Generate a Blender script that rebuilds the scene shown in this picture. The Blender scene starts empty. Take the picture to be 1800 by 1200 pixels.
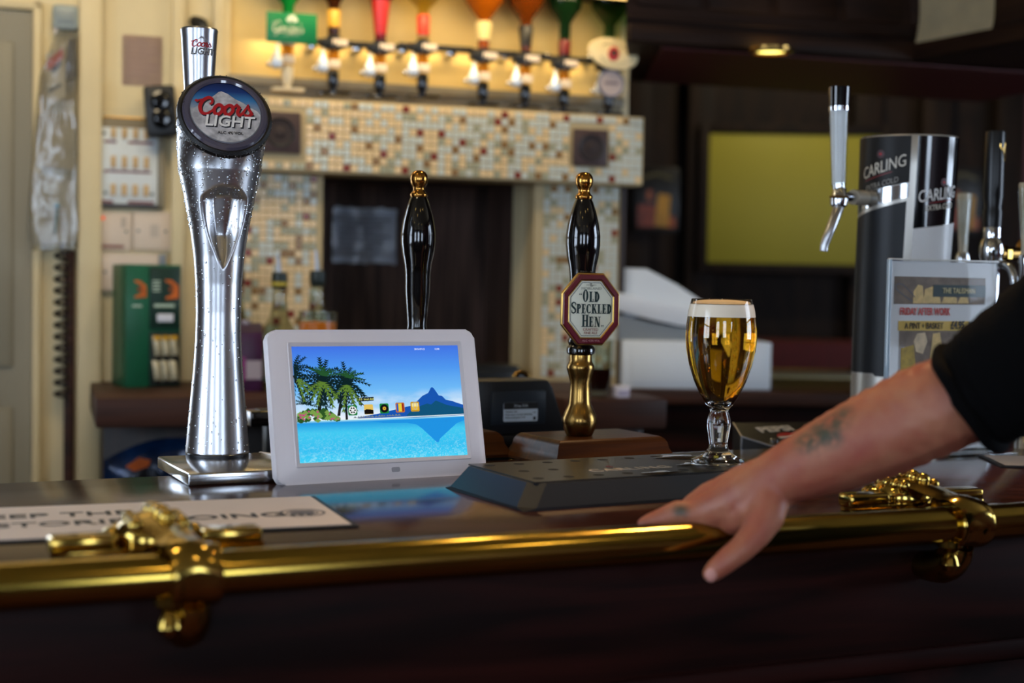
import bpy, bmesh, math, random
from mathutils import Vector, Matrix
import numpy as np
R = math.radians
random.seed(7)
S = bpy.context.scene
COL = S.collection

# ------------------------------------------------------------------ camera
F = 2500.0                                   # focal length in pixels of the 1800 x 1200 frame (50 mm)
CAMZ, PITCH, ROLL = 1.32, 2.52, 0.018
_p = R(PITCH)
_fw = Vector((0, math.cos(_p), -math.sin(_p)))
_up0 = Vector((0, math.sin(_p), math.cos(_p)))
_rt0 = Vector((1, 0, 0))
_rt = _rt0 * math.cos(ROLL) + _up0 * math.sin(ROLL)
_up = _up0 * math.cos(ROLL) - _rt0 * math.sin(ROLL)
CAM = Vector((0, 0, CAMZ))
cd = bpy.data.cameras.new('camera')
cd.sensor_width = 36; cd.lens = 50; cd.clip_start = .02
cd.dof.use_dof = True; cd.dof.focus_distance = 1.60; cd.dof.aperture_fstop = 3.2
cam = bpy.data.objects.new('camera', cd); COL.objects.link(cam)
cam.matrix_world = Matrix(((_rt.x, _up.x, -_fw.x, 0), (_rt.y, _up.y, -_fw.y, 0), (_rt.z, _up.z, -_fw.z, CAMZ), (0, 0, 0, 1)))
S.camera = cam

def ray(px, py): return _fw + _rt * ((px - 900) / F) + _up * ((600 - py) / F)
def at(px, py, D): return CAM + ray(px, py) * D                       # point at optical depth D
def onz(px, py, z):
    d = ray(px, py); return CAM + d * ((z - CAMZ) / d.z)
def onplane(px, py, p0, n):
    d = ray(px, py); return CAM + d * ((p0 - CAM).dot(n) / d.dot(n))

# ------------------------------------------------------------------ exposure, world
S.view_settings.view_transform = 'Standard'; S.view_settings.look = 'None'
S.view_settings.gamma = 1; S.view_settings.exposure = 0; S.view_settings.use_curve_mapping = False
try:
    S.cycles.caustics_reflective = False; S.cycles.caustics_refractive = False
    S.cycles.sample_clamp_indirect = 4.0
    S.cycles.blur_glossy = 0.5
except Exception: pass
w = bpy.data.worlds.new('world'); S.world = w; w.use_nodes = True
w.node_tree.nodes['Background'].inputs[0].default_value = (.30, .36, .45, 1)
w.node_tree.nodes['Background'].inputs[1].default_value = .02

def lin(c):
    return tuple(((v/255)/12.92 if v/255 <= .04045 else ((v/255+.055)/1.055)**2.4) for v in c)

WIN_E, LAMP_E = 11.5, 26.0
def area(name, loc, target, sx, sy, power, col):
    l = bpy.data.lights.new(name, 'AREA'); l.shape = 'RECTANGLE'; l.size = sx; l.size_y = sy; l.energy = power; l.color = col
    o = bpy.data.objects.new(name, l); COL.objects.link(o); o.location = loc
    o.rotation_euler = (Vector(target) - Vector(loc)).to_track_quat('-Z', 'Y').to_euler(); return o
WARM = (1.0, .74, .42); COOL = (.72, .87, 1.0)
def spot(name, loc, target, power, ang=95, col=WARM, rad=.035):
    l = bpy.data.lights.new(name, 'SPOT'); l.energy = power; l.color = col; l.spot_size = R(ang); l.spot_blend = .6; l.shadow_soft_size = rad
    o = bpy.data.objects.new(name, l); COL.objects.link(o); o.location = loc
    o.rotation_euler = (Vector(target) - Vector(loc)).to_track_quat('-Z', 'Y').to_euler(); return o

# ------------------------------------------------------------------ materials
def mat(name, col, rough=.5, metal=0, noise=None, bump=None, trans=0, ior=1.45, emit=0, coat=0, spec=.5, alpha=1, sss=0, col2=None, ecol=None, stretch=None):
    m = bpy.data.materials.new(name); m.use_nodes = True
    nt = m.node_tree; b = nt.nodes['Principled BSDF']; L = nt.links
    c = lin(col)
    b.inputs['Base Color'].default_value = (*c, 1); b.inputs['Roughness'].default_value = rough
    b.inputs['Metallic'].default_value = metal; b.inputs['IOR'].default_value = ior
    b.inputs['Transmission Weight'].default_value = trans; b.inputs['Coat Weight'].default_value = coat
    b.inputs['Coat Roughness'].default_value = .08
    b.inputs['Specular IOR Level'].default_value = spec; b.inputs['Alpha'].default_value = alpha
    if sss:
        b.inputs['Subsurface Weight'].default_value = sss; b.inputs['Subsurface Radius'].default_value = (.008, .003, .0015); b.inputs['Subsurface Scale'].default_value = 1
    if emit:
        b.inputs['Emission Color'].default_value = (*(lin(ecol) if ecol else c), 1); b.inputs['Emission Strength'].default_value = emit
    if noise or bump:
        tc = nt.nodes.new('ShaderNodeTexCoord'); mp = nt.nodes.new('ShaderNodeMapping'); L.new(tc.outputs['Object'], mp.inputs[0])
        if stretch: mp.inputs['Scale'].default_value = stretch
    if noise:
        n = nt.nodes.new('ShaderNodeTexNoise'); n.inputs['Scale'].default_value = noise[0]; n.inputs['Detail'].default_value = 6
        L.new(mp.outputs[0], n.inputs['Vector'])
        r = nt.nodes.new('ShaderNodeValToRGB')
        c2 = lin(col2) if col2 else tuple(v * (1 - noise[1]) for v in c)
        r.color_ramp.elements[0].position = .35; r.color_ramp.elements[1].position = .65
        r.color_ramp.elements[0].color = (*c2, 1); r.color_ramp.elements[1].color = (*c, 1)
        L.new(n.outputs[0], r.inputs[0]); L.new(r.outputs[0], b.inputs['Base Color'])
    if bump:
        n = nt.nodes.new('ShaderNodeTexNoise'); n.inputs['Scale'].default_value = bump[0]; n.inputs['Detail'].default_value = 4
        L.new(mp.outputs[0], n.inputs['Vector'])
        bp = nt.nodes.new('ShaderNodeBump'); bp.inputs['Strength'].default_value = bump[1]; bp.inputs['Distance'].default_value = .004
        L.new(n.outputs[0], bp.inputs['Height']); L.new(bp.outputs[0], b.inputs['Normal'])
    return m

def wood(name, c1, c2, rough=.3, scale=(1.2, 14, 14), coat=0, spec=.5):
    m = bpy.data.materials.new(name); m.use_nodes = True
    nt = m.node_tree; b = nt.nodes['Principled BSDF']; L = nt.links
    tc = nt.nodes.new('ShaderNodeTexCoord'); mp = nt.nodes.new('ShaderNodeMapping'); mp.inputs['Scale'].default_value = scale
    L.new(tc.outputs['Object'], mp.inputs[0])
    n = nt.nodes.new('ShaderNodeTexNoise'); n.inputs['Scale'].default_value = 2.2; n.inputs['Detail'].default_value = 8; n.inputs['Distortion'].default_value = 1.2
    L.new(mp.outputs[0], n.inputs['Vector'])
    r = nt.nodes.new('ShaderNodeValToRGB'); r.color_ramp.elements[0].position = .36; r.color_ramp.elements[1].position = .66
    r.color_ramp.elements[0].color = (*lin(c1), 1); r.color_ramp.elements[1].color = (*lin(c2), 1)
    L.new(n.outputs[0], r.inputs[0]); L.new(r.outputs[0], b.inputs['Base Color'])
    n2 = nt.nodes.new('ShaderNodeTexNoise'); n2.inputs['Scale'].default_value = 9; L.new(mp.outputs[0], n2.inputs['Vector'])
    bp = nt.nodes.new('ShaderNodeBump'); bp.inputs['Strength'].default_value = .06; bp.inputs['Distance'].default_value = .002
    L.new(n2.outputs[0], bp.inputs['Height']); L.new(bp.outputs[0], b.inputs['Normal'])
    b.inputs['Roughness'].default_value = rough; b.inputs['Coat Weight'].default_value = coat; b.inputs['Coat Roughness'].default_value = .12
    b.inputs['Specular IOR Level'].default_value = spec
    return m

def emis(name, col, k=1.0):
    m = bpy.data.materials.new(name); m.use_nodes = True; nt = m.node_tree
    b = nt.nodes['Principled BSDF']; b.inputs['Base Color'].default_value = (0, 0, 0, 1); b.inputs['Roughness'].default_value = .25
    b.inputs['Specular IOR Level'].default_value = .2
    b.inputs['Emission Color'].default_value = (*lin(col), 1); b.inputs['Emission Strength'].default_value = k
    return m

M = dict(
 cream=mat('cream_wall', (226, 210, 168), .75, noise=(5, .12), bump=(40, .3)),
 cream2=mat('cream_gloss_paint', (218, 200, 156), .45, noise=(4, .15)),
 door=mat('grey_beige_door_paint', (150, 143, 122), .5, noise=(6, .15), stretch=(1, 1, .3)),
 gold_wall=mat('warm_back_panel', (222, 190, 118), .45, noise=(3, .2)),
 grout=mat('mosaic_grout', (184, 164, 124), .8),
 chrome=mat('chrome', (205, 208, 212), .10, 1),
 satin=mat('satin_chrome', (192, 193, 197), .28, 1),
 steel=mat('brushed_steel', (170, 170, 172), .3, 1),
 brass=mat('polished_brass', (186, 156, 78), .13, 1, noise=(14, .25)),
 brass_rail=mat('rail_brass', (176, 148, 66), .15, 1, noise=(30, .3), stretch=(.3, 1, 1)),
 brass_old=mat('aged_brass', (168, 132, 72), .24, 1, noise=(25, .3)),
 gold=mat('gold_edge', (196, 158, 84), .3, 1),
 gold_ball=mat('antique_gold', (186, 134, 64), .17, 1),
 black=mat('gloss_black', (6, 6, 7), .08, coat=.6),
 black_mat=mat('matt_black', (16, 17, 19), .45),
 black_plastic=mat('black_plastic', (22, 25, 29), .38),
 tray=mat('drip_tray_metal', (24, 24, 26), .3, .3, spec=.5),
 tray_rough=mat('drip_tray_side', (28, 28, 30), .4),
 hole=mat('hole_black', (2, 2, 2), .9),
 white=mat('white_plastic', (222, 216, 220), .35),
 white_paper=mat('white_paper', (226, 226, 228), .6),
 pinkpaper=mat('pinkish_paper', (196, 170, 152), .7, noise=(30, .08)),
 tanpaper=mat('tan_paper', (226, 210, 172), .7, noise=(20, .12)),
 greyplastic=mat('grey_white_plastic', (206, 212, 218), .45),
 greydark=mat('mid_grey_plastic', (120, 126, 132), .5),  # one even mid grey
 counter=wood('counter_mahogany', (40, 20, 16), (66, 36, 28), .16, (1.2, 16, 16)),
 barfront=wood('bar_front_mahogany', (20, 8, 6), (44, 17, 13), .5, (1.0, 8, 12), spec=.08),
 darkwood=wood('dark_panel_wood', (30, 19, 15), (50, 32, 25), .45, (14, 14, 1.2)),
 alcove=wood('alcove_wood', (50, 38, 33), (98, 76, 68), .55, (16, 16, 1.0), spec=.2),
 shelfwood=wood('shelf_wood', (44, 26, 19), (68, 40, 29), .5, spec=.2),
 canopywood=wood('canopy_wood', (30, 17, 11), (50, 30, 18), .6, spec=.15),
 pumpwood=wood('pump_base_wood', (36, 16, 6), (76, 40, 14), .3, (2, 20, 20), spec=.12),
 farwall=wood('far_wall_wood', (26, 16, 11), (42, 27, 18), .65, (10, 10, 1.5), spec=.2),
 red=mat('dark_red_paint', (80, 15, 17), .5),
 redcloth=mat('red_upholstery', (96, 16, 14), .7, noise=(40, .25)),
 yellow=mat('yellow_green_board', (172, 158, 44), .55, noise=(3, .06)),
 glass=mat('clear_glass', (255, 255, 255), .0, trans=1, ior=1.47),
 beer=mat('lager', (246, 186, 48), .0, trans=1, ior=1.335),
 foam=mat('beer_foam', (240, 228, 206), .5, coat=.6),
 skin=None,
 cloth=mat('black_cotton', (5, 5, 6), .95, bump=(300, .3), spec=.1),
 foamy=None,
 denim=mat('dark_denim', (22, 24, 32), .9),
 hair=mat('brown_hair', (46, 30, 20), .6, bump=(120, .6)),
 ceiling=mat('ceiling_paint', (150, 130, 100), .8),
 floor=wood('floor_boards', (44, 28, 20), (70, 46, 32), .45),
 carpet=mat('pub_carpet', (70, 26, 24), .95, noise=(60, .4)),
 room=mat('pub_wall_paint', (92, 70, 50), .8, noise=(4, .1)),
 ink=mat('black_ink', (18, 18, 20), .6),
 darkgreen=mat('label_dark_green', (10, 40, 40), .5),
 redink=mat('red_print', (170, 24, 34), .4),
 redink2=mat('red_lettering', (196, 58, 50), .5),
 whiteink=mat('white_print', (226, 224, 220), .4),
 silverink=mat('silver_print', (200, 202, 206), .3, .5),
 shadowink=mat('dark_print_shadow', (30, 34, 44), .5),
 maroon=mat('maroon_enamel', (96, 24, 40), .22, coat=.4),
 badgecream=mat('badge_cream', (214, 214, 196), .3, coat=.3),
 droplet=mat('water_droplet', (255, 255, 255), .0, trans=1, ior=1.33),
 lampon=emis('lit_lamp', (255, 214, 120), LAMP_E),
)
GL = M['glass']
def clear(name, tint, gloss=.5, rough=.05, haze=0.0, hazecol=(200, 200, 195), bump=None, edge=.75):
    """thin see-through film or sheet: straight transmission, a glossy sheen by angle and a little haze"""
    m = bpy.data.materials.new(name); m.use_nodes = True; nt = m.node_tree; L = nt.links
    for n in list(nt.nodes):
        if n.type != 'OUTPUT_MATERIAL': nt.nodes.remove(n)
    out = [n for n in nt.nodes if n.type == 'OUTPUT_MATERIAL'][0]
    tr = nt.nodes.new('ShaderNodeBsdfTransparent'); tr.inputs[0].default_value = (*lin(tint), 1)
    gl = nt.nodes.new('ShaderNodeBsdfGlossy'); gl.inputs['Roughness'].default_value = rough
    lw = nt.nodes.new('ShaderNodeLayerWeight'); lw.inputs[0].default_value = .5
    if bump:
        tc = nt.nodes.new('ShaderNodeTexCoord'); n = nt.nodes.new('ShaderNodeTexNoise'); n.inputs['Scale'].default_value = bump[0]; L.new(tc.outputs['Object'], n.inputs['Vector'])
        bp = nt.nodes.new('ShaderNodeBump'); bp.inputs['Strength'].default_value = bump[1]; bp.inputs['Distance'].default_value = .01; L.new(n.outputs[0], bp.inputs['Height']); L.new(bp.outputs[0], gl.inputs['Normal']); L.new(bp.outputs[0], lw.inputs['Normal'])
    pw = nt.nodes.new('ShaderNodeMath'); pw.operation = 'POWER'; pw.inputs[1].default_value = 4; L.new(lw.outputs['Facing'], pw.inputs[0])
    ma = nt.nodes.new('ShaderNodeMath'); ma.operation = 'MULTIPLY_ADD'; ma.inputs[1].default_value = edge; ma.inputs[2].default_value = .1 * gloss; L.new(pw.outputs[0], ma.inputs[0])
    m1 = nt.nodes.new('ShaderNodeMixShader'); L.new(ma.outputs[0], m1.inputs[0]); L.new(tr.outputs[0], m1.inputs[1]); L.new(gl.outputs[0], m1.inputs[2])
    last = m1
    if haze:
        df = nt.nodes.new('ShaderNodeBsdfDiffuse'); df.inputs[0].default_value = (*lin(hazecol), 1)
        m2 = nt.nodes.new('ShaderNodeMixShader'); m2.inputs[0].default_value = haze; L.new(m1.outputs[0], m2.inputs[1]); L.new(df.outputs[0], m2.inputs[2]); last = m2
    L.new(last.outputs[0], out.inputs['Surface']); return m
M['acrylic'] = clear('clear_acrylic', (242, 246, 246), .35)
M['bag'] = clear('clear_film', (234, 232, 224), .7, .12, .12, (206, 204, 194), (11, .7))
M['thinglass'] = clear('thin_glass', (236, 238, 230), .45, .03)


# ------------------------------------------------------------------ mesh helpers
class B:
    def __init__(s): s.bm = bmesh.new()
    def box(s, x0, x1, y0, y1, z0, z1, bev=0, seg=2, mat=None):
        vs = [s.bm.verts.new((x, y, z)) for x in (x0, x1) for y in (y0, y1) for z in (z0, z1)]
        f = [(0, 1, 3, 2), (4, 6, 7, 5), (0, 4, 5, 1), (2, 3, 7, 6), (0, 2, 6, 4), (1, 5, 7, 3)]
        fs = [s.bm.faces.new([vs[i] for i in q]) for q in f]
        if bev:
            es = list({e for q in fs for e in q.edges})
            r = bmesh.ops.bevel(s.bm, geom=es, offset=bev, segments=seg, profile=.5, affect='EDGES')
            vs = list({v for q in r['faces'] for v in q.verts} | {v for v in vs if v.is_valid})
        if mat is not None:
            bmesh.ops.transform(s.bm, matrix=mat, verts=[v for v in vs if v.is_valid])
        return s
    def lathe(s, prof, seg=32, c=(0, 0, 0), mat=None, sx=1, sy=1, caps=True):
        rings = []
        T = (Matrix.Translation(Vector(c)) @ mat) if mat is not None else Matrix.Translation(Vector(c))
        for r, z in prof:
            if r <= 1e-6: rings.append([s.bm.verts.new(T @ Vector((0, 0, z)))])
            else: rings.append([s.bm.verts.new(T @ Vector((r * sx * math.cos(2 * math.pi * k / seg), r * sy * math.sin(2 * math.pi * k / seg), z))) for k in range(seg)])
        for a, b in zip(rings, rings[1:]):
            for k in range(seg):
                k2 = (k + 1) % seg
                if len(a) == 1 and len(b) == 1: break
                if len(a) == 1: q = [a[0], b[k2], b[k]]
                elif len(b) == 1: q = [a[k], a[k2], b[0]]
                else: q = [a[k], a[k2], b[k2], b[k]]
                s.bm.faces.new(q)
        if caps:
            if len(rings[0]) > 1: s.bm.faces.new(rings[0][::-1])
            if len(rings[-1]) > 1: s.bm.faces.new(rings[-1])
        return s
    def cyl(s, p0, p1, r0, r1=None, seg=16):
        return s.tube([p0, p1], [r0, r0 if r1 is None else r1], seg)
    def tube(s, pts, rad, seg=12, closed=False, cap0=True):
        pts = [Vector(p) for p in pts]; n = len(pts)
        if not hasattr(rad, '__len__'): rad = [rad] * n
        rings = []; ref = None
        for i in range(n):
            if closed: t = pts[(i + 1) % n] - pts[i - 1]
            else: t = pts[min(i + 1, n - 1)] - pts[max(i - 1, 0)]
            t.normalize()
            if ref is None:
                ref = Vector((0, 0, 1)) if abs(t.z) < .9 else Vector((1, 0, 0))
            u = (ref - t * ref.dot(t)).normalized(); v = t.cross(u); ref = u
            rings.append([s.bm.verts.new(pts[i] + (u * math.cos(2 * math.pi * k / seg) + v * math.sin(2 * math.pi * k / seg)) * rad[i]) for k in range(seg)])
        pr = list(zip(rings, rings[1:])) + ([(rings[-1], rings[0])] if closed else [])
        for a, b in pr:
            for k in range(seg): s.bm.faces.new([a[k], a[(k + 1) % seg], b[(k + 1) % seg], b[k]])
        if not closed:
            if cap0: s.bm.faces.new(rings[0][::-1])
            s.bm.faces.new(rings[-1])
        return s
    def sphere(s, c, r, sub=2, sc=(1, 1, 1)):
        m = Matrix.Translation(Vector(c)) @ Matrix.Diagonal((r * sc[0], r * sc[1], r * sc[2], 1))
        bmesh.ops.create_icosphere(s.bm, subdivisions=sub, radius=1, matrix=m); return s
    def prism(s, pts, h0, h1, plane='XY', bev=0):
        """outline pts (2D) extruded from h0 to h1 along the third axis"""
        def P(a, b, h): return {'XY': (a, b, h), 'XZ': (a, h, b), 'YZ': (h, a, b)}[plane]
        lo = [s.bm.verts.new(P(a, b, h0)) for a, b in pts]; hi = [s.bm.verts.new(P(a, b, h1)) for a, b in pts]
        n = len(pts); fs = [s.bm.faces.new(lo[::-1]), s.bm.faces.new(hi)]
        for k in range(n): fs.append(s.bm.faces.new([lo[k], lo[(k + 1) % n], hi[(k + 1) % n], hi[k]]))
        if bev:
            es = list({e for f in fs for e in f.edges})
            bmesh.ops.bevel(s.bm, geom=es, offset=bev, segments=2, profile=.5, affect='EDGES')
        return s
    def poly(s, pts):
        s.bm.faces.new([s.bm.verts.new(Vector(p)) for p in pts]); return s
    def loft(s, rings, cap0=True, cap1=True):
        vs = [[s.bm.verts.new(p) for p in r] for r in rings]
        for a, b in zip(vs, vs[1:]):
            n = len(a)
            for k in range(n): s.bm.faces.new([a[k], a[(k + 1) % n], b[(k + 1) % n], b[k]])
        if cap0: s.bm.faces.new(vs[0][::-1])
        if cap1: s.bm.faces.new(vs[-1])
        return s
    def done(s, name, m, parent=None, smooth=True, ang=35, loc=None, rot=None, fix=True):
        if fix: bmesh.ops.recalc_face_normals(s.bm, faces=s.bm.faces[:])
        me = bpy.data.meshes.new(name); s.bm.to_mesh(me); s.bm.free()
        if m: me.materials.append(m)
        if smooth:
            me.shade_smooth(); me.set_sharp_from_angle(angle=R(ang))
        o = bpy.data.objects.new(name, me); COL.objects.link(o)
        if parent: o.parent = parent
        if loc is not None: o.location = loc
        if rot is not None: o.rotation_euler = rot
        return o

def tag(o, label, cat, group=None, kind=None):
    o['label'] = label; o['category'] = cat
    if group: o['group'] = group
    if kind: o['kind'] = kind
    return o
def thing(name, label, cat, loc=(0, 0, 0), rz=0, group=None):
    o = bpy.data.objects.new(name, None); COL.objects.link(o); o.empty_display_size = .05
    o.location = loc; o.rotation_euler = (0, 0, rz)
    return tag(o, label, cat, group)
def struct(o, label=None):
    o['kind'] = 'structure'
    if label: o['label'] = label
    return o

def text(body, size, m, parent, loc, rot=(0, 0, 0), name='lettering', shear=0, bold=0, sx=1, align='CENTER', ext=.0002, fn=None, spacing=1):
    c = bpy.data.curves.new('lettering', 'FONT'); c.body = body; c.size = size; c.shear = shear; c.offset = bold * size
    c.align_x = align; c.align_y = 'CENTER'; c.extrude = ext; c.resolution_u = 3; c.space_character = spacing
    o = bpy.data.objects.new('tmp', c); COL.objects.link(o)
    dg = bpy.context.evaluated_depsgraph_get()
    me = bpy.data.meshes.new_from_object(o.evaluated_get(dg)); bpy.data.objects.remove(o); bpy.data.curves.remove(c)
    me.name = name
    for v in me.vertices: v.co.x *= sx
    if fn:
        bm = bmesh.new(); bm.from_mesh(me); bmesh.ops.triangulate(bm, faces=bm.faces[:])
        for v in bm.verts: v.co = fn(v.co)
        bm.to_mesh(me); bm.free()
    me.materials.clear(); me.materials.append(m)
    t = bpy.data.objects.new(name, me); COL.objects.link(t); t.parent = parent; t.location = loc; t.rotation_euler = rot
    return t

def smooth_path(pts, n=6, closed=False):
    P = [Vector((*p, 0)) if len(p) == 2 else Vector(p) for p in pts]
    out = []; m = len(P)
    for i in range(m if closed else m - 1):
        if closed: a, b, c, d = P[i - 1], P[i], P[(i + 1) % m], P[(i + 2) % m]
        else: a, b, c, d = P[max(i - 1, 0)], P[i], P[i + 1], P[min(i + 2, m - 1)]
        for k in range(n):
            t = k / n
            out.append(.5 * ((2 * b) + (c - a) * t + (2 * a - 5 * b + 4 * c - d) * t * t + (3 * b - a - 3 * c + d) * t ** 3))
    if not closed: out.append(P[-1])
    return out
def ribbon(b, pts, wid, z=0, n=6, closed=False, taper=False, sc=1, off=(0, 0), shear=0):
    """flat pen stroke through pts in the XY plane; wid a number or (start, middle, end)"""
    P = smooth_path(pts, n, closed); m = len(P); L, Rr = [], []
    for i, p in enumerate(P):
        t = (P[(i + 1) % m] - P[i - 1]) if closed else (P[min(i + 1, m - 1)] - P[max(i - 1, 0)])
        if t.length < 1e-9: t = Vector((1, 0, 0))
        t.normalize(); nrm = Vector((-t.y, t.x, 0))
        if isinstance(wid, tuple):
            k = i / (m - 1); ww = wid[0] + (wid[1] - wid[0]) * min(k * 2, 1) if k < .5 else wid[1] + (wid[2] - wid[1]) * (k - .5) * 2
        else: ww = wid
        for lst, sg in ((L, 1), (Rr, -1)):
            q = p + nrm * ww / 2 * sg
            lst.append(b.bm.verts.new(((q.x + q.y * shear) * sc + off[0], q.y * sc + off[1], z)))
    for i in range(m if closed else m - 1):
        j = (i + 1) % m; b.bm.faces.new([L[i], Rr[i], Rr[j], L[j]])
    return b

def copy_tree(o, parent=None):
    c = o.copy(); COL.objects.link(c)
    if parent: c.parent = parent
    for ch in list(o.children): copy_tree(ch, c)
    return c

# the back fitting: x runs along it (yaw 18 deg), d is the distance it stands proud towards the customer
BYAW = R(18)
BO = Vector((*at(430, 235, 2.8).xy, 0)); BA = Vector((math.cos(BYAW), math.sin(BYAW), 0)); BN = Vector((math.sin(BYAW), -math.cos(BYAW), 0))
def BK(s, z, d=0): return BO + BA * s + BN * d + Vector((0, 0, z))
def bkpx(px, py, d=0):
    p = onplane(px, py, BO + BN * d, BN); return (p - BO).dot(BA), p.z
def bkrect(x0, y0, x1, y1, d=0):
    a = bkpx(x0, (y0 + y1) / 2, d)[0]; c = bkpx(x1, (y0 + y1) / 2, d)[0]
    t = bkpx((x0 + x1) / 2, y0, d)[1]; l = bkpx((x0 + x1) / 2, y1, d)[1]
    return a, c, l, t
WALL = -.12                                     # the wall behind, in d
# ------------------------------------------------------------------ lights of the place and added fill spots
def bkl(s, z, d): return BK(s, z, d)
area('bottle_shelf_light', bkl(.40, 1.91, .07), bkl(.40, 1.45, -.12), .78, .05, 2.3, (1, .78, .44))
area('bottle_back_light', bkl(.40, 1.80, -.085), bkl(.40, 1.40, -.10), .75, .03, .7, (1, .76, .40))
spot('mosaic_fill_spot', tuple(bkl(.35, 2.52, 1.0)), tuple(bkl(.35, 1.30, 0)), 14, 60, (1, .84, .60))  # added spot that brightens and warms the mosaic, no fixture
area('staff_side_light', bkl(-.35, 2.25, .6), bkl(-.4, 1.3, -.12), .5, .3, 5.0, (1, .80, .50))
LAMPS = [(-.9, .2), (-.25, -.35), (.55, .1), (1.2, .5), (-1.4, -1.0), (.2, -1.5), (1.5, -1.2), (-.55, .95), (.30, 1.95)]  # last entry added to brighten the paper on the canopy return
for _x, _y in LAMPS:
    spot('downlight_beam', (_x, _y, 2.55), (_x, _y, 0), 5.5, 100)
spot('canopy_downlight_beam', tuple(onz(1355, 83, 1.795)), tuple(onz(1355, 83, 1.795) - Vector((0, 0, 1))), 1.2, 120)
spot('bar_top_light', (.60, 1.85, 2.3), (.34, 1.36, 1.1), 34, 46, (1, .60, .27))

# ------------------------------------------------------------------ room shell
X0, X1, Y0, Y1, ZC = -2.4, 3.4, -3.4, 5.2, 2.6
def slab(name, x0, x1, y0, y1, z0, z1, m, bev=0):
    return struct(B().box(x0, x1, y0, y1, z0, z1, bev).done(name, m, smooth=bool(bev)))
slab('floor', X0, X1, Y0, Y1, -.05, 0, M['carpet'])
slab('ceiling', X0, X1, Y0, Y1, ZC, ZC + .05, M['ceiling'])
slab('wall_left', X0 - .05, X0, Y0, Y1, 0, ZC, M['room'])
slab('wall_right', X1, X1 + .05, Y0, Y1, 0, ZC, M['red'])
slab('wall_front', X0, X1, Y0 - .05, Y0, 0, ZC, M['room'])
slab('wall_far', X0, X1, Y1, Y1 + .05, 0, ZC, M['farwall'])

daylight = emis('daylit_pane', (214, 232, 255), WIN_E)
def window(n, loc, rz, wd, ht, label):
    o = B()
    fr = .05
    for z in (0, ht / 2 - fr / 2, ht - fr): o.box(-wd / 2, wd / 2, -.04, .04, z, z + fr)
    for x in (-wd / 2, -fr / 2, wd / 2 - fr): o.box(x, x + fr, -.04, .04, fr, ht - fr)
    f = o.done('window_%d' % n, M['cream2'], smooth=False); f.location = loc; f.rotation_euler = (0, 0, rz); struct(f, label)
    for sx in (-1, 1):
        for k in (0, 1):
            x0 = fr / 2 if sx > 0 else -wd / 2 + fr; x1 = wd / 2 - fr if sx > 0 else -fr / 2
            z0 = fr if k == 0 else ht / 2 + fr / 2; z1 = ht / 2 - fr / 2 if k == 0 else ht - fr
            B().box(x0, x1, -.008, .008, z0, z1).done('pane', daylight, f, smooth=False)
window(1, (X0 + .06, -.2, 1.0), R(90), 1.3, 1.3, 'sash window in the side wall')
window(2, (.45, Y0 + .06, .95), 0, .9, 1.4, 'sash window in the street wall')
window(3, (X1 - .06, 1.8, 1.0), R(90), 1.2, 1.3, 'sash window in the red wall')
window(5, tuple(BK(-.84, 1.0, WALL + .045)), BYAW, .42, .95, 'small window in the back wall beyond the door')
window(6, (2.75, Y0 + .06, .95), 0, .9, 1.4, 'street window near the red wall')
window(4, (-1.5, Y0 + .06, .95), 0, .9, 1.4, 'second sash window in the street wall')
for i, (x, y) in enumerate(LAMPS):
    t = thing('ceiling_downlight', 'round recessed downlight in the ceiling, %s' % ['above the left bar end', 'over the bar front', 'over the middle of the bar', 'near the standing customer', 'by the side window', 'by the street window', 'by the red wall', 'over the staff side', 'added to light the canopy notice'][i], 'lamp', (x, y, ZC), 0, 'ceiling downlights')
    B().lathe([(.045, 0), (.06, 0), (.06, -.008), (.045, -.012)], 24, caps=False).done('lamp_ring', M['chrome'], t)
    B().lathe([(.045, -.004), (0, -.004)], 24, caps=False).done('bulb', M['lampon'], t)

# ------------------------------------------------------------------ back wall behind the bar, doors, mosaic surround
def bk_box(b, s0, s1, d0, d1, z0, z1, bev=0): return b.box(s0, s1, -d1, -d0, z0, z1, bev)
def bk_obj(b, name, m, smooth=True, parent=None):
    o = b.done(name, m, parent, smooth)
    if parent is None: o.location = BO; o.rotation_euler = (0, 0, BYAW)
    return o
sL = bkpx(-60, 500, WALL)[0]
s_end = bkpx(1090, 100, WALL)[0]
a0, a1, aL, aT = bkrect(567, 305, 940, 660, -.06)          # alcove opening
sW0 = -1.32
b = B()
bk_box(b, sW0, a0, WALL - .10, WALL, 0, ZC); bk_box(b, a1, s_end, WALL - .10, WALL, 0, ZC); bk_box(b, a0, a1, WALL - .10, WALL, aT + .02, ZC)
struct(bk_obj(b, 'wall_back', M['cream'], False))
b = B()
bk_box(b, a0, a1, WALL - .34, WALL - .30, 0, aT + .06)
bk_box(b, a0 - .02, a0, WALL - .34, WALL - .10, 0, aT + .06); bk_box(b, a1, a1 + .02, WALL - .34, WALL - .10, 0, aT + .06); bk_box(b, a0, a1, WALL - .34, WALL, aT + .0, aT + .03)
struct(bk_obj(b, 'trim_4', M['alcove'], False), 'dark wood lining of the recess below the mosaic beam')

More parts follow.
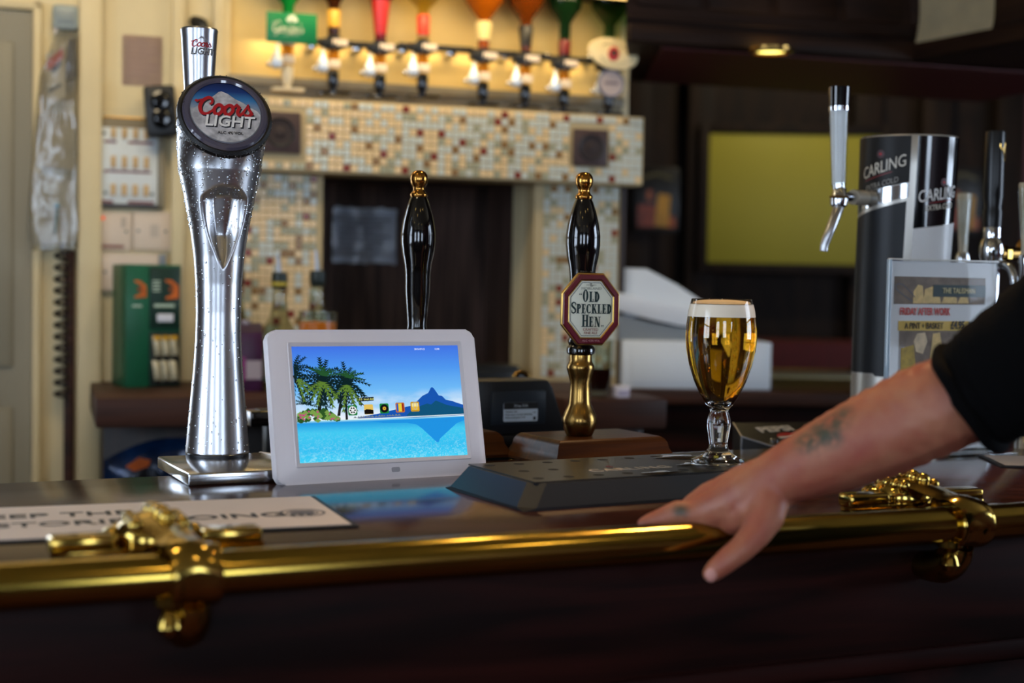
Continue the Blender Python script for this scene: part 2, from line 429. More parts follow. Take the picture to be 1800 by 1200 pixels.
# mosaics
tile_cols = [('tile_cream', (228, 200, 154), .40), ('tile_pale', (200, 206, 198), .20), ('tile_brown', (140, 106, 66), .14), ('tile_red', (128, 52, 44), .08), ('tile_sage', (164, 164, 140), .18)]
tile_me = []
PIT = .0152
for nm, c, wgt in tile_cols:
    h = PIT * .43; t_ = .0025
    o = B().prism([(-h, -h), (h, -h), (h, h), (-h, h)], 0, -t_, 'XZ', 0)
    bmesh.ops.bevel(o.bm, geom=[e for e in o.bm.edges if all(abs(v.co.y + t_) < 1e-6 for v in e.verts)], offset=.0012, segments=1, affect='EDGES')
    ob = o.done('tile', mat(nm, c, .22, noise=(60, .12)), None, False); tile_me.append(ob.data); bpy.data.objects.remove(ob)
wts = [w_[2] for w_ in tile_cols]
def mosaic(o, s0, s1, z0, z1, d, holes=(), right_daylit=0.0):
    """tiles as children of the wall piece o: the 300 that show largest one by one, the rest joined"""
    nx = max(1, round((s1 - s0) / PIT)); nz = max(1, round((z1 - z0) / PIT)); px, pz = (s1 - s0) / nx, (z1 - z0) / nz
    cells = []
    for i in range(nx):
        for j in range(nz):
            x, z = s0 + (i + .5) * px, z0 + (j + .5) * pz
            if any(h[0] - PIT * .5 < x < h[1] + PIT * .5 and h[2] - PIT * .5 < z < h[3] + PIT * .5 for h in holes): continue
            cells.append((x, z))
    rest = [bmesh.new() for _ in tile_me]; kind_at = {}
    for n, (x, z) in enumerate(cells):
        f_ = (x - s0) / (s1 - s0) if right_daylit < .8 else 1
        wt = [wts[0] - .16 * right_daylit * f_ * 1.6, wts[1] + .6 * right_daylit * f_, wts[2] * (1 - .8 * right_daylit * f_), wts[3] * (1 - .45 * right_daylit * f_), wts[4]]  # paler mix towards the right puts daylight into the tile colours
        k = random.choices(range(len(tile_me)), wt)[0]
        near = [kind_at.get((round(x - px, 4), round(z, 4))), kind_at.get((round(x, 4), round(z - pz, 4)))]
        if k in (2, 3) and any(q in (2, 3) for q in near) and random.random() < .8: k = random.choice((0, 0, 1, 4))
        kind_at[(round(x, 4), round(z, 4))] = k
        dy = -d - random.random() * .0004
        if n < 300:
            t = bpy.data.objects.new('tile', tile_me[k]); COL.objects.link(t); t.parent = o; t.location = (x, dy, z); t.rotation_euler = (random.gauss(0, .015), 0, random.gauss(0, .015))
        else:
            g = rest[k]; nv = len(g.verts); g.from_mesh(tile_me[k]); g.verts.ensure_lookup_table()
            for v in g.verts[nv:]: v.co += Vector((x, dy, z))
    tot = [g for g in rest if len(g.verts)]
    if tot:
        me = bpy.data.meshes.new('tile'); allb = bmesh.new()
        for k, g in enumerate(rest):
            if not len(g.verts): g.free(); continue
            for f in g.faces: f.material_index = k
            tm = bpy.data.meshes.new('tmp'); g.to_mesh(tm); g.free(); allb.from_mesh(tm); bpy.data.meshes.remove(tm)
        allb.to_mesh(me); allb.free()
        for q in tile_me: me.materials.append(q.materials[0])
        t = bpy.data.objects.new('tile', me); COL.objects.link(t); t.parent = o; t['kind'] = 'stuff'
# beam (mantel)
mL = bkpx(385, 240, 0)[0]; mR = bkpx(1131, 266, 0)[0]
zB = (bkpx(450, 300, 0)[1] + bkpx(1130, 325, 0)[1]) / 2; zT = (bkpx(480, 169, 0)[1] + bkpx(1130, 207, 0)[1]) / 2
b = B(); bk_box(b, mL, mR, WALL, 0, zB, zT, .002)
beam = struct(bk_obj(b, 'trim_1', M['grout']), 'mosaic tiled beam over the recess')
SP = [bkrect(455, 195, 527, 271, 0), bkrect(1006, 226, 1066, 294, 0)]
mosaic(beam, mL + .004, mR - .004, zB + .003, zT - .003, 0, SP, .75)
c0, c1 = bkpx(404, 400, -.06)[0], bkpx(567, 400, -.06)[0]
b = B(); bk_box(b, c0, c1, WALL, -.06, .9, zB)
colL = struct(bk_obj(b, 'trim_2', M['grout'], False), 'mosaic tiled pier left of the recess')
mosaic(colL, c0, c1 - .012, 1.11, zB - .002, -.06)
e0, e1 = bkpx(938, 450, -.06)[0], bkpx(1088, 450, -.06)[0]
b = B(); bk_box(b, e0, e1, WALL, -.06, .9, zB)
colR = struct(bk_obj(b, 'trim_3', M['grout'], False), 'mosaic tiled pier right of the recess')
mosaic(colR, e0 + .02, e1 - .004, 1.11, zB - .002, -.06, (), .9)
b = B(); bk_box(b, e1, e1 + .012, WALL, -.055, .9, zB)
struct(bk_obj(b, 'trim_5', M['darkwood'], False), 'dark edging strip of the right mosaic pier')
for (x0, x1, z0, z1), lb in zip(SP, ('square brown flush speaker at the left end of the mosaic beam', 'square brown flush speaker at the right end of the mosaic beam')):
    wd = x1 - x0; zc = (z0 + z1) / 2
    t = thing('wall_speaker', lb, 'speaker', BK((x0 + x1) / 2, zc, .0), BYAW)
    spk = M.setdefault('speaker', mat('speaker_brown', (62, 44, 42), .5))
    h = wd / 2
    B().box(-h, h, -.010, 0, -h, h, .0015).done('frame', spk, t)
    rx = Matrix.Rotation(R(90), 4, 'X')
    B().lathe([(h * .72, .0100), (h * .70, .0135), (h * .62, .0125), (h * .6, .0105)], 40, mat=rx, caps=False).done('surround_ring', M['black_mat'], t)
    B().lathe([(h * .6, .0108), (h * .28, .0102), (h * .26, .0125), (0, .0155)], 40, mat=rx, caps=False).done('cone', mat('speaker_cone', (44, 30, 27), .6), t)

# upper back panel (warm, behind the bottles) and its grey rail
zr0, zr1 = bkpx(760, 205, WALL)[1], bkpx(760, 155, WALL)[1]
p0, p1 = bkpx(398, 60, WALL)[0], bkpx(1090, 60, WALL)[0]
b = B(); bk_box(b, p0, p1, WALL, WALL + .008, zr1, 1.93); struct(bk_obj(b, 'trim_6', M['gold_wall'], False), 'warm yellow panel behind the bottles')
b = B(); bk_box(b, p0, p1, WALL, WALL + .035, zr1 - .018, zr1, .002); bk_box(b, p0, p1, WALL, WALL + .02, zT, zr1 - .018)
struct(bk_obj(b, 'trim_7', mat('grey_rail_paint', (128, 118, 96), .4), True), 'grey ledge under the bottle panel')
b = B(); bk_box(b, p0 - .014, p0 + .006, WALL, WALL + .02, zr0, 1.93, .002); bk_box(b, p1 - .002, p1 + .016, WALL, WALL + .02, zr0, 1.93, .002)
struct(bk_obj(b, 'trim_8', M['cream2']), 'cream upright edging of the bottle panel')
b = B(); bk_box(b, p0 - .02, p1 + .05, WALL, WALL + .3, 1.93, 1.97, .003)
struct(bk_obj(b, 'trim_9', M['canopywood']), 'dark shelf above the bottles')

# left part of the wall: door, frame, pilaster
d0, d1, dz0, dz1 = bkrect(-70, 20, 56, 840, WALL)
zt = bkpx(30, 22, WALL)[1]
b = B(); bk_box(b, d0, d1, WALL, WALL + .012, .02, zt); door = struct(bk_obj(b, 'door_1', M['door'], False), 'grey beige painted door')
b = B(); bk_box(b, d0 + .05, d1 - .035, WALL + .012, WALL + .017, .3, 1.05, .003); bk_box(b, d0 + .05, d1 - .035, WALL + .012, WALL + .017, 1.13, zt - .06, .003)
bk_obj(b, 'panel', M['door'], True, door)
b = B(); fx0 = bkpx(57, 400, WALL)[0]; fx1 = bkpx(72, 400, WALL)[0]
bk_box(b, fx0, fx1, WALL, WALL + .022, 0, zt + .022, .003); bk_box(b, d0, fx1, WALL, WALL + .022, zt + .004, zt + .022, .003)
bk_obj(b, 'door_frame', M['cream2'], True, door)
b = B(); bk_box(b, bkpx(136, 400, WALL)[0], bkpx(178, 400, WALL)[0], WALL, WALL + .03, 0, ZC, .006); struct(bk_obj(b, 'trim_10', M['cream2']), 'cream pilaster beside the hanging bag')
b = B(); bk_box(b, bkpx(299, 400, WALL)[0], bkpx(322, 400, WALL)[0], WALL, WALL + .025, 1.1, ZC, .004); bk_box(b, bkpx(372, 100, WALL)[0], bkpx(392, 100, WALL)[0], WALL, WALL + .03, zT, ZC, .004)
struct(bk_obj(b, 'trim_11', M['cream2']), 'cream boxed pipe strips beside the switches')
b = B(); bk_box(b, bkpx(112, 640, WALL)[0], bkpx(131, 640, WALL)[0], WALL, WALL + .012, 0, bkpx(120, 440, WALL)[1], .002)
struct(bk_obj(b, 'trim_12', M['shelfwood']), 'dark wooden cover strip behind the coiled cord')

# ------------------------------------------------------------------ far side of the pub
def far(x0, y0, x1, y1, D):
    a = at(x0, (y0 + y1) / 2, D); c = at(x1, (y0 + y1) / 2, D); t = at((x0 + x1) / 2, y0, D); l = at((x0 + x1) / 2, y1, D)
    return a.x, c.x, l.z, t.z
FY = 5.14
for i, px in enumerate((1118, 1230, 1520, 1640, 1770)):
    x = at(px, 300, FY).x
    b = B().box(x - .05, x + .05, FY - .01, Y1, 0, ZC, .006)
    struct(b.done('trim_%d' % (13 + i), M['farwall']), 'upright of the dark far panelling')
_xr = at(1780, 300, FY).x
B().box(_xr, _xr + .8, FY - .005, Y1, .0, ZC).done('red_panel', M['red'], bpy.data.objects['wall_far'], False)
x0, x1, z0, z1 = far(1243, 238, 1545, 464, FY - .02)
t = thing('notice_board', 'yellow green board framed in dark wood on the far panelled wall', 'board', ((x0 + x1) / 2, FY - .02, (z0 + z1) / 2))
hx, hz = (x1 - x0) / 2, (z1 - z0) / 2
B().box(-hx, hx, -.012, 0, -hz, hz, .003).done('board', M['yellow'], t)
b = B(); k = .035
b.box(-hx - k, -hx, -.02, .01, -hz - k, hz + k, .003); b.box(hx, hx + k, -.02, .01, -hz - k, hz + k, .003); b.box(-hx, hx, -.02, .01, hz, hz + k, .003); b.box(-hx, hx, -.02, .01, -hz - k, -hz, .003)
b.done('frame', M['farwall'], t)
spot('board_fill_spot', ((x0 + x1) / 2, FY - .75, z1 + .75), ((x0 + x1) / 2, FY, (z0 + z1) / 2 - .05), 50, 115, (1, .9, .6), .05)  # added spot brightening the board and posters, no fitting built
drink_o = mat('orange_drink_print', (176, 84, 14), .4, noise=(20, .5)); drink_y = mat('amber_drink_print', (206, 146, 20), .4, noise=(14, .4)); drink_r = mat('red_drink_print', (134, 52, 20), .4, noise=(20, .5))
for (px0, py0, px1, py1), lb in (((1112, 296, 1192, 408), 'dark poster of orange drinks hung left of the yellow board'), ((1655, 296, 1722, 412), 'dark poster of orange drinks hung behind the black tap handle')):
    x0, x1, z0, z1 = far(px0, py0, px1, py1, FY - .03)
    hx, hz = (x1 - x0) / 2, (z1 - z0) / 2
    t = thing('poster', lb, 'poster', ((x0 + x1) / 2, FY - .03, (z0 + z1) / 2))
    B().box(-hx, hx, -.008, 0, -hz, hz, .002).done('print', mat('poster_black', (20, 16, 12), .35), t)
    B().box(-hx * .8, hx * .0, -.0095, -.008, -hz * .85, -hz * .15).done('printed_drink', drink_r, t, False)
    B().prism([(hx * -.05, -hz * .8), (hx * .55, -hz * .85), (hx * .62, hz * .15), (hx * .1, hz * .2)], -.0105, -.009, 'XZ').done('printed_drink', drink_y, t, False)
    B().box(hx * .5, hx * .85, -.0098, -.008, -hz * .85, -hz * .5).done('printed_drink', drink_o, t, False)
    B().prism([(-hx * .45, hz * .0), (-hx * .15, -hz * .02), (-hx * .2, hz * .3), (-hx * .4, hz * .3)], -.0105, -.009, 'XZ').done('printed_drink', drink_o, t, False)
    B().prism([(-hx * .7, hz * .72), (0, hz * .86), (hx * .7, hz * .72), (hx * .7, hz * .62), (0, hz * .76), (-hx * .7, hz * .62)], -.0095, -.008, 'XZ').done('printed_banner', mat('poster_olive', (84, 74, 40), .5), t, False)
# red bench, brass rail and pale table by the far wall
x0, x1, z0, z1 = far(1345, 598, 1560, 652, 4.6)
t = thing('bench_seat', 'dark red upholstered bench back along the far wall', 'bench', ((x0 + x1) / 2, 4.6, 0))
B().box(-.95, .95, 0, .12, .42, z1, .02).done('backrest', M['redcloth'], t)
B().box(-.95, .95, -.42, 0, .40, .48, .02).done('seat', M['redcloth'], t)
B().box(-.93, .93, -.36, .10, 0, .40, .004).done('plinth', M['farwall'], t)
x0, x1, z0, z1 = far(1355, 650, 1500, 661, 4.0)
o = B().cyl((-.9, 0, 0), (.9, 0, 0), .012).done('handrail', mat('dull_brass', (150, 120, 70), .35, 1)); o.location = ((x0 + x1) / 2, 3.98, (z0 + z1) / 2); tag(o, 'thin dull brass rail in front of the red bench', 'rail')
for k in (-.88, .05, .88):
    B().cyl((k, 0, 0), (k, 0, -z0), .010).done('post', M['farwall'], o)
B().sphere((.12, -.0, .0), .026, 2).done('rail_joint', M['brass_old'], o)
x0, x1, z0, z1 = far(1352, 664, 1520, 683, 3.6)
t = thing('side_table', 'long table with pale shiny top beyond the bar', 'table', ((x0 + x1) / 2 + .3, 3.7, 0))
B().box(-.62, .62, -.16, .16, z0, z1, .004).done('table_top', mat('pale_laminate', (214, 222, 222), .2), t)
for sx in (-.55, .55):
    for sy in (-.12, .12): B().box(sx - .025, sx + .025, sy - .025, sy + .025, 0, z0, .004).done('leg', M['farwall'], t)

# ------------------------------------------------------------------ canopy over the bar
cz = 1.80
cA = onz(1100, 74, cz); cC = onz(1608, 108, cz); cE = onz(1810, 72, cz)
cA = cC + (cA - cC) * 1.0
du = (cC - cA); du.z = 0; du.normalize(); dv = Vector((-du.y, du.x, 0))
A2 = cA
L_ = (cC - A2).length + .5
b = B()
_e = at(1112, 60, 3.42) - A2; _ex, _ey = _e.dot(du), _e.dot(dv)
b.prism([(0, 0), (L_, 0), (L_, _ey), (_ex, _ey)], 0, .7, 'XY')
can = b.done('trim_20', M['canopywood'], None, False); can.location = A2; can.rotation_euler = (0, 0, math.atan2(du.y, du.x)); struct(can, 'dark wooden canopy over the bar with a downlight beneath')
b = B(); b.box(0, (cC - A2).length, -.022, 0, 0, .035, .006); b.box(0, (cC - A2).length, -.012, 0, .045, .055, .004); b.done('moulding', M['canopywood'], can)
b = B()
for k in range(5):
    s0 = .02 + k * .155; b = B().box(s0, s0 + .135, -.008, 0, .075, .66, .004); b.done('panel', M['canopywood'], can)
B().prism([(.09, .03), (L_, .03), (L_, _ey - .02), (_ex + .02, _ey - .02)], -.003, 0, 'XY').done('soffit', M['red'], can, False)
ev = (cE - cC); ev.z = 0; el = ev.length; ev.normalize()
b = B(); b.box(0, el + .9, 0, .4, 0, .7); can2 = b.done('trim_21', M['canopywood'], None, False); can2.location = cC; can2.rotation_euler = (0, 0, math.atan2(ev.y, ev.x)); struct(can2, 'return of the dark canopy towards the customers')
B().box(0, el + .9, -.022, 0, 0, .035, .006).done('moulding', M['canopywood'], can2)
lp = onz(1355, 83, cz)
t = thing('canopy_downlight', 'glowing round downlight under the dark wooden canopy', 'lamp', (lp.x, lp.y, cz - .003))
B().lathe([(.034, 0), (.047, 0), (.046, -.006), (.034, -.010)], 32, caps=False).done('lamp_ring', M['brass_old'], t)
B().lathe([(.035, -.004), (0, -.008)], 32, caps=False).done('bulb', emis('canopy_bulb', (255, 232, 120), 4), t)
# curling notice on the canopy return
def cret(px, py):
    nn = Vector((-ev.y, ev.x, 0)); return onplane(px, py, cC, nn)
q = [cret(1620, -40), cret(1752, -40), cret(1752, 55), cret(1618, 84)]
nn = Vector((ev.y, -ev.x, 0))
if (CAM - cC).dot(nn) < 0: nn = -nn
rows = []
for k in range(9):
    f = k / 8; l = q[0].lerp(q[3], f); r = q[1].lerp(q[2], f)
    rows.append([(l.lerp(r, j / 6) + nn * (.004 + .012 * f ** 4 + .001 * math.sin(j * 1.7 + k))) for j in range(7)])
b = B(); vs = [[b.bm.verts.new(p) for p in row] for row in rows]
for a, c in zip(vs, vs[1:]):
    for k in range(6): b.bm.faces.new([a[k], a[k + 1], c[k + 1], c[k]])
bmesh.ops.solidify(b.bm, geom=b.bm.faces[:], thickness=.0008)
nt_ = tag(b.done('paper_notice', M['tanpaper']), 'tan paper notice with curled lower edge pinned on the dark canopy', 'notice')

# ------------------------------------------------------------------ the bar counter
TOP = 1.10
RL, RRt = onz(200, 1018, 1.093), onz(1475, 934, 1.093)
ryaw = math.atan2((RRt - RL).y, (RRt - RL).x)
ru = Vector((math.cos(ryaw), math.sin(ryaw), 0)); rv = Vector((-ru.y, ru.x, 0))
def RB(s, v, z): return RL + ru * s + rv * v + Vector((0, 0, z - RL.z))
def backY(X): return 1.532 + .5 * (X + .389)
FO = .046                                                     # counter edge behind the rail's axis
front = [RB(-1.2, FO, 0), RB(2.2, FO, 0)]
back = [Vector((front[1].x, backY(front[1].x), 0)), Vector((front[0].x - .25, backY(front[0].x - .25), 0))]
pts = [(p.x, p.y) for p in front + back]
ct = struct(B().prism(pts, TOP - .035, TOP, 'XY', .006).done('trim_30', M['counter']), 'polished dark mahogany bar top')
ct.name = 'bar_top'; tag(ct, 'long polished dark mahogany bar top', 'bar top', kind='structure')
# ledge behind and below the bar top (staff side)
bl = [back[1], back[0]]; bu = (bl[1] - bl[0]).normalized(); bv = Vector((-bu.y, bu.x, 0))
l0, l1 = bl[0] + bv * .003, bl[1] + bv * .003
pts2 = [(p.x, p.y) for p in (l0, l1, l1 + bv * .16, l0 + bv * .16)]
struct(B().prism(pts2, TOP - .06, TOP - .028, 'XY', .003).done('trim_31', M['shelfwood']), 'lower service ledge behind the bar top')
# body below
f0, f1 = RB(-1.2, FO + .06, 0), RB(2.2, FO + .06, 0)
pts3 = [(p.x, p.y) for p in (f0, f1, back[0] + bv * .1, back[1] + bv * .1)]
body = struct(B().prism(pts3, 0, TOP - .062, 'XY', .004).done('trim_32', M['barfront']), 'dark mahogany bar front')
def barloc(o): o.location = RL * 1; o.location.z = 0; o.rotation_euler = (0, 0, ryaw); return o
b = B().box(-1.2, 2.2, FO + .012, FO + .06, .955, TOP - .036, .006); o = barloc(b.done('frieze', M['barfront'])); struct(o, 'plain frieze board under the bar top'); o.name = 'trim_33'
b = B().box(-1.2, 2.2, FO + .030, FO + .06, .925, .955, .010, 3); o = barloc(b.done('trim_34', M['barfront'])); struct(o, 'moulding below the bar frieze')
for k in range(7):
    s0 = -1.15 + k * .47; b = B().box(s0, s0 + .41, FO + .045, FO + .062, .2, .88, .012, 3); o = barloc(b.done('trim_%d' % (35 + k), M['barfront'])); struct(o, 'raised panel of the bar front')
# brass hand rail
def railpt(s): return RB(s, 0, RL.z)
RAD = .0172
o = B().cyl((-1.2, 0, 0), (2.2, 0, 0), RAD, seg=40).done('bar_rail', M['brass_rail'])
o.location = RL; o.rotation_euler = (0, 0, ryaw); tag(o, 'long polished brass rail along the front of the bar', 'rail')
rail = o
# brackets
def bracket(s, label):
    t = thing('rail_bracket', label, 'bracket', RB(s, 0, RL.z), ryaw, 'brass rail brackets')
    tz = TOP - RL.z
    y0 = FO + .000
    # base plate: two squared arms along the edge, scalloped behind
    t_off = Vector((-.018, 0, 0))
    out = [(-.082, y0 + .000), (-.082, y0 + .018), (-.06, y0 + .034), (-.042, y0 + .040), (-.03, y0 + .05), (-.016, y0 + .062), (.0, y0 + .068), (.016, y0 + .062), (.03, y0 + .05), (.042, y0 + .040), (.06, y0 + .034), (.082, y0 + .018), (.082, y0 + .000), (.03, y0 - .004), (-.03, y0 - .004)]
    B().prism([(x - .016, y) for x, y in out], tz, tz + .007, 'XY', .002).done('base_plate', M['brass'], t)
    for sx in (-1, 1):
        B().box(min(sx * .034, sx * .082), max(sx * .034, sx * .082), y0 - .002, y0 + .020, tz + .004, tz + .0180, .0035, 3).done('plate_rib', M['brass'], t, loc=t_off)
    b = B(); b.sphere((0, y0 + .024, tz + .010), .030, 3, (1.05, 1.0, .74))
    for k in range(7):
        a = R(-80 + k * 26.6); b.sphere((math.sin(a) * .030, y0 + .026 + math.cos(a) * .026, tz + .011), .0115, 2, (1, 1, .8))
    for k in range(4):
        b.sphere((.002 * k, y0 + .040 - k * .013, tz + .029 + .002 * math.sin(k)), .0075, 2)
        for sx in (-1, 1): b.sphere((sx * .018, y0 + .036 - k * .012, tz + .024), .0065, 2)
    b.done('leaf_boss', M['brass'], t, loc=t_off)
    # strap swinging from the boss over the rail
    b = B(); rows = []
    for i in range(15):
        a = R(165 - i * 9.0)
        f = i / 14
        cx = -.020 * (1 - f) ** 1.3
        if i < 6:
            g = i / 6; yy = (y0 + .020) * (1 - g) + (RAD + .007) * math.cos(R(75)) * g + .0; zz = tz + .026 + .002 * math.sin(g * 3.1); zz = zz * (1 - g) + (RAD + .007) * math.sin(R(75)) * g
        else:
            aa = R(75 + (i - 6) * 13); yy = (RAD + .007) * math.cos(aa); zz = (RAD + .007) * math.sin(aa)
        hw_ = .015 + .004 * (1 - f)
        rows.append([(cx - hw_, yy, zz), (cx - hw_ * .6, yy, zz + .003), (cx, yy, zz + .0042), (cx + hw_ * .6, yy, zz + .003), (cx + hw_, yy, zz), (cx + hw_ * .6, yy + .002, zz - .004), (cx - hw_ * .6, yy + .002, zz - .004)])
    b.loft(rows); b.done('arm', M['brass'], t, ang=60)
    ry = Matrix.Rotation(R(90), 4, 'Y')
    B().lathe([(RAD + .0005, -.0185), (RAD + .0045, -.0185), (RAD + .0062, -.016), (RAD + .0062, -.013), (RAD + .0045, -.010), (RAD + .0052, -.003), (RAD + .0045, .001), (RAD + .0060, .006), (RAD + .0066, .013), (RAD + .0055, .0185), (RAD + .0005, .0185)], 48, mat=ry, caps=False).done('collar', M['brass'], t)
    # foot below, running back to the bar front
    b = B(); low = smooth_path([(0, .004, -RAD - .004), (0, .012, -RAD - .018), (0, .03, -RAD - .03), (0, FO + .012, -RAD - .034)], 6)
    b.tube(low, [.013 + .004 * math.sin(i / len(low) * 3.1) for i in range(len(low))], 16); b.done('lower_arm', M['brass'], t)
    B().lathe([(0, -.055), (.006, -.053), (.0095, -.047), (.008, -.041), (.005, -.036), (.012, -.030), (.012, -.024), (.006, -.020)], 20, c=(-.018, -.002, .009), caps=False).done('finial', M['brass'], t)
    return t
def rail_s(px):                                               # rail position seen at a picture column
    d = ray(px, 1000); n = Vector((-ru.y, ru.x, 0)); p = CAM + d * ((RL - CAM).dot(n) / d.dot(n)); return (p - RL).dot(ru)
bracket(rail_s(340), 'ornate brass bracket on the bar top beside the printed mat')
bracket(rail_s(1692), 'ornate brass bracket on the bar top under the forearm')
# ------------------------------------------------------------------ printed bar mat
ma, mb_, mc, md = onz(-60, 902, TOP), onz(492, 878, TOP), onz(632, 928, TOP), onz(-60, 960, TOP)
fd = (mc - md); fd.z = 0; myaw = math.atan2(fd.y, fd.x)
fu = Vector((math.cos(myaw), math.sin(myaw), 0)); fv = Vector((-fu.y, fu.x, 0))
dep = (mb_ - mc).dot(fv)
t = thing('bar_mat', 'white printed bar mat with black border lying on the bar top', 'bar mat', (mc.x, mc.y, TOP), myaw)
LM = .56
B().box(-LM, 0, 0, dep, 0, .0025, .0008).done('rubber_base', M['ink'], t)
B().box(-LM + .006, -.006, .006, dep - .004, .0025, .0031).done('printed_face', mat('mat_print_white', (222, 208, 200), .7, noise=(9, .07)), t, False)
def m_loc(px, py):
    p = onz(px, py, TOP + .003) - mc; return p.dot(fu), p.dot(fv)
for body_, px, py, sz in (('KEEP THE', 85, 912, .030), ('STORIES GOING...', 278, 914, .030)):
    x, y = m_loc(px, py); text(body_, sz, M['ink'], t, (x, dep * (.66 if body_[0] == 'K' else .40), .0033), bold=.012, sx=1.15)
x, y = m_loc(548, 914)
b = B(); ribbon(b, [(math.cos(a) * .020, math.sin(a) * .020) for a in [2 * math.pi * k / 16 for k in range(16)]], .0025, 0, 2, True)
ribbon(b, [(math.cos(a) * .014, math.sin(a) * .014) for a in [2 * math.pi * k / 16 for k in range(16)]], .0012, 0, 2, True)
for k in range(5): b.poly([(-.011, -.008 + k * .004, 0), (.011, -.008 + k * .004, 0), (.011, -.006 + k * .004, 0), (-.011, -.006 + k * .004, 0)])
b.done('printed_roundel', mat('mat_print_grey', (110, 104, 104), .7), t, False, loc=(x, dep * .42, .0034))

# ------------------------------------------------------------------ script lettering strokes
def script_coors(b, sc, off):
    A = dict(sc=sc, off=off, shear=.18, n=6)
    ribbon(b, [(1.35, 1.05), (1.6, 1.2), (1.55, 1.6), (1.15, 1.72), (.6, 1.35), (.38, .7), (.6, .12), (1.1, .0), (1.6, .3), (2.0, .75)], (.2, .42, .18), **A)
    ribbon(b, [(-.15, 1.45), (.0, 1.3), (.25, 1.42), (.65, 1.5)], (.3, .18, .2), **A)
    for k in (0, 1.12):
        ribbon(b, [(2.25 + k, 1.0), (1.9 + k, .6), (2.0 + k, .12), (2.4 + k, .03), (2.75 + k, .45), (2.65 + k, .92)], .36, z=.00001, closed=True, **A)
        ribbon(b, [(2.3 + k, 1.0), (2.7 + k, .8), (3.05 + k, .9)], .16, **A)
    ribbon(b, [(3.95, .8), (4.25, 1.15), (4.35, .95), (4.6, .92)], (.18, .26, .3), **A)
    ribbon(b, [(4.6, .9), (4.4, .4), (4.55, .05), (4.85, .15), (5.25, .75), (5.5, 1.25)], (.36, .34, .14), **A)
    ribbon(b, [(5.45, 1.2), (5.55, .75), (5.85, .35), (5.7, .03), (5.35, .02), (5.1, .2)], (.18, .36, .2), **A)
    ribbon(b, [(5.7, .05), (6.1, .2)], .16, **A)
    return b

# ------------------------------------------------------------------ chrome lager tower at the left
tp = onz(382, 798, TOP + .0135)
tz0 = TOP + .0135
tw = thing('beer_tower', 'wet chrome lager tower with round mountain badge on a square plate', 'beer tap', (tp.x, tp.y, TOP), R(22))
K = tp.y / F                                                  # metres per pixel at the tower
hgt = lambda py: (798 - py) * K
# base plate (own yaw)
c_fl, c_bl = onz(331, 855, TOP), onz(263, 822, TOP)
py_ = R(26)
pl = B(); Wp, Dp = .170, .150
pl.box(0, Wp, 0, Dp, 0, .0135, .002, 3)
rel = c_fl - Vector((tp.x, tp.y, TOP)); rel.rotate(Matrix.Rotation(-R(22), 3, 'Z'))
pl.done('base_plate', mat('polished_steel', (196, 198, 202), .16, 1), tw, loc=(rel.x, rel.y, 0), rot=(0, 0, py_ - R(22)))
B().lathe([(.0355, .0135), (.0355, .0165)], 40).done('gasket', M['black_mat'], tw)
prof = [(0, 57), (.4, 56.5), (3, 55.5), (100, 47.5), (150, 43), (200, 40), (250, 39), (300, 40.3), (350, 44), (400, 51), (450, 60.5), (480, 67), (497, 71)]
def rad_at(h):
    py = h / K
    for (a, ra), (c, rc) in zip(prof, prof[1:]):
        if py <= c: f = (py - a) / (c - a); return (ra + (rc - ra) * f) * K
    return prof[-1][1] * K
NA, NH = 144, 150
H1 = 497 * K
rings = []
for j in range(NH + 1):
    h = .0022 + (H1 - .0022) * j / NH
    r = rad_at(h); ring = []
    py = 798 - h / K
    # scoop half width
    hw = 0
    if 327 < py < 472:
        u = (py - 327) / (472 - 327)
        hw = 37 * K * (min(1, (u / .16)) ** .5 if u < .16 else max(0, 1 - ((u - .16) / .84) ** 1.7))
    for k in range(NA):
        a = 2 * math.pi * k / NA - math.pi / 2
        rr = r
        x = r * math.cos(a)
        if hw > 1e-5 and math.sin(a) < 0:
            qd = abs(x) / hw
            if qd < 1.12:
                e = max(0, min(1, (1.12 - qd) / .45)); e = e * e * (3 - 2 * e)
                vt = min(1, (py - 327) / 20); vt = vt * vt * (3 - 2 * vt) * min(1, (472 - py) / 60)
                rr = r - .017 * e * vt
        ring.append((rr * math.cos(a), rr * math.sin(a), .0135 + h))
    rings.append(ring)
# cobra head: sections swing about the front of the rim
PHI = 63; r1 = rad_at(H1)
RB_ = .0515
for j in range(1, 25):
    f = j / 24; ph = R(PHI * f); r = r1 + (RB_ - r1) * f
    fy, fz = -r1 - .001 * f, .0135 + H1 + .012 * f
    ring = []
    for k in range(NA):
        a = 2 * math.pi * k / NA - math.pi / 2
        lx, ly = r * math.cos(a), r * math.sin(a) + r           # ly from the front hinge
        ring.append((lx, fy + ly * math.cos(ph), fz + ly * math.sin(ph)))
    rings.append(ring)
shell = B().loft(rings).done('tower_body', M['satin'], tw, ang=180)
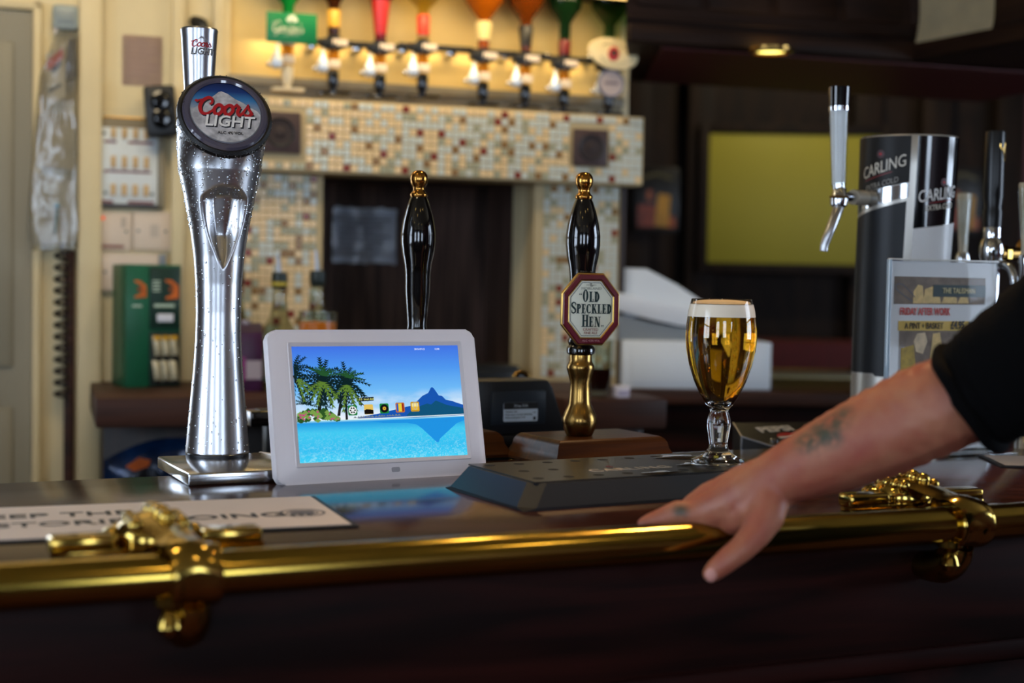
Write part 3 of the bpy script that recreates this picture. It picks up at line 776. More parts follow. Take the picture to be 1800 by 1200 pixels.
# badge on the tilted face
bc = Vector((0, -r1 - .001 + RB_ * math.cos(R(PHI)), .0135 + H1 + .012 + RB_ * math.sin(R(PHI))))
bd = B().lathe([(.0515, -.001), (.0530, .001), (.0525, .006), (.0495, .009), (.0475, .0085)], 64).done('badge_bezel', mat('bezel_black', (14, 14, 15), .3, bump=(900, .3)), tw, loc=bc, rot=(R(PHI), 0, 0))
B().lathe([(.0475, .0085), (.0455, .0115), (.0420, .0122), (.0395, .0108)], 64, caps=False).done('clear_ring', mat('smoky_ring', (74, 70, 84), .08, 0, coat=1), bd)
def sky_disc(name, stops, r):
    m = bpy.data.materials.new(name); m.use_nodes = True; nt = m.node_tree; bs = nt.nodes['Principled BSDF']
    tc = nt.nodes.new('ShaderNodeTexCoord'); sp = nt.nodes.new('ShaderNodeSeparateXYZ'); mr = nt.nodes.new('ShaderNodeMapRange'); cr = nt.nodes.new('ShaderNodeValToRGB')
    mr.inputs[1].default_value = -r; mr.inputs[2].default_value = r
    nt.links.new(tc.outputs['Object'], sp.inputs[0]); nt.links.new(sp.outputs['Y'], mr.inputs[0]); nt.links.new(mr.outputs[0], cr.inputs[0]); nt.links.new(cr.outputs[0], bs.inputs['Base Color'])
    e = cr.color_ramp.elements; e[0].position, e[0].color = stops[0][0], (*lin(stops[0][1]), 1); e[1].position, e[1].color = stops[-1][0], (*lin(stops[-1][1]), 1)
    for p, c in stops[1:-1]: q = e.new(p); q.color = (*lin(c), 1)
    bs.inputs['Roughness'].default_value = .12; bs.inputs['Coat Weight'].default_value = .8; bs.inputs['Coat Roughness'].default_value = .03
    return m
face = B().lathe([(.0396, .0100), (0, .0112)], 64).done('badge_face', sky_disc('badge_sky', [(.0, (150, 150, 156)), (.55, (150, 160, 172)), (.72, (58, 120, 170)), (.86, (20, 52, 110)), (1, (10, 26, 70))], .0396), bd)
# mountain: clipped polygon on the face
rm = .0385
mt = [(-.0335, .004), (-.028, .010), (-.020, .016), (-.013, .020), (-.006, .0265), (-.003, .0275), (.004, .0245), (.012, .018), (.020, .014), (.028, .008), (.035, .004)]
arc = [(rm * math.cos(a), rm * math.sin(a)) for a in [R(5 - 190 * k / 30) for k in range(31)]]
b = B(); b.bm.faces.new([b.bm.verts.new((x, y, .0116)) for x, y in mt + arc[1:]])
bmesh.ops.triangulate(b.bm, faces=b.bm.faces[:])
b.done('printed_mountain', mat('snow_mountain_print', (196, 194, 196), .3, noise=(120, .45), coat=.5), bd, False)
for nm_, mm_, lc_ in (('script_shadow', M['shadowink'], (.0012, -.0014, .0118)), ('script_lettering', M['redink'], (0, 0, .0121))):
    b = B(); script_coors(b, .0104, (-.0335, -.0028))
    for v in b.bm.verts: v.co.y *= 1.18
    b.done(nm_, mm_, bd, False, loc=lc_)
text('LIGHT', .0200, M['shadowink'], bd, (.0032, -.0135, .0118), shear=.2, bold=.03, sx=.98)
text('LIGHT', .0200, M['whiteink'], bd, (.0020, -.0124, .0121), shear=.2, bold=.014, sx=.98)
text('ALC 4% VOL', .0052, M['ink'], bd, (.003, -.0268, .0119))
# tap handle behind the head
hx_, hy_ = -.016, .050
ha = B().lathe([(.0105, .33), (.0125, .36), (.0210, .496), (.0216, .5005), (.0205, .5025), (0, .5025)], 40, c=(hx_, hy_, 0)).done('tap_handle', M['satin'], tw)
B().lathe([(.0108, .30), (.0108, .332)], 24, c=(hx_, hy_, 0)).done('tap_collar', M['chrome'], tw)
B().box(-.009, .009, .03, .06, .27, .315, .003).done('tap_valve', M['chrome'], tw, loc=(hx_, 0, 0))
def bend(v):
    hgt_ = .481 + v.y; r = .0125 + (.0210 - .0125) * (hgt_ - .36) / .136 + .0005
    a = v.x / r - math.pi / 2 - R(0); return Vector((hx_ + r * math.cos(a), hy_ + r * math.sin(a), hgt_))
b = B(); script_coors(b, .0042, (-.0135, -.0015))
for v in b.bm.verts: v.co = bend(v.co)
b.done('script_lettering', M['redink'], ha, False)
text('LIGHT', .0105, M['shadowink'], ha, (0, 0, 0), shear=.2, bold=.03, fn=lambda v: bend(Vector((v.x + .001, v.y - .0072, 0))))
text('LIGHT', .0105, M['whiteink'], ha, (0, 0, 0), shear=.2, bold=.0, fn=lambda v: bend(Vector((v.x + .0006, v.y - .0068, 0))) * 1.0 + Vector((0, -.0004, 0)))
b = B()
for pts_ in ([(-.009, .003), (-.001, .0105), (.004, .0075), (.010, .003)],):
    b.bm.faces.new([b.bm.verts.new(bend(Vector((x, y, 0)))) for x, y in pts_])
b.done('printed_mountain', mat('mountain_grey_print', (150, 150, 156), .3), ha, False)
# condensation
me = shell.data; polys = [p for p in me.polygons]
b = B(); rnd = random.Random(3); drop = bmesh.new(); bmesh.ops.create_icosphere(drop, subdivisions=1, radius=1); dv_ = [v.co.copy() for v in drop.verts]; df = [[v.index for v in f.verts] for f in drop.faces]; drop.free()
ar = np.array([p.area for p in polys]); cz_ = np.array([p.center.z for p in polys]); cy_ = np.array([p.center.y for p in polys])
wgt = ar * np.where(cy_ < .012, 1, .12) * np.where(cz_ > .27, 4.0, np.where(cz_ < .06, 1.6, .75))
idx = np.random.default_rng(2).choice(len(polys), 1500, p=wgt / wgt.sum())
for i in idx:
    p = polys[int(i)]; n = p.normal; s_ = rnd.uniform(.0005, .0012) * (1.5 if rnd.random() < .10 else 1); c = p.center + n * s_ * .15
    q = n.to_track_quat('Z', 'Y'); vs = [b.bm.verts.new(c + q @ Vector((d.x * s_, d.y * s_ * 1.15, d.z * s_ * .62))) for d in dv_]
    for f in df: b.bm.faces.new([vs[k] for k in f])
for k in range(140):                                             # beads on the bezel's edge
    a = rnd.uniform(0, 6.283); s_ = rnd.uniform(.0004, .0010)
    c = bc + Matrix.Rotation(R(PHI), 3, 'X') @ Vector((.0527 * math.cos(a), .0527 * math.sin(a), rnd.uniform(.0, .007)))
    vs = [b.bm.verts.new(c + d * s_) for d in dv_]
    for f in df: b.bm.faces.new([vs[k2] for k2 in f])
dr = b.done('water_droplets', mat('condensation', (196, 200, 204), .06, .85), tw); dr['kind'] = 'stuff'

# ------------------------------------------------------------------ digital picture frame
fa, fb = onz(488, 854, TOP), onz(856, 832.5, TOP)
fy = fb - fa; fyaw = math.atan2(fy.y, fy.x); FW = fy.length; FH = .166; LEAN = R(13.5)
df_ = thing('digital_photo_frame', 'white digital photo frame showing a blue lagoon standing on the bar', 'photo frame', fa, fyaw)
def rrect(x0, x1, z0, z1, r, n=5):
    o = []
    for cx, cz__, a0_ in ((x1 - r, z1 - r, 0), (x0 + r, z1 - r, 90), (x0 + r, z0 + r, 180), (x1 - r, z0 + r, 270)):
        for k in range(n + 1): a = R(a0_ + 90 * k / n); o.append((cx + r * math.cos(a), cz__ + r * math.sin(a)))
    return o
TH = .014
tiltm = (-LEAN, 0, 0)
hs = B().prism(rrect(0, FW, 0, FH, .010), 0, TH, 'XZ', .0030)
housing = hs.done('housing', M['white'], df_, rot=tiltm)
sx0, sx1, sz0, sz1 = .0262, FW - .0225, .0225, FH - .0185
b = B()
o1, o2 = rrect(sx0 - .005, sx1 + .005, sz0 - .005, sz1 + .005, .002), rrect(sx0, sx1, sz0, sz1, .0006)
va = [b.bm.verts.new((x, -.0002, z)) for x, z in o1]; vb = [b.bm.verts.new((x, -.0012, z)) for x, z in rrect(sx0 - .004, sx1 + .004, sz0 - .004, sz1 + .004, .0018)]; vc = [b.bm.verts.new((x, -.0003, z)) for x, z in o2]
for r0, r1_ in ((va, vb), (vb, vc)):
    for k in range(len(r0)): b.bm.faces.new([r0[k], r0[(k + 1) % len(r0)], r1_[(k + 1) % len(r0)], r1_[k]])
b.done('screen_bezel', mat('bezel_white', (206, 200, 204), .4), housing)
SW, SH = sx1 - sx0, sz1 - sz0
def screen_mat():
    m = bpy.data.materials.new('lagoon_picture'); m.use_nodes = True; nt = m.node_tree; L = nt.links; bs = nt.nodes['Principled BSDF']
    bs.inputs['Base Color'].default_value = (.004, .004, .005, 1); bs.inputs['Roughness'].default_value = .2
    tc = nt.nodes.new('ShaderNodeTexCoord'); sp = nt.nodes.new('ShaderNodeSeparateXYZ'); L.new(tc.outputs['Generated'], sp.inputs[0])
    cr = nt.nodes.new('ShaderNodeValToRGB'); e = cr.color_ramp.elements
    st = [(0, (60, 206, 246)), (.10, (44, 190, 240)), (.25, (62, 200, 240)), (.335, (30, 150, 226)), (.352, (150, 220, 240)), (.358, (236, 244, 250)), (.45, (170, 214, 246)), (.6, (110, 186, 246)), (.8, (76, 150, 238)), (1, (62, 112, 226))]
    e[0].position, e[0].color = st[0][0], (*lin(st[0][1]), 1); e[1].position, e[1].color = 1, (*lin(st[-1][1]), 1)
    for p, c in st[1:-1]: q = e.new(p); q.color = (*lin(c), 1)
    L.new(sp.outputs['Z'], cr.inputs[0])
    # water sparkle
    mp = nt.nodes.new('ShaderNodeMapping'); mp.inputs['Scale'].default_value = (55, 1, 46); L.new(tc.outputs['Generated'], mp.inputs[0])
    n = nt.nodes.new('ShaderNodeTexNoise'); n.inputs['Scale'].default_value = 1.0; n.inputs['Detail'].default_value = 5; n.inputs['Distortion'].default_value = 1.5; L.new(mp.outputs[0], n.inputs['Vector'])
    r1 = nt.nodes.new('ShaderNodeValToRGB'); r1.color_ramp.elements[0].position = .46; r1.color_ramp.elements[1].position = .75; L.new(n.outputs[0], r1.inputs[0])
    mk = nt.nodes.new('ShaderNodeMapRange'); mk.inputs[1].default_value = .30; mk.inputs[2].default_value = .0; mk.inputs[4].default_value = .65; L.new(sp.outputs['Z'], mk.inputs[0])
    mu = nt.nodes.new('ShaderNodeMath'); mu.operation = 'MULTIPLY'; L.new(r1.outputs[0], mu.inputs[0]); L.new(mk.outputs[0], mu.inputs[1])
    mx = nt.nodes.new('ShaderNodeMix'); mx.data_type = 'RGBA'; mx.inputs[7].default_value = (*lin((190, 246, 255)), 1); L.new(mu.outputs[0], mx.inputs[0]); L.new(cr.outputs[0], mx.inputs[6])
    # clouds
    mp2 = nt.nodes.new('ShaderNodeMapping'); mp2.inputs['Scale'].default_value = (5, 1, 9); L.new(tc.outputs['Generated'], mp2.inputs[0])
    n2 = nt.nodes.new('ShaderNodeTexNoise'); n2.inputs['Scale'].default_value = 1.1; n2.inputs['Detail'].default_value = 7; L.new(mp2.outputs[0], n2.inputs['Vector'])
    r2 = nt.nodes.new('ShaderNodeValToRGB'); r2.color_ramp.elements[0].position = .44; r2.color_ramp.elements[1].position = .62; L.new(n2.outputs[0], r2.inputs[0])
    r3 = nt.nodes.new('ShaderNodeValToRGB'); r3.color_ramp.elements[0].position = .36; r3.color_ramp.elements[0].color = (1, 1, 1, 1); r3.color_ramp.elements[1].position = .62; r3.color_ramp.elements[1].color = (0, 0, 0, 1)
    q = r3.color_ramp.elements.new(.355); q.color = (0, 0, 0, 1); L.new(sp.outputs['Z'], r3.inputs[0])
    mu2 = nt.nodes.new('ShaderNodeMath'); mu2.operation = 'MULTIPLY'; L.new(r2.outputs[0], mu2.inputs[0]); L.new(r3.outputs[0], mu2.inputs[1])
    mx2 = nt.nodes.new('ShaderNodeMix'); mx2.data_type = 'RGBA'; mx2.inputs[7].default_value = (*lin((238, 244, 252)), 1); L.new(mu2.outputs[0], mx2.inputs[0]); L.new(mx.outputs[2], mx2.inputs[6])
    L.new(mx2.outputs[2], bs.inputs['Emission Color']); bs.inputs['Emission Strength'].default_value = SCR
    return m
SCR = 1.0
screen = B().box(0, SW, -.0004, .001, 0, SH).done('screen', screen_mat(), housing, False, loc=(sx0, 0, sz0))
def sc_poly(name, polys_, col, dy=-.0006, k=SCR):
    b = B()
    for pl_ in polys_:
        b.bm.faces.new([b.bm.verts.new((u * SW, dy, v * SH)) for u, v in pl_])
    bmesh.ops.triangulate(b.bm, faces=b.bm.faces[:])
    m = col if not isinstance(col, tuple) else emis('screen_' + name, col, k)
    # stays on the second level: drawn directly on the housing
    o = b.done(name, m, housing, False, loc=(sx0, 0, sz0)); return o
mtn = [(.34, .358), (.37, .375), (.44, .392), (.49, .40), (.53, .395), (.57, .402), (.60, .395), (.64, .40), (.665, .42), (.69, .465), (.715, .50), (.735, .505), (.75, .545), (.775, .560), (.795, .575), (.803, .575), (.806, .615), (.815, .622), (.826, .608), (.838, .56), (.852, .545), (.872, .54), (.893, .505), (.905, .488), (.935, .49), (.96, .475), (1, .455), (1, .362), (.7, .352)]
sc_poly('picture_mountain', [mtn], (22, 84, 176))
low = [(.64, .372), (.67, .41), (.70, .44), (.74, .455), (.775, .475), (.80, .465), (.83, .50), (.86, .47), (.90, .455), (.95, .44), (1, .425), (1, .366), (.8, .358)]
sc_poly('picture_hillside', [low], (14, 82, 120), -.0007)
refl = [(.42, .335), (.55, .34), (.70, .34), (1, .348), (1, .315), (.95, .29), (.90, .255), (.87, .22), (.845, .18), (.825, .125), (.812, .13), (.80, .19), (.77, .225), (.73, .255), (.70, .29), (.64, .31), (.5, .315)]
sc_poly('picture_reflection', [refl], (30, 146, 226), -.0006)
sc_poly('picture_beach', [[(.25, .352), (.5, .352), (1, .366), (1, .372), (.5, .362), (.25, .362)]], (226, 240, 240), -.0008)
rnd = random.Random(11)
huts = []
for k in range(16):
    u = .335 + k * .0175 + rnd.uniform(-.004, .004); h = rnd.uniform(.012, .02); huts.append([(u - .011, .366 + k * .0006), (u + .011, .366 + k * .0006), (u, .366 + h + k * .0006)])
sc_poly('picture_huts', huts, (116, 130, 140), -.0009)
def fronds(cu, cv, n, ln, seed, a0_=0, a1_=360):
    r_ = random.Random(seed); out = []
    for k in range(n):
        a = R(a0_ + (a1_ - a0_) * (k + r_.uniform(-.3, .3)) / n); l_ = ln * r_.uniform(.75, 1.15)
        p = []; m_ = 7
        for i in range(m_ + 1):
            f = i / m_; p.append(Vector((cu + math.cos(a) * l_ * f, cv + math.sin(a) * l_ * 1.45 * f - .06 * ln / .14 * f * f)))
        for i in range(m_):
            d = (p[i + 1] - p[i]); nn_ = Vector((-d.y, d.x)).normalized(); w_ = .015 * (ln / .13) * (1 - .5 * i / m_)
            for sg in (-1, 1):
                tip = p[i + 1] + nn_ * w_ * 1.5 * sg + d * .4; out.append([tuple(p[i]), tuple(p[i + 1]), tuple(tip)] if sg > 0 else [tuple(p[i]), tuple(tip), tuple(p[i + 1])])
    out = [[(max(.001, u), min(.985, max(v, .30))) for u, v in q] for q in out]
    return [q for q in out if abs((q[1][0] - q[0][0]) * (q[2][1] - q[0][1]) - (q[2][0] - q[0][0]) * (q[1][1] - q[0][1])) > 1e-7]
def trunk(pts_, w0, w1):
    m_ = len(pts_) - 1; out = []
    for i in range(m_):
        wa, wb = w0 + (w1 - w0) * i / m_, w0 + (w1 - w0) * (i + 1) / m_
        (x, y), (x2, y2) = pts_[i], pts_[i + 1]; out.append([(x - wa, y), (x + wa, y), (x2 + wb, y2), (x2 - wb, y2)])
    return out
sc_poly('picture_trunks', trunk([(.125, .40), (.14, .52), (.165, .68)], .012, .007) + trunk([(.24, .39), (.255, .50), (.30, .66)], .009, .005) + trunk([(.285, .355), (.288, .5), (.305, .66)], .007, .005) + trunk([(.055, .50), (.03, .62), (.0, .75)], .010, .006), (26, 26, 28), -.0009)
sc_poly('picture_palms', fronds(.165, .72, 21, .15, 1, -40, 320) + fronds(.30, .70, 19, .13, 2, -40, 320) + fronds(.0, .80, 10, .12, 3, -90, 90) + fronds(.165, .70, 9, .12, 21, 200, 340) + fronds(.30, .68, 8, .11, 22, 200, 340), (12, 34, 36), -.0010)
sc_poly('picture_palms', fronds(.16, .69, 5, .12, 4, 200, 345) + fronds(.30, .66, 4, .115, 5, 215, 355) + fronds(.02, .72, 3, .10, 6, -80, 10), (92, 126, 48), -.0011)
sc_poly('picture_palms', fronds(.17, .74, 7, .10, 8, 20, 160) + fronds(.31, .72, 6, .09, 9, 10, 170), (36, 84, 44), -.0012)
sc_poly('picture_palms', fronds(.05, .50, 7, .08, 12, 0, 200) + fronds(.145, .485, 6, .06, 13, 0, 180), (16, 40, 36), -.0010)
bush = []
for k in range(130):
    u = rnd.uniform(.0, .24); v = .352 + rnd.uniform(0, .09) * math.sin(min(1, (u + .06) / .15) * 1.57) * (1 if u < .17 else (.25 - u) / .08); s_ = rnd.uniform(.010, .020)
    bush.append([(max(0, u - s_), v), (u, v - s_), (u + s_, v), (u, v + s_ * 1.4)])
sc_poly('picture_bush', bush[:80], (44, 84, 36), -.0014); sc_poly('picture_bush', bush[80:112], (122, 158, 74), -.0015)
sc_poly('picture_flowers', [[(u + (x - u) * .5, v + (y - v) * .5) for x, y in q for u, v in [q[0]]] for q in bush[112:]], (196, 70, 130), -.0016)
# menu icons
icons = [(.322, (30, 120, 60)), (.417, (226, 190, 90)), (.510, (24, 130, 60)), (.606, (190, 106, 46)), (.697, (196, 150, 40))]
for n_, (u, c) in enumerate(icons):
    v = .434 + n_ * .004; w_, h_ = .027, .044
    ic = sc_poly('menu_icon', [[(u - w_ + .005, v - h_), (u + w_ - .005, v - h_), (u + w_, v - h_ + .008), (u + w_, v + h_ - .008), (u + w_ - .005, v + h_), (u - w_ + .005, v + h_), (u - w_, v + h_ - .008), (u - w_, v - h_ + .008)]], c, -.0014)
    def disc(r, k=20, uu=u, vv=v): return [(uu + r * math.cos(2 * math.pi * i / k), vv + r * 1.52 * math.sin(2 * math.pi * i / k)) for i in range(k)]
    if n_ == 0:
        sc_poly('icon_reel', [disc(.0235)], (236, 240, 240), -.0016)
        sc_poly('icon_hole', [[(u + .0135 * math.cos(R(60 * i)) + .0055 * math.cos(R(45 * j)), v + 1.52 * (.0135 * math.sin(R(60 * i)) + .0055 * math.sin(R(45 * j)))) for j in range(8)] for i in range(6)], (16, 22, 24), -.0018)
    if n_ == 1: sc_poly('icon_hill', [[(u - w_, v - h_ + .004), (u + w_, v - h_ + .004), (u + w_, v - .006), (u + .01, v), (u - .004, v - .008), (u - .015, v + .002), (u - w_, v - .008)]], (16, 12, 8), -.0016)
    if n_ == 2:
        sc_poly('icon_record', [disc(.0245)], (14, 16, 20), -.0016); sc_poly('icon_label', [disc(.0105)], (214, 168, 50), -.0018); sc_poly('icon_hole', [disc(.003)], (20, 16, 10), -.002)
    if n_ == 3:
        sc_poly('icon_book', [[(u - .021, v - .034), (u - .012, v - .034), (u - .012, v + .034), (u - .021, v + .034)]], (40, 90, 190), -.0016)
        sc_poly('icon_book', [[(u - .010, v - .036), (u + .009, v - .036), (u + .009, v + .036), (u - .010, v + .036)]], (226, 206, 60), -.0016)
        sc_poly('icon_book', [[(u + .012, v - .034), (u + .021, v - .034), (u + .021, v + .034), (u + .012, v + .034)]], (150, 40, 24), -.0016)
    if n_ == 4:
        sc_poly('icon_paper', [[(u - .02, v - .03), (u + .02, v - .03), (u + .02, v + .03), (u - .02, v + .03)]], (244, 226, 150), -.0016)
        sc_poly('icon_paper', [[(u - .02, v - .03), (u + .02, v - .03), (u + .02, v - .0), (u - .02, v - .0)]], (232, 184, 50), -.0018)
        b = B(); ribbon(b, [(u * SW + .0022 * math.cos(2 * math.pi * i / 12) , v * SH + .001 + .0042 * math.sin(2 * math.pi * i / 12)) for i in range(12)], .0007, 0, 2, True)
        for vv in b.bm.verts: vv.co = Vector((vv.co.x, -.002, vv.co.y))
        b.done('icon_clip', emis('screen_clip', (170, 176, 176), SCR), housing, False, loc=(sx0, 0, sz0))
sc_poly('menu_label', [[(.364, .508), (.452, .515), (.452, .548), (.364, .541)]], (10, 24, 44), -.0014)
lab_ = emis('screen_label_text', (226, 226, 120), SCR); wh_ = emis('screen_white_text', (240, 246, 255), SCR)
rotx = (R(90), 0, 0)
text('2:2  local disk', .0032, lab_, housing, (sx0 + .408 * SW, -.0016, sz0 + .528 * SH), rotx, ext=0, bold=.01)
text('2015-07-22', .0028, wh_, housing, (sx0 + .757 * SW, -.0009, sz0 + .967 * SH), rotx, ext=0, bold=.01)
text('12:06', .0028, wh_, housing, (sx0 + .866 * SW, -.0009, sz0 + .967 * SH), rotx, ext=0, bold=.01)
B().prism(rrect(-.0048, .0048, -.0026, .0026, .0016), -.0006, .002, 'XZ').done('sensor_window', mat('sensor_grey', (150, 150, 158), .3), housing, False, loc=(.549 * FW, 0, .0105))
B().box(.06, FW - .06, TH, TH + .012, .02, FH - .04, .004).done('rear_housing', M['white'], housing)
b = B(); b.box(FW * .42, FW * .58, .02, .075, -.0, .006, .002); b.done('stand', M['white'], df_, loc=(0, .012, 0))
b = B(); b.tube([(FW * .5, .078, .004), (FW * .5, .052, .052), (FW * .5, .05, .058)], .004, 8); b.done('stand_leg', M['white'], df_)
# white plug lead behind it
pa, pb = at(458, 798, 1.66), at(500, 805, 1.60)
t = thing('power_lead', 'white plug and lead poking out behind the photo frame', 'cable', (pa.x, pa.y, pa.z))
q = pb - pa
B().tube([(0, 0, 0), tuple(q * .75)], [.0032, .0036], 14).done('plug_barrel', M['white'], t)
B().tube([tuple(v) for v in smooth_path([tuple(q * .75), tuple(q * 1.2), (q.x * 1.6 + .01, q.y * 1.3, q.z - .004), (q.x * 2.2, q.y * 1.2, q.z - .006)], 5)], .0018, 8).done('lead', M['white'], t)
B().tube([(.001, .004, -.010), tuple(q * .8 + Vector((0, .004, -.010)))], [.004, .0045], 14).done('plug_body', M['white'], t)

# ------------------------------------------------------------------ black drip tray with the glass
ta, tb = onz(920, 900, TOP), onz(767, 857.5, TOP)
TY = R(28.5)
tu = Vector((math.cos(TY), math.sin(TY), 0)); tv = Vector((-tu.y, tu.x, 0))
TW, TD, THt, IN = .345, (tb - ta).length, .0245, .016
tr = thing('drip_tray', 'black sloped drip tray with drain holes holding the beer glass', 'drip tray', ta, TY)
b = B()
lo = [(0, 0, 0), (TW, 0, 0), (TW, TD, 0), (0, TD, 0)]
hi = [(IN, .010, THt), (TW - IN, .010, THt), (TW - IN, TD - .010, THt), (IN, TD - .010, THt)]
b.loft([lo, [(x, y, .003) for x, y, z in lo], hi])
bmesh.ops.bevel(b.bm, geom=[e for e in b.bm.edges if abs(e.verts[0].co.z - e.verts[1].co.z) > .01], offset=.012, segments=1, affect='EDGES')
b.done('tray_body', M['tray_rough'], tr, ang=20)
B().prism([(IN + .004, .014), (TW - IN - .004, .014), (TW - IN - .004, TD - .014), (IN + .004, TD - .014)], THt, THt + .0012, 'XY').done('drain_plate', mat('drain_plate_black', (30, 30, 31), .28, .0, spec=.6), tr, False)
b = B()
for i in range(9):
    for j in range(3):
        x = .035 + i * .0345 + (j % 2) * .012; y = .034 + j * (TD - .068) / 2
        if x > TW - .03: continue
        if .105 < x < .24 and j == 1: continue
        b.lathe([(.0058, THt + .0014), (0, THt + .0014)], 20, c=(x, y, 0), caps=False)
hl = b.done('drain_hole', M['hole'], tr, False, fix=False); hl['kind'] = 'stuff'
def tr_loc(px, py):
    p = onz(px, py, TOP + THt) - ta; return p.dot(tu), p.dot(tv)
x, y = tr_loc(1108, 826)
text('CARLING', .022, mat('tray_gold_print', (176, 160, 140), .4), tr, (x, y, THt + .0016), bold=.0, sx=1.0, spacing=1.1)
text('C', .011, mat('tray_red_print', (120, 50, 44), .5), tr, (x - .012, y + .022, THt + .0016))
# beer puddles
b = B()
for (px, py, rx_, ry_, sd) in ((1190, 805, .026, .016, 1), (1165, 833, .024, .010, 2), (1225, 818, .02, .012, 3)):
    cx, cy = tr_loc(px, py); r_ = random.Random(sd)
    pts_ = smooth_path([(cx + rx_ * (1 + r_.uniform(-.35, .35)) * math.cos(2 * math.pi * k / 10), cy + ry_ * (1 + r_.uniform(-.4, .4)) * math.sin(2 * math.pi * k / 10)) for k in range(10)], 4, True)
    top_ = [b.bm.verts.new((p.x, p.y, THt + .0018)) for p in pts_]; c_ = b.bm.verts.new((cx, cy, THt + .0026))
    for k in range(len(top_)): b.bm.faces.new([top_[k], top_[(k + 1) % len(top_)], c_])
pud = b.done('beer_puddle', mat('spilled_beer', (60, 52, 40), .02, spec=.8, coat=1), tr, ang=80); pud['kind'] = 'stuff'

# ------------------------------------------------------------------ glass of lager
gp = onz(1262, 814, TOP + THt + .0016)
gk = gp.y / F
gt = thing('beer_glass', 'stemmed chalice glass full of golden lager on the drip tray', 'beer glass', (gp.x, gp.y, TOP + THt + .0016), R(15))
def gh(py): return (814 - py) * gk
FOAMR = 1
outer = [(0, 0), (44, 0), (47.5, 1.5), (48, 3.5), (46, 6), (34, 12), (24, 18), (18, 26), (16, 34), (16.5, 40), (18.5, 52), (20.5, 66), (20.5, 76), (18, 86), (15.5, 92), (16.5, 96), (24, 104), (36, 124), (46, 146), (55, 174), (60.5, 202), (62, 224), (61, 246), (58, 268), (54, 286), (52.8, 290), (51.8, 289.5)]
inner = [(50.8, 284), (55.6, 266), (58.6, 246), (59.6, 224), (58.2, 202), (52.8, 176), (44, 150), (34, 130), (22, 111), (10, 104), (0, 102)]
gm = B().lathe([(r * gk, z * gk) for r, z in outer + inner], 96, caps=False)
gm.done('glass_body', GL, gt, ang=70)
liq = [(0, 102.6), (9.5, 104.4), (21.6, 111.2), (34.2, 130.0), (44.2, 150), (53.0, 176), (58.4, 202), (59.8, 224), (58.8, 246), (57.0, 258.5), (56.2, 258.5), (0, 258.5)]
B().lathe([(r * gk, z * gk) for r, z in liq], 96, caps=False).done('beer', M['beer'], gt, ang=50)
B().lathe([(r * gk, z * gk) for r, z in [(0, 258.7), (59.6, 258.9), (58.9, 263), (58.3, 268), (56.2, 277), (55.4, 280.5), (50, 281.5), (30, 280.5), (0, 280.8)]], 64, caps=False).done('foam_head', M['foam'], gt, ang=50)
# red printed mark near the right edge of the bowl
b = B(); g_ = []
for i in range(9):
    row = []
    for j in range(9):
        a = R(-28 + i * 4.5); pz = 196 + j * 5; rr = np.interp(pz, [174, 202, 224, 246], [55, 60.5, 62, 61]) * gk + .0004
        row.append(b.bm.verts.new((rr * math.cos(a), rr * math.sin(a), pz * gk)))
    g_.append(row)
for i in range(8):
    for j in range(8): b.bm.faces.new([g_[i][j], g_[i + 1][j], g_[i + 1][j + 1], g_[i][j + 1]])
b.done('printed_mark', mat('glass_red_print', (176, 30, 44), .4), gt, rot=(0, 0, R(2)))
# bubbles clinging inside
b = B(); rg = random.Random(5)
for k in range(260):
    pz = rg.uniform(112, 256); a = rg.uniform(0, 6.283); rr = np.interp(pz, [111, 130, 150, 176, 202, 224, 246, 258], [21, 33, 43, 51.5, 57, 58.5, 57.5, 55.5]) * rg.uniform(.2, 1) * gk
    b.sphere((rr * math.cos(a), rr * math.sin(a), pz * gk), rg.uniform(.0002, .00045), 1)
bb = b.done('bubbles', mat('bubble', (255, 236, 170), 0, trans=1, ior=.75), gt); bb['kind'] = 'stuff'

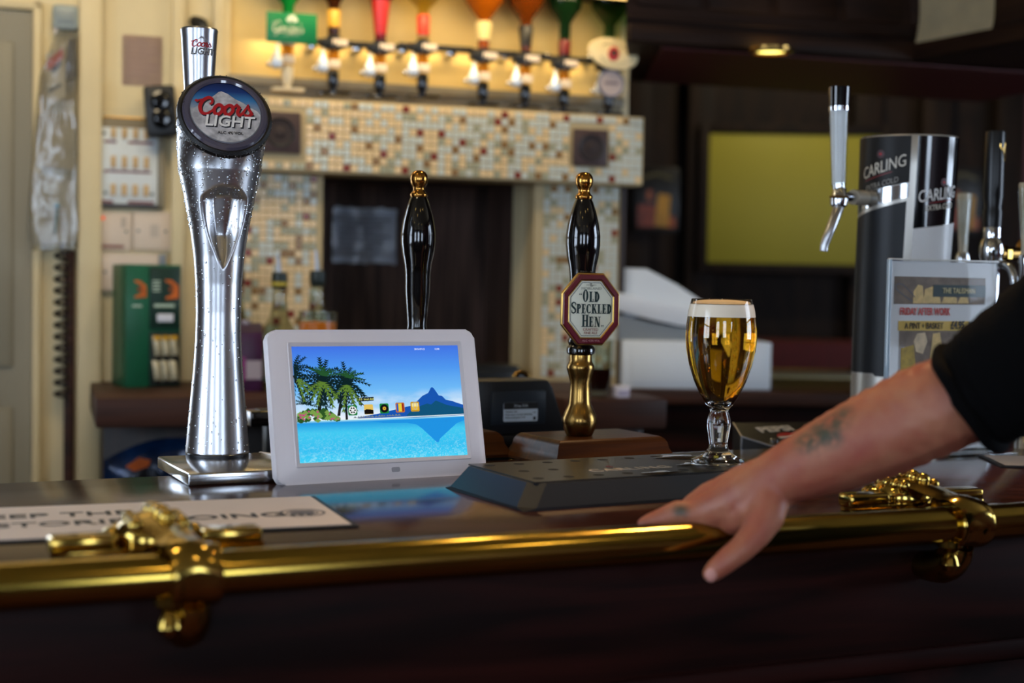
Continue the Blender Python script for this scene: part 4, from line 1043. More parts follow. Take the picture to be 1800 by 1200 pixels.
# ------------------------------------------------------------------ handpumps
def handpump(px, py_base, D, label, clip):
    p = onz(px, py_base, TOP + .030)
    t = thing('hand_pump', label, 'beer pump', (p.x, p.y, TOP), R(29), None)
    k = .000732
    z = lambda py: .030 + (765 - py) * k
    b = B()
    # moulded wooden base: ogee skirt
    hw, hd = .088, .064
    secs = [(0, 0), (0, .003), (.005, .009), (.0085, .016), (.010, .023), (.013, .0275), (.0165, .030)]
    rr_ = []
    for ins, zz in secs: rr_.append([(-hw + ins, -hd + ins, zz), (hw - ins, -hd + ins, zz), (hw - ins, hd - ins, zz), (-hw + ins, hd - ins, zz)])
    b.loft(rr_).done('wooden_base', M['pumpwood'], t, ang=25, loc=(.020, .006, 0))
    L2 = lambda lst: [(r * k, z(py)) for r, py in lst]
    B().lathe(L2([(21, 765), (23, 762), (27, 752), (29.5, 742), (29, 734), (25, 724), (20, 714), (18.5, 706), (17.5, 690), (17, 676), (20, 664), (23, 654), (23.5, 649), (21, 644), (18.8, 640), (18.8, 628)]), 40, caps=True).done('brass_shank', M['brass_old'], t)
    B().lathe(L2([(19, 630), (23.5, 627), (24, 621), (23, 617), (20, 614), (22, 609), (22, 605), (17.5, 598), (16, 585), (18, 560), (20.5, 530), (21, 500), (22.6, 485), (26.5, 466), (28.8, 447), (28.8, 432), (26, 412), (21, 392), (15.5, 376), (13, 371)]), 48).done('handle', M['black'], t, ang=50)
    B().lathe(L2([(13, 372), (14.6, 369), (14.6, 366), (11.5, 363), (9.8, 360), (9.6, 356), (11, 353), (14, 348), (15, 341), (14, 334), (10.5, 329), (5, 326.5), (0, 326)]), 40).done('finial_ball', M['gold_ball'], t, ang=60)
    if clip:
        # octagonal badge
        W, H, cz__ = 50 * k, 59.5 * k, z(553)
        c = .44
        def octo(w_, h_): return [(-w_ * c, h_), (-w_, h_ * c), (-w_, -h_ * c), (-w_ * c, -h_), (w_ * c, -h_), (w_, -h_ * c), (w_, h_ * c), (w_ * c, h_)]
        cy0 = -.0255
        bk_ = B().prism(octo(W, H), cy0, cy0 + .006, 'XZ', .001).done('pump_clip', M['gold'], t, loc=(.003, 0, cz__), rot=(0, 0, R(-13)))
        fr = B()
        rings_ = [[(x, y, zz) for x, zz in octo(w_, h_)] for w_, h_, y in ((W * .965, H * .965, cy0 - .0002), (W * .94, H * .94, cy0 - .0035), (W * .82, H * .835, cy0 - .003), (W * .78, H * .80, cy0 - .0008))]
        fr.loft(rings_, False, False).done('maroon_frame', M['maroon'], bk_, ang=15)
        gd = B()
        rings_ = [[(x, y, zz) for x, zz in octo(w_, h_)] for w_, h_, y in ((W * .80, H * .815, cy0 - .0005), (W * .79, H * .805, cy0 - .0022), (W * .755, H * .775, cy0 - .0012))]
        gd.loft(rings_, False, False).done('gold_liner', M['gold'], bk_, ang=15)
        B().prism(octo(W * .765, H * .785), cy0 - .0012, cy0, 'XZ').done('badge_face', M['badgecream'], bk_, False)
        b = B(); q_ = octo(W * .715, H * .74)
        q2_ = octo(W * .70, H * .725)
        for i in range(8): b.poly([(q_[i][0], cy0 - .0014, q_[i][1]), (q_[(i + 1) % 8][0], cy0 - .0014, q_[(i + 1) % 8][1]), (q2_[(i + 1) % 8][0], cy0 - .0014, q2_[(i + 1) % 8][1]), (q2_[i][0], cy0 - .0014, q2_[i][1])])
        b.done('fine_line', M['darkgreen'], bk_, False)
        slab_text(bk_, '"OLD', .0126, (-.0020, cy0 - .0016, .0150)); slab_text(bk_, 'SPECKLED', .0116, (.0010, cy0 - .0016, .0006)); slab_text(bk_, 'HEN"', .0124, (.0030, cy0 - .0016, -.0150))
        gry = mat('badge_grey_print', (140, 140, 128), .5); rdp = mat('badge_brown_print', (150, 96, 84), .5)
        text('MORLAND', .0046, gry, bk_, (0, cy0 - .0016, .0248), rotx, sx=1.15)
        text('EST.    1711', .0026, gry, bk_, (0, cy0 - .0016, .0290), rotx)
        b = B(); b.poly([(-.0018, cy0 - .0016, .0275), (.0012, cy0 - .0016, .0270), (.0032, cy0 - .0016, .0290), (.0005, cy0 - .0016, .0295), (.0010, cy0 - .0016, .0322), (-.0022, cy0 - .0016, .0320)]); b.done('printed_emblem', gry, bk_, False)
        text('CRAFTED', .0046, rdp, bk_, (0, cy0 - .0016, -.0245), rotx); text('FINE ALE', .0044, rdp, bk_, (0, cy0 - .0016, -.0287), rotx)
        text('ALC 4.5% VOL', .0036, mat('badge_pink_print', (170, 120, 124), .5), bk_, (0, cy0 - .0040, -.0378), rotx)
        B().box(-.006, .006, -.019, -.004, cz__ - .012, cz__ + .012, .002).done('clip_bracket', M['black_mat'], t)
    return t

def slab_text(parent, s, h, loc):
    """condensed slab-serif capitals drawn from strokes"""
    b = B(); x = 0; st, th = .215, .09
    def rect(x0_, x1_, y0_, y1_): b.poly([(x0_, y0_, 0), (x1_, y0_, 0), (x1_, y1_, 0), (x0_, y1_, 0)])
    def stem(cx, hh): rect(cx - st / 2, cx + st / 2, 0, hh); rect(cx - st * .95, cx + st * .95, 0, .06); rect(cx - st * .95, cx + st * .95, hh - .06, hh)
    def ring(cx, hh, w_, a0_=0, a1_=360, thin=th, thick=st, n=28):
        prev = None
        for i in range(n + 1):
            a = R(a0_ + (a1_ - a0_) * i / n); o = (cx + w_ / 2 * math.cos(a), hh / 2 + hh / 2 * math.sin(a)); q = (cx + (w_ / 2 - thick) * math.cos(a), hh / 2 + (hh / 2 - thin) * math.sin(a))
            if prev: b.poly([(*prev[0], 0), (*o, 0), (*q, 0), (*prev[1], 0)])
            prev = (o, q)
    def dg(x0_, y0_, x1_, y1_, w_): b.poly([(x0_ - w_ / 2, y0_, 0), (x0_ + w_ / 2, y0_, 0), (x1_ + w_ / 2, y1_, 0), (x1_ - w_ / 2, y1_, 0)])
    first = True
    for ch in s:
        hh = 1.18 if (first and ch != '"') else 1.0
        if ch == '"':
            for k in (0, .17):
                yb = .72 if x == 0 else .12
                b.sphere((x + .07 + k, yb, 0), .07, 1, (1, 1, .01)); b.poly([(x + .01 + k, yb, 0), (x + .07 + k, yb, 0), (x + .11 + k, yb + .2 if x == 0 else yb - .2, 0)])
            x += .38; continue
        if first: first = False
        y_off = 1.0 - hh if False else 0
        if ch == 'O': ring(x + .3, hh, .6); x += .68
        elif ch == 'L': stem(x + .17, hh); rect(x + .17, x + .46, 0, .08); rect(x + .40, x + .47, 0, .3); x += .54
        elif ch == 'D': stem(x + .17, hh); ring(x + .17, hh, .78, -90, 90); x += .64
        elif ch == 'P':
            stem(x + .17, hh)
            prev = None
            for i in range(15):
                a = R(-90 + 180 * i / 14); o = (x + .2 + .31 * math.cos(a), hh * .72 + hh * .28 * math.sin(a)); q = (x + .2 + .13 * math.cos(a), hh * .72 + (hh * .28 - th) * math.sin(a))
                if prev: b.poly([(*prev[0], 0), (*o, 0), (*q, 0), (*prev[1], 0)])
                prev = (o, q)
            x += .58
        elif ch == 'E':
            stem(x + .17, hh)
            for y_, l_ in ((0, .46), (hh / 2 - .04, .38), (hh - .08, .45)): rect(x + .17, x + l_, y_, y_ + .08)
            rect(x + .40, x + .47, 0, .26); rect(x + .39, x + .46, hh - .26, hh); rect(x + .33, x + .39, hh / 2 - .14, hh / 2 + .14); x += .55
        elif ch == 'C': ring(x + .29, hh, .58, 48, 312); rect(x + .44, x + .51, hh - .34, hh - .06); rect(x + .44, x + .51, .06, .26); x += .60
        elif ch == 'K': stem(x + .17, hh); dg(x + .27, hh * .42, x + .50, hh, .10); dg(x + .55, 0, x + .32, hh * .56, .2); rect(x + .40, x + .64, 0, .06); rect(x + .38, x + .60, hh - .06, hh); x += .68
        elif ch == 'H': stem(x + .17, hh); stem(x + .56, hh); rect(x + .17, x + .56, hh / 2 - .05, hh / 2 + .05); x += .76
        elif ch == 'N': rect(x + .13, x + .21, 0, hh); rect(x + .02, x + .30, 0, .06); rect(x + .02, x + .26, hh - .06, hh); rect(x + .54, x + .62, 0, hh); rect(x + .46, x + .72, hh - .06, hh); dg(x + .55, 0, x + .19, hh, .2); x += .76
        elif ch == 'S':
            w2 = [(.50, hh * .78), (.44, hh * .92), (.27, hh * .96), (.10, hh * .86), (.09, hh * .68), (.28, hh * .52), (.46, hh * .36), (.48, hh * .16), (.30, hh * .04), (.12, hh * .08), (.05, hh * .26)]
            ribbon(b, [(x + a_, c_) for a_, c_ in w2], (.10, .22, .10), 0, 5); rect(x + .46, x + .53, hh * .68, hh * .96); rect(x + .03, x + .10, hh * .04, hh * .32); x += .60
    for v in b.bm.verts: v.co = Vector(((v.co.x - x / 2) * h * .95, 0, (v.co.y - .5) * h))
    return b.done('lettering', M['darkgreen'], parent, False, loc=loc, fix=False)
handpump(1018, 765, 0, 'black handled beer pump with octagonal cream and maroon badge', True)
handpump(730, 757, 0, 'plain black handled beer pump standing behind the photo frame', False)

# ------------------------------------------------------------------ black till display behind the pumps
ra, rb = at(838, 768, 1.93), at(996, 762, 1.99)
ra.z = rb.z = 0
rd = rb - ra; ryw = math.atan2(rd.y, rd.x); rw = rd.length
z0_, z1_ = at(920, 768, 1.96).z, at(920, 668, 1.96).z
t = thing('till_display', 'black back of a small till display with a white rating label', 'till display', (ra.x, ra.y, z0_), ryw)
hh = z1_ - z0_
b = B(); b.prism([(0, .004), (rw, .004), (rw - .004, .012), (rw - .022, hh - .012), (rw - .030, hh), (0, hh)], 0, .06, 'XZ', .003)
b.done('housing', M['black_plastic'], t)
pn = B().prism(rrect(.02, rw - .035, .018, hh - .014, .003), -.003, .002, 'XZ', .0008).done('rear_panel', mat('panel_blue_black', (34, 42, 50), .35), t)
lx, lz = .028 + .036, hh * .45
B().prism(rrect(-.026, .026, -.013, .013, .002), -.004, -.003, 'XZ').done('rating_label', mat('label_white', (196, 208, 218), .4), t, False, loc=(lx, 0, lz))
B().box(-.026, .026, -.0042, -.0038, .004, .013).done('label_header', M['ink'], t, False, loc=(lx, 0, lz))
text('2Dup D26', .0050, mat('label_grey', (170, 180, 186), .5), t, (lx, -.0044, lz + .0085), rotx)
for i, s_ in enumerate(('Model No. D26', 'Power source: AC100V-240V(50Hz)', 'Power consumption: 7.5W')):
    text(s_, .0030, M['ink'], t, (lx - .0235, -.0044, lz + .0005 - i * .0040), rotx, align='LEFT', sx=.92)
text('CE', .0034, M['ink'], t, (lx + .021, -.0044, lz - .001), rotx); B().box(-.002, .002, -.0044, -.0042, -.002, .002).done('printed_bin_mark', M['ink'], t, False, loc=(lx + .021, 0, lz - .009))
B().box(.0, rw + .02, -.005, .08, -.010, .0035, .002).done('foot', M['black_mat'], t)
bz = z0_ - .010
B().box(.02, rw - .03, .01, .07, TOP - .029 - z0_, -.010, .002).done('stand_block', M['black_mat'], t)
# brass swan-neck spout behind it
sp_ = at(916, 668, 2.12)
t = thing('swan_neck_spout', 'small brass swan neck spout rising behind the black till display', 'tap', (sp_.x, sp_.y, TOP - .2), R(25))
zz = sp_.z - (TOP - .2)
pth = [(-.012, 0, 0), (-.012, 0, zz - .004)] + [(-.012 * math.cos(R(a)), 0, zz + .012 * math.sin(R(a))) for a in range(15, 180, 15)] + [(.012, 0, zz - .004), (.012, 0, zz - .03)]
B().tube(pth, .0038, 12).done('spout', M['brass_old'], t); B().lathe([(.015, 0), (.015, .01), (.006, .02)], 20, c=(-.012, 0, 0)).done('flange', M['brass_old'], t)

# ------------------------------------------------------------------ cola dispenser box behind the bar
PZ = TOP
qA, qB, qC = at(1289, 743, 2.035), at(1304, 767, 1.985), at(1368, 787, 1.955)
pn_ = (qC - qB).cross(qA - qB).normalized()
if pn_.z < 0: pn_ = -pn_
def pp_(px, py): return onplane(px, py, qB, pn_)
q1 = qB.copy(); dirx = (qC - qB); dirx.z = 0; dirx.normalize(); diry = Vector((-dirx.y, dirx.x, 0))
org = Vector((qB.x, qB.y, PZ - .12))
t = thing('soft_drink_dispenser', 'dark grey cola dispenser box behind the beer glass', 'dispenser', org, 0)
topv = [qA, qB, qC, pp_(1440, 800), pp_(1446, 741)]
dm = mat('dispenser_dark', (40, 38, 35), .35)
b = B(); b.loft([[(p.x - org.x, p.y - org.y, 0) for p in topv], [tuple(p - org) for p in topv]]); b.done('housing', dm, t, ang=20)
b = B()
for p, q in ((qA, qB), (qB, qC)): b.tube([tuple(p - org), tuple(q - org)], .0012, 6)
b.tube([tuple(qB - org), (qB.x - org.x, qB.y - org.y, .01)], .0014, 6); b.done('edge_trim', M['steel'], t)
ex = (pp_(1402, 752) - pp_(1325, 757)); tw_ = ex.length; ex.normalize(); ey = pn_.cross(ex).normalized()
RT = Matrix((ex, ey, pn_)).transposed().to_euler()
c_ = pp_(1363, 754.5) - org + pn_ * .0006
text('PEPSI', .0255, mat('cola_white', (206, 202, 198), .4), t, c_, RT, bold=.04, sx=1.0)
c_ = pp_(1388, 767) - org + pn_ * .0006
for k_, (cc, y0_, y1_) in enumerate((((170, 40, 40), .1, 1), ((214, 208, 204), -.35, .1), ((40, 64, 130), -1, -.35))):
    rr_ = .019; pts_ = []
    for i in range(13): yy = y0_ + (y1_ - y0_) * i / 12; pts_.append((math.sqrt(max(0, 1 - yy * yy)) * rr_, yy * rr_ * .75))
    pts_ += [(-x, y) for x, y in pts_[::-1]]
    b = B(); b.bm.faces.new([b.bm.verts.new((x, y, 0)) for x, y in pts_]); b.done('printed_globe', mat('cola_print_%d' % k_, cc, .4), t, False, loc=c_, rot=RT)
l_ = pp_(1361, 776) - org
B().lathe([(.006, -.001), (.006, .003), (.004, .0045), (0, .0045)], 20, c=l_).done('latch', M['chrome'], t)
uc = Vector((qB.x, qB.y, 0)) + Vector((.02, .06, 0))
o = B().box(-.22, .45, -.06, .22, 0, PZ - .12, .004).done('under_counter_unit', M['black_plastic']); o.location = (uc.x, uc.y, 0); o.rotation_euler = (0, 0, R(26)); tag(o, 'dark under-counter unit carrying the cola dispenser', 'cabinet')
# ------------------------------------------------------------------ black and silver lager tower at the right
cT = at(1584, 500, 2.02); kT = 2.02 / F
t = thing('beer_tower', 'black and silver oval lager tower behind the menu holder', 'beer tap', (cT.x, cT.y, TOP - .028), R(-15))
zt = lambda py: (at(1584, py, 2.02).z - (TOP - .028))
YAW = R(-15)
def el_pt(a, w_, dpt, cx, z): return (cx + w_ * math.cos(a), dpt * math.sin(a), z)
# silver shell: tapered oval
spec_ = [(880, 76, 0), (700, 77, -3), (500, 78, 0), (380, 80, 4), (300, 81.5, 6), (246, 82.5, 7), (243, 80, 7)]
DP = .050
def shell_at(py):
    return (np.interp(-py, [-s[0] for s in spec_], [s[1] for s in spec_]) * kT / .985, np.interp(-py, [-s[0] for s in spec_], [s[2] for s in spec_]) * kT)
rings = []
bot = B()
for py, w_, cx in [(s[0], s[1] * kT / .985, s[2] * kT) for s in spec_]:
    zz = max(0, zt(py))
    rings.append([el_pt(2 * math.pi * k / 72, w_, DP * (w_ / (80 * kT)), cx, zz) for k in range(72)])
rings = [r for i, r in enumerate(rings) if i == 0 or r[0][2] > rings[i - 1][0][2] + 1e-5 or i == 0]
bot.loft(rings).done('tower_shell', mat('silver_paint', (182, 178, 170), .32, .6), t)
def surf(u, py, lift=.0006):
    """u = angle in degrees round the oval measured from the front (left negative)"""
    a = R(-90 + u); w_, cx = shell_at(py); n = Vector((math.cos(a) / w_, math.sin(a) / DP, 0)).normalized()
    return Vector((cx + w_ * math.cos(a), DP * (w_ / (80 * kT)) * math.sin(a), zt(py))) + n * lift
def patch(u0, u1, top, botf, lift=.0006, nu=24, nv=6):
    b = B(); g = []
    for i in range(nu + 1):
        u = u0 + (u1 - u0) * i / nu; y0, y1 = top(u), botf(u)
        g.append([b.bm.verts.new(surf(u, y0 + (y1 - y0) * j / nv, lift)) for j in range(nv + 1)])
    for i in range(nu):
        for j in range(nv): b.bm.faces.new([g[i][j], g[i][j + 1], g[i + 1][j + 1], g[i + 1][j]])
    return b
gb = mat('label_gloss_black', (10, 10, 12), .1, coat=.8); gb2 = mat('label_satin_black', (20, 17, 15), .42, spec=.25)
# angles: the silver rib sits at u_r
UR0, UR1 = 2, 9.5
patch(-88, UR0, lambda u: 246, lambda u: 349 - 24 * (u + 88) / 90).done('black_label', gb2, t, ang=80)
patch(-88, UR0, lambda u: 350 - 24 * (u + 88) / 90, lambda u: 380 - 30 * (u + 88) / 90).done('mirror_band', M['chrome'], t, ang=80)
patch(-84, UR0 - 2, lambda u: 388 - 30 * (u + 88) / 85, lambda u: 655 if u < -30 else 660, .0007).done('black_inset', mat('inset_black', (20, 23, 28), .4, spec=.35), t, ang=80)
patch(UR1, 85, lambda u: 246, lambda u: 404 - 14 * (u - UR1) / 76).done('black_label', gb, t, ang=80)
patch(UR1, 85, lambda u: 405 - 14 * (u - UR1) / 76, lambda u: 560).done('white_label', mat('label_pale', (214, 214, 214), .35), t, ang=80)
def on_tower(u0, py0, slope=0):
    def f(v):
        w_, cx = shell_at(py0); x = v.x
        u = u0 + math.degrees(x / (w_ * .80)); return surf(u, py0 - (v.y + slope * v.x) / kT, .0014 + v.z)
    return f
sw = mat('tower_white_print', (216, 208, 192), .35)
text('CARLING', .0235, sw, t, (0, 0, 0), fn=on_tower(-32, 299, .33), bold=.0, sx=.56)
text('EXTRA COLD', .0110, mat('tower_dim_print', (150, 146, 138), .4), t, (0, 0, 0), fn=on_tower(-33, 328, .30), sx=.62)
text('CARLING', .0235, M['whiteink'], t, (0, 0, 0), fn=on_tower(42, 345, .18), bold=.008, sx=.54)
text('EXTRA COLD', .0110, sw, t, (0, 0, 0), fn=on_tower(44, 366, .16), sx=.58)
for u_, py in ((-34, 276), (46, 324)):
    b = B(); b.bm.faces.new([b.bm.verts.new(on_tower(u_, py)(Vector((.005 * math.cos(2 * math.pi * k / 10), .006 * math.sin(2 * math.pi * k / 10), 0)))) for k in range(10)]); b.done('printed_crest', mat('crest_dim', (70, 40, 44), .4), t, False)
    b = B(); b.bm.faces.new([b.bm.verts.new(on_tower(u_, py)(Vector((.0018 * math.cos(2 * math.pi * k / 8), .0018 * math.sin(2 * math.pi * k / 8), .0003)))) for k in range(8)]); b.done('printed_crest', M['redink'], t, False)
for u_, py in ((-38, 315), (46, 357)):
    b = B(); f = on_tower(u_, py, .33 if u_ < 0 else .18); vs = [[b.bm.verts.new(f(Vector((-.018 + .036 * i / 6, yy, 0)))) for yy in (0, .0012)] for i in range(7)]
    for a, c in zip(vs, vs[1:]): b.bm.faces.new([a[0], c[0], c[1], a[1]])
    b.done('red_line', mat('thin_red_print', (130, 26, 30), .4), t, False)
B().lathe([(.062, 0), (.062, .006), (.058, .010)], 48, sx=1.2, sy=.95).done('base_flange', M['steel'], t)
# tap on its left side (shares the tower's frame)
def tl(px, py, D=2.0):
    v = at(px, py, D) - Vector((cT.x, cT.y, TOP - .028)); v.rotate(Matrix.Rotation(-YAW, 3, 'Z')); return v
s0 = tl(1520, 348, 2.0); s1 = tl(1478, 345, 1.965)
B().tube([s0, s0.lerp(s1, .5)], .0105, 20).done('shank_collar', mat('shank_cream', (196, 188, 170), .35), t)
B().tube([s0.lerp(s1, .4), s1], .0065, 16).done('shank', M['chrome'], t)
tb0, tb1 = tl(1474, 366, 1.965), tl(1476, 330, 1.965)
ax = (tb1 - tb0).normalized(); q_ = ax.to_track_quat('Z', 'Y').to_matrix().to_4x4(); hl_ = (tb1 - tb0).length
B().lathe([(.007, 0), (.0115, hl_ * .15), (.0125, hl_ * .4), (.0125, hl_ * .5), (.0105, hl_ * .6), (.009, hl_)], 24, c=tb0, mat=q_).done('tap_body', M['chrome'], t)
B().lathe([(.0128, hl_ * .48), (.0136, hl_ * .53), (.0128, hl_ * .58)], 24, c=tb0, mat=q_).done('brass_ring', M['brass_old'], t)
sp = smooth_path([tl(1475, 362, 1.965), tl(1468, 382, 1.955), tl(1459, 405, 1.95), tl(1450, 428, 1.95), tl(1448, 441, 1.95)], 6)
B().tube(sp, [.0075 - .0022 * i / len(sp) for i in range(len(sp))], 16).done('spout', M['satin'], t)
# lever: clear sleeve with white core and black head
def taper(name, pa, pb, ra, rb_, m, seg=24):
    return B().tube([pa, pb], [ra, rb_], seg).done(name, m, t)
kl = 1.965 / F
taper('lever_neck', tl(1475, 335, 1.965), tl(1474, 322, 1.965), .0085, .009, M['chrome'])
taper('lever_core', tl(1474, 324, 1.965), tl(1474, 191, 1.965), .0085, .0115, M['white_paper'])
taper('lever_sleeve', tl(1474, 326, 1.965), tl(1475, 193, 1.965), .0100, .0138, M['acrylic'])
taper('lever_band', tl(1475, 196, 1.965), tl(1475, 188, 1.965), .0142, .0144, M['chrome'])
taper('lever_head', tl(1475, 189, 1.965), tl(1476, 154, 1.965), .0142, .0149, M['black'])
fc = tl(1476, 160, 1.965)

# ------------------------------------------------------------------ leaflet holder
la, lb = onz(1556, 801, TOP), onz(1742, 793, TOP)
ly = lb - la; lyaw = math.atan2(ly.y, ly.x); LW = ly.length; LHt = at(1650, 459, (la.y + lb.y) / 2).z - TOP
t = thing('menu_holder', 'clear upright holder with a white food offer sheet on the bar', 'menu holder', (la.x, la.y, TOP), lyaw)
B().box(0, LW, -.002, 0, .004, LHt, .0006).done('front_sheet', clear('thin_acrylic', (252, 253, 253), .1, edge=.35), t)
B().box(0, LW, .0032, .0052, .004, LHt - .004, .0006).done('rear_sheet', M['acrylic'], t)
B().box(-.0018, 0, -.003, .006, .004, LHt + .001, .0006).done('side_edge', mat('acrylic_edge', (150, 170, 186), .1, coat=.5), t); B().box(0, LW, -.004, .0065, LHt, LHt + .0022, .0006).done('top_edge', mat('acrylic_edge2', (206, 206, 200), .15), t)
B().box(-.002, LW + .004, -.045, .045, 0, .004, .001).done('foot', M['acrylic'], t)
pp = B().box(.002, LW - .001, .0004, .0024, .006, LHt - .001).done('offer_sheet', M['white_paper'], t, False)
def sheet(px, py):
    n = Vector((math.sin(lyaw), -math.cos(lyaw), 0)); p = onplane(px, py, la, n) - la
    u = Vector((math.cos(lyaw), math.sin(lyaw), 0)); return p.dot(u), p.z
def srect(name, x0, y0, x1, y1, m, lift=0):
    a = sheet(x0, (y0 + y1) / 2)[0]; c = sheet(x1, (y0 + y1) / 2)[0]; zt_ = sheet((x0 + x1) / 2, y0)[1]; zb_ = sheet((x0 + x1) / 2, y1)[1]
    return B().box(a, c, .0001 - lift, .0004 - lift, zb_, zt_).done(name, m, pp, False)
brown = mat('photo_brown', (132, 110, 92), .5, noise=(60, .4)); chip = mat('photo_chips', (226, 192, 122), .5, noise=(120, .25)); fgold = mat('photo_gold', (196, 164, 60), .5, noise=(90, .4))
srect('printed_photo', 1572, 487, 1732, 535, brown)
def sblob(name, pts_, m, lift=.0003):
    b = B(); q = [sheet(*p) for p in pts_]; b.prism(q, .0001 - lift, .0004 - lift, 'XZ'); return b.done(name, m, pp, False)
sblob('printed_chip', [(1605, 533), (1606, 512), (1614, 500), (1622, 502), (1624, 533)], chip); sblob('printed_chip', [(1622, 533), (1626, 508), (1640, 503), (1650, 512), (1654, 533)], chip)
sblob('printed_chip', [(1655, 533), (1660, 520), (1674, 518), (1682, 524), (1682, 533)], chip); sblob('printed_chip', [(1683, 533), (1688, 522), (1700, 521), (1703, 533)], chip)
b = B(); ribbon(b, [sheet(*p) for p in [(1604, 530), (1590, 520), (1576, 508), (1576, 500), (1586, 500), (1598, 511), (1608, 522)]], .0012, 0, 5)
for v in b.bm.verts: v.co = Vector((v.co.x, -.0004, v.co.y))
b.done('printed_fork', mat('photo_steel', (90, 92, 100), .5), pp, False)
srect('name_panel', 1640, 501, 1732, 522, M['darkgreen'], .0006)
x, z = sheet(1685, 511.5); ttl = text('THE TALISMAN', .0100, mat('panel_gold_print', (216, 202, 150), .4), pp, (x, -.0011, z), rotx, sx=.80)
x, z = sheet(1626, 548); text('FRIDAY AFTER WORK', .0135, M['redink2'], pp, (x, -.0003, z), rotx, sx=.62, bold=.02)
srect('yellow_band', 1579, 564, 1703, 581, mat('band_yellow', (222, 184, 84), .5), .0001); srect('printed_photo', 1579, 581, 1732, 700, brown); srect('printed_photo', 1703, 566, 1732, 581, mat('photo_slate', (70, 72, 76), .5))
x, z = sheet(1624, 573); text('A PINT + BASKET', .0115, M['ink'], pp, (x, -.0005, z), rotx, sx=.72, bold=.004)
x, z = sheet(1683, 572); text('£4.95', .0145, M['ink'], pp, (x, -.0005, z), rotx, sx=.72, bold=.03)
sblob('printed_chip', [(1606, 600), (1612, 586), (1626, 584), (1630, 600), (1622, 622), (1610, 618)], mat('photo_pale_chip', (222, 198, 160), .5, noise=(100, .3))); sblob('printed_chip', [(1634, 640), (1640, 586), (1652, 584), (1656, 612), (1650, 645)], chip)
sblob('printed_glass', [(1582, 690), (1584, 612), (1606, 606), (1610, 650), (1606, 690)], fgold)

# ------------------------------------------------------------------ fonts further right
p0 = at(1742, 470, 2.02); kk = 2.02 / F
t = thing('stout_tap', 'black cylinder tap handle with gold harp on a chrome font', 'beer tap', (p0.x, p0.y, TOP - .028), R(28))
z = lambda py: at(1742, py, 2.02).z - (TOP - .028)
B().lathe([(.0125, z(400)), (.0135, z(372)), (.0120, z(366)), (.0140, z(345)), (.0140, z(236)), (.0132, z(232)), (0, z(232))], 32).done('tap_handle', mat('stout_black', (16, 17, 19), .3, spec=.4), t)
hb = B(); hz_ = z(268)
hp = [(-.006, .010), (.006, .012), (.0075, .009), (.0055, -.012), (.0025, -.014), (.002, -.006), (-.001, .001), (-.006, .005)]
def hb_(x, y): a = R(-84) + x / .0142; return Vector((.0146 * math.cos(a), .0146 * math.sin(a), hz_ + y * 1.05))
hb.bm.faces.new([hb.bm.verts.new(hb_(x, y)) for x, y in hp]); hb.done('printed_harp', M['gold'], t, False)
b = B()
for k in range(3): b.poly([hb_(-.003 + k * .0028, .0075), hb_(-.0024 + k * .0028, .0076), hb_(.003 + k * .0006, -.009), hb_(.0024 + k * .0006, -.009)])
for v in b.bm.verts: v.co += Vector((v.co.x, v.co.y, 0)).normalized() * .0003
b.done('harp_strings', M['black'], t, False)
B().lathe([(.0105, z(420)), (.0125, z(418)), (.0125, z(398)), (.0105, z(392)), (.0115, z(376)), (.0095, z(374))], 28).done('chrome_neck', M['chrome'], t)
B().lathe([(.019, 0), (.019, .02), (.0135, .03), (.0125, z(500)), (.013, z(462)), (.0165, z(452)), (.0175, z(438)), (.0155, z(424)), (.011, z(416))], 32).done('font_column', M['chrome'], t)
B().tube([(.01, -.0, z(446)), (.055, .0, z(444))], [.0095, .0095], 20).done('brass_union', M['brass_old'], t)
B().tube([(.022, -.0, z(446)), (.030, .0, z(446))], [.0125, .0125], 6).done('brass_nut', M['brass'], t)
b = B(); b.sphere((.072, .0, z(440)), .020, 3, (.75, 1, 1.15)); b.done('brass_cap', mat('dull_orange_brass', (150, 110, 40), .4, .8), t)
B().tube([tuple(v) for v in smooth_path([(0, -.01, z(462)), (0, -.035, z(470)), (0, -.045, z(500))], 5)], .006, 12).done('spout', M['chrome'], t)
cone_m = mat('lever_cream', (170, 160, 136), .3)
for px, D, ptop, lb in ((1692, 2.25, 340, 'pale tapered tap lever standing behind the menu holder'), (1806, 1.95, 322, 'pale tapered tap lever at the right edge beyond the stout tap')):
    p0 = at(px, 460, D); t = thing('lager_lever', lb, 'beer tap', (p0.x, p0.y, TOP - .028), R(28))
    z = lambda py: at(px, py, D).z - (TOP - .028)
    sc_ = 1.0 if px < 1750 else 1.35
    B().lathe([(.0075 * sc_, z(448)), (.0135 * sc_, z(ptop + 3)), (.0125 * sc_, z(ptop)), (0, z(ptop))], 24, sy=.6).done('tap_handle', cone_m, t)
    B().lathe([(.0080 * sc_, z(430)), (.0142 * sc_, z(ptop + 16)), (.0144 * sc_, z(ptop + 10)), (.0136 * sc_, z(ptop + 10))], 24, sy=.65, caps=False).done('clear_sleeve', M['acrylic'], t)
    B().lathe([(.0155, 0), (.0155, .012), (.010, .02), (.0105, z(470)), (.012, z(456)), (.009, z(444))], 24).done('font_column', M['chrome'], t)
    B().tube([(0, -.005, z(462)), (0, -.03, z(468)), (0, -.036, z(490))], .0055, 12).done('spout', M['chrome'], t)
# mat at the right end of the bar
a_ = onz(1732, 808, TOP); t = thing('bar_towel', 'pale flat card with dark edge at the far right of the bar', 'card', (a_.x, a_.y, TOP), R(-4))
B().box(0, .22, -.075, .035, 0, .0022, .0006).done('card_base', M['ink'], t); B().box(.006, .214, -.070, .031, .0022, .0028).done('card_face', mat('card_face', (176, 166, 160), .6), t, False)

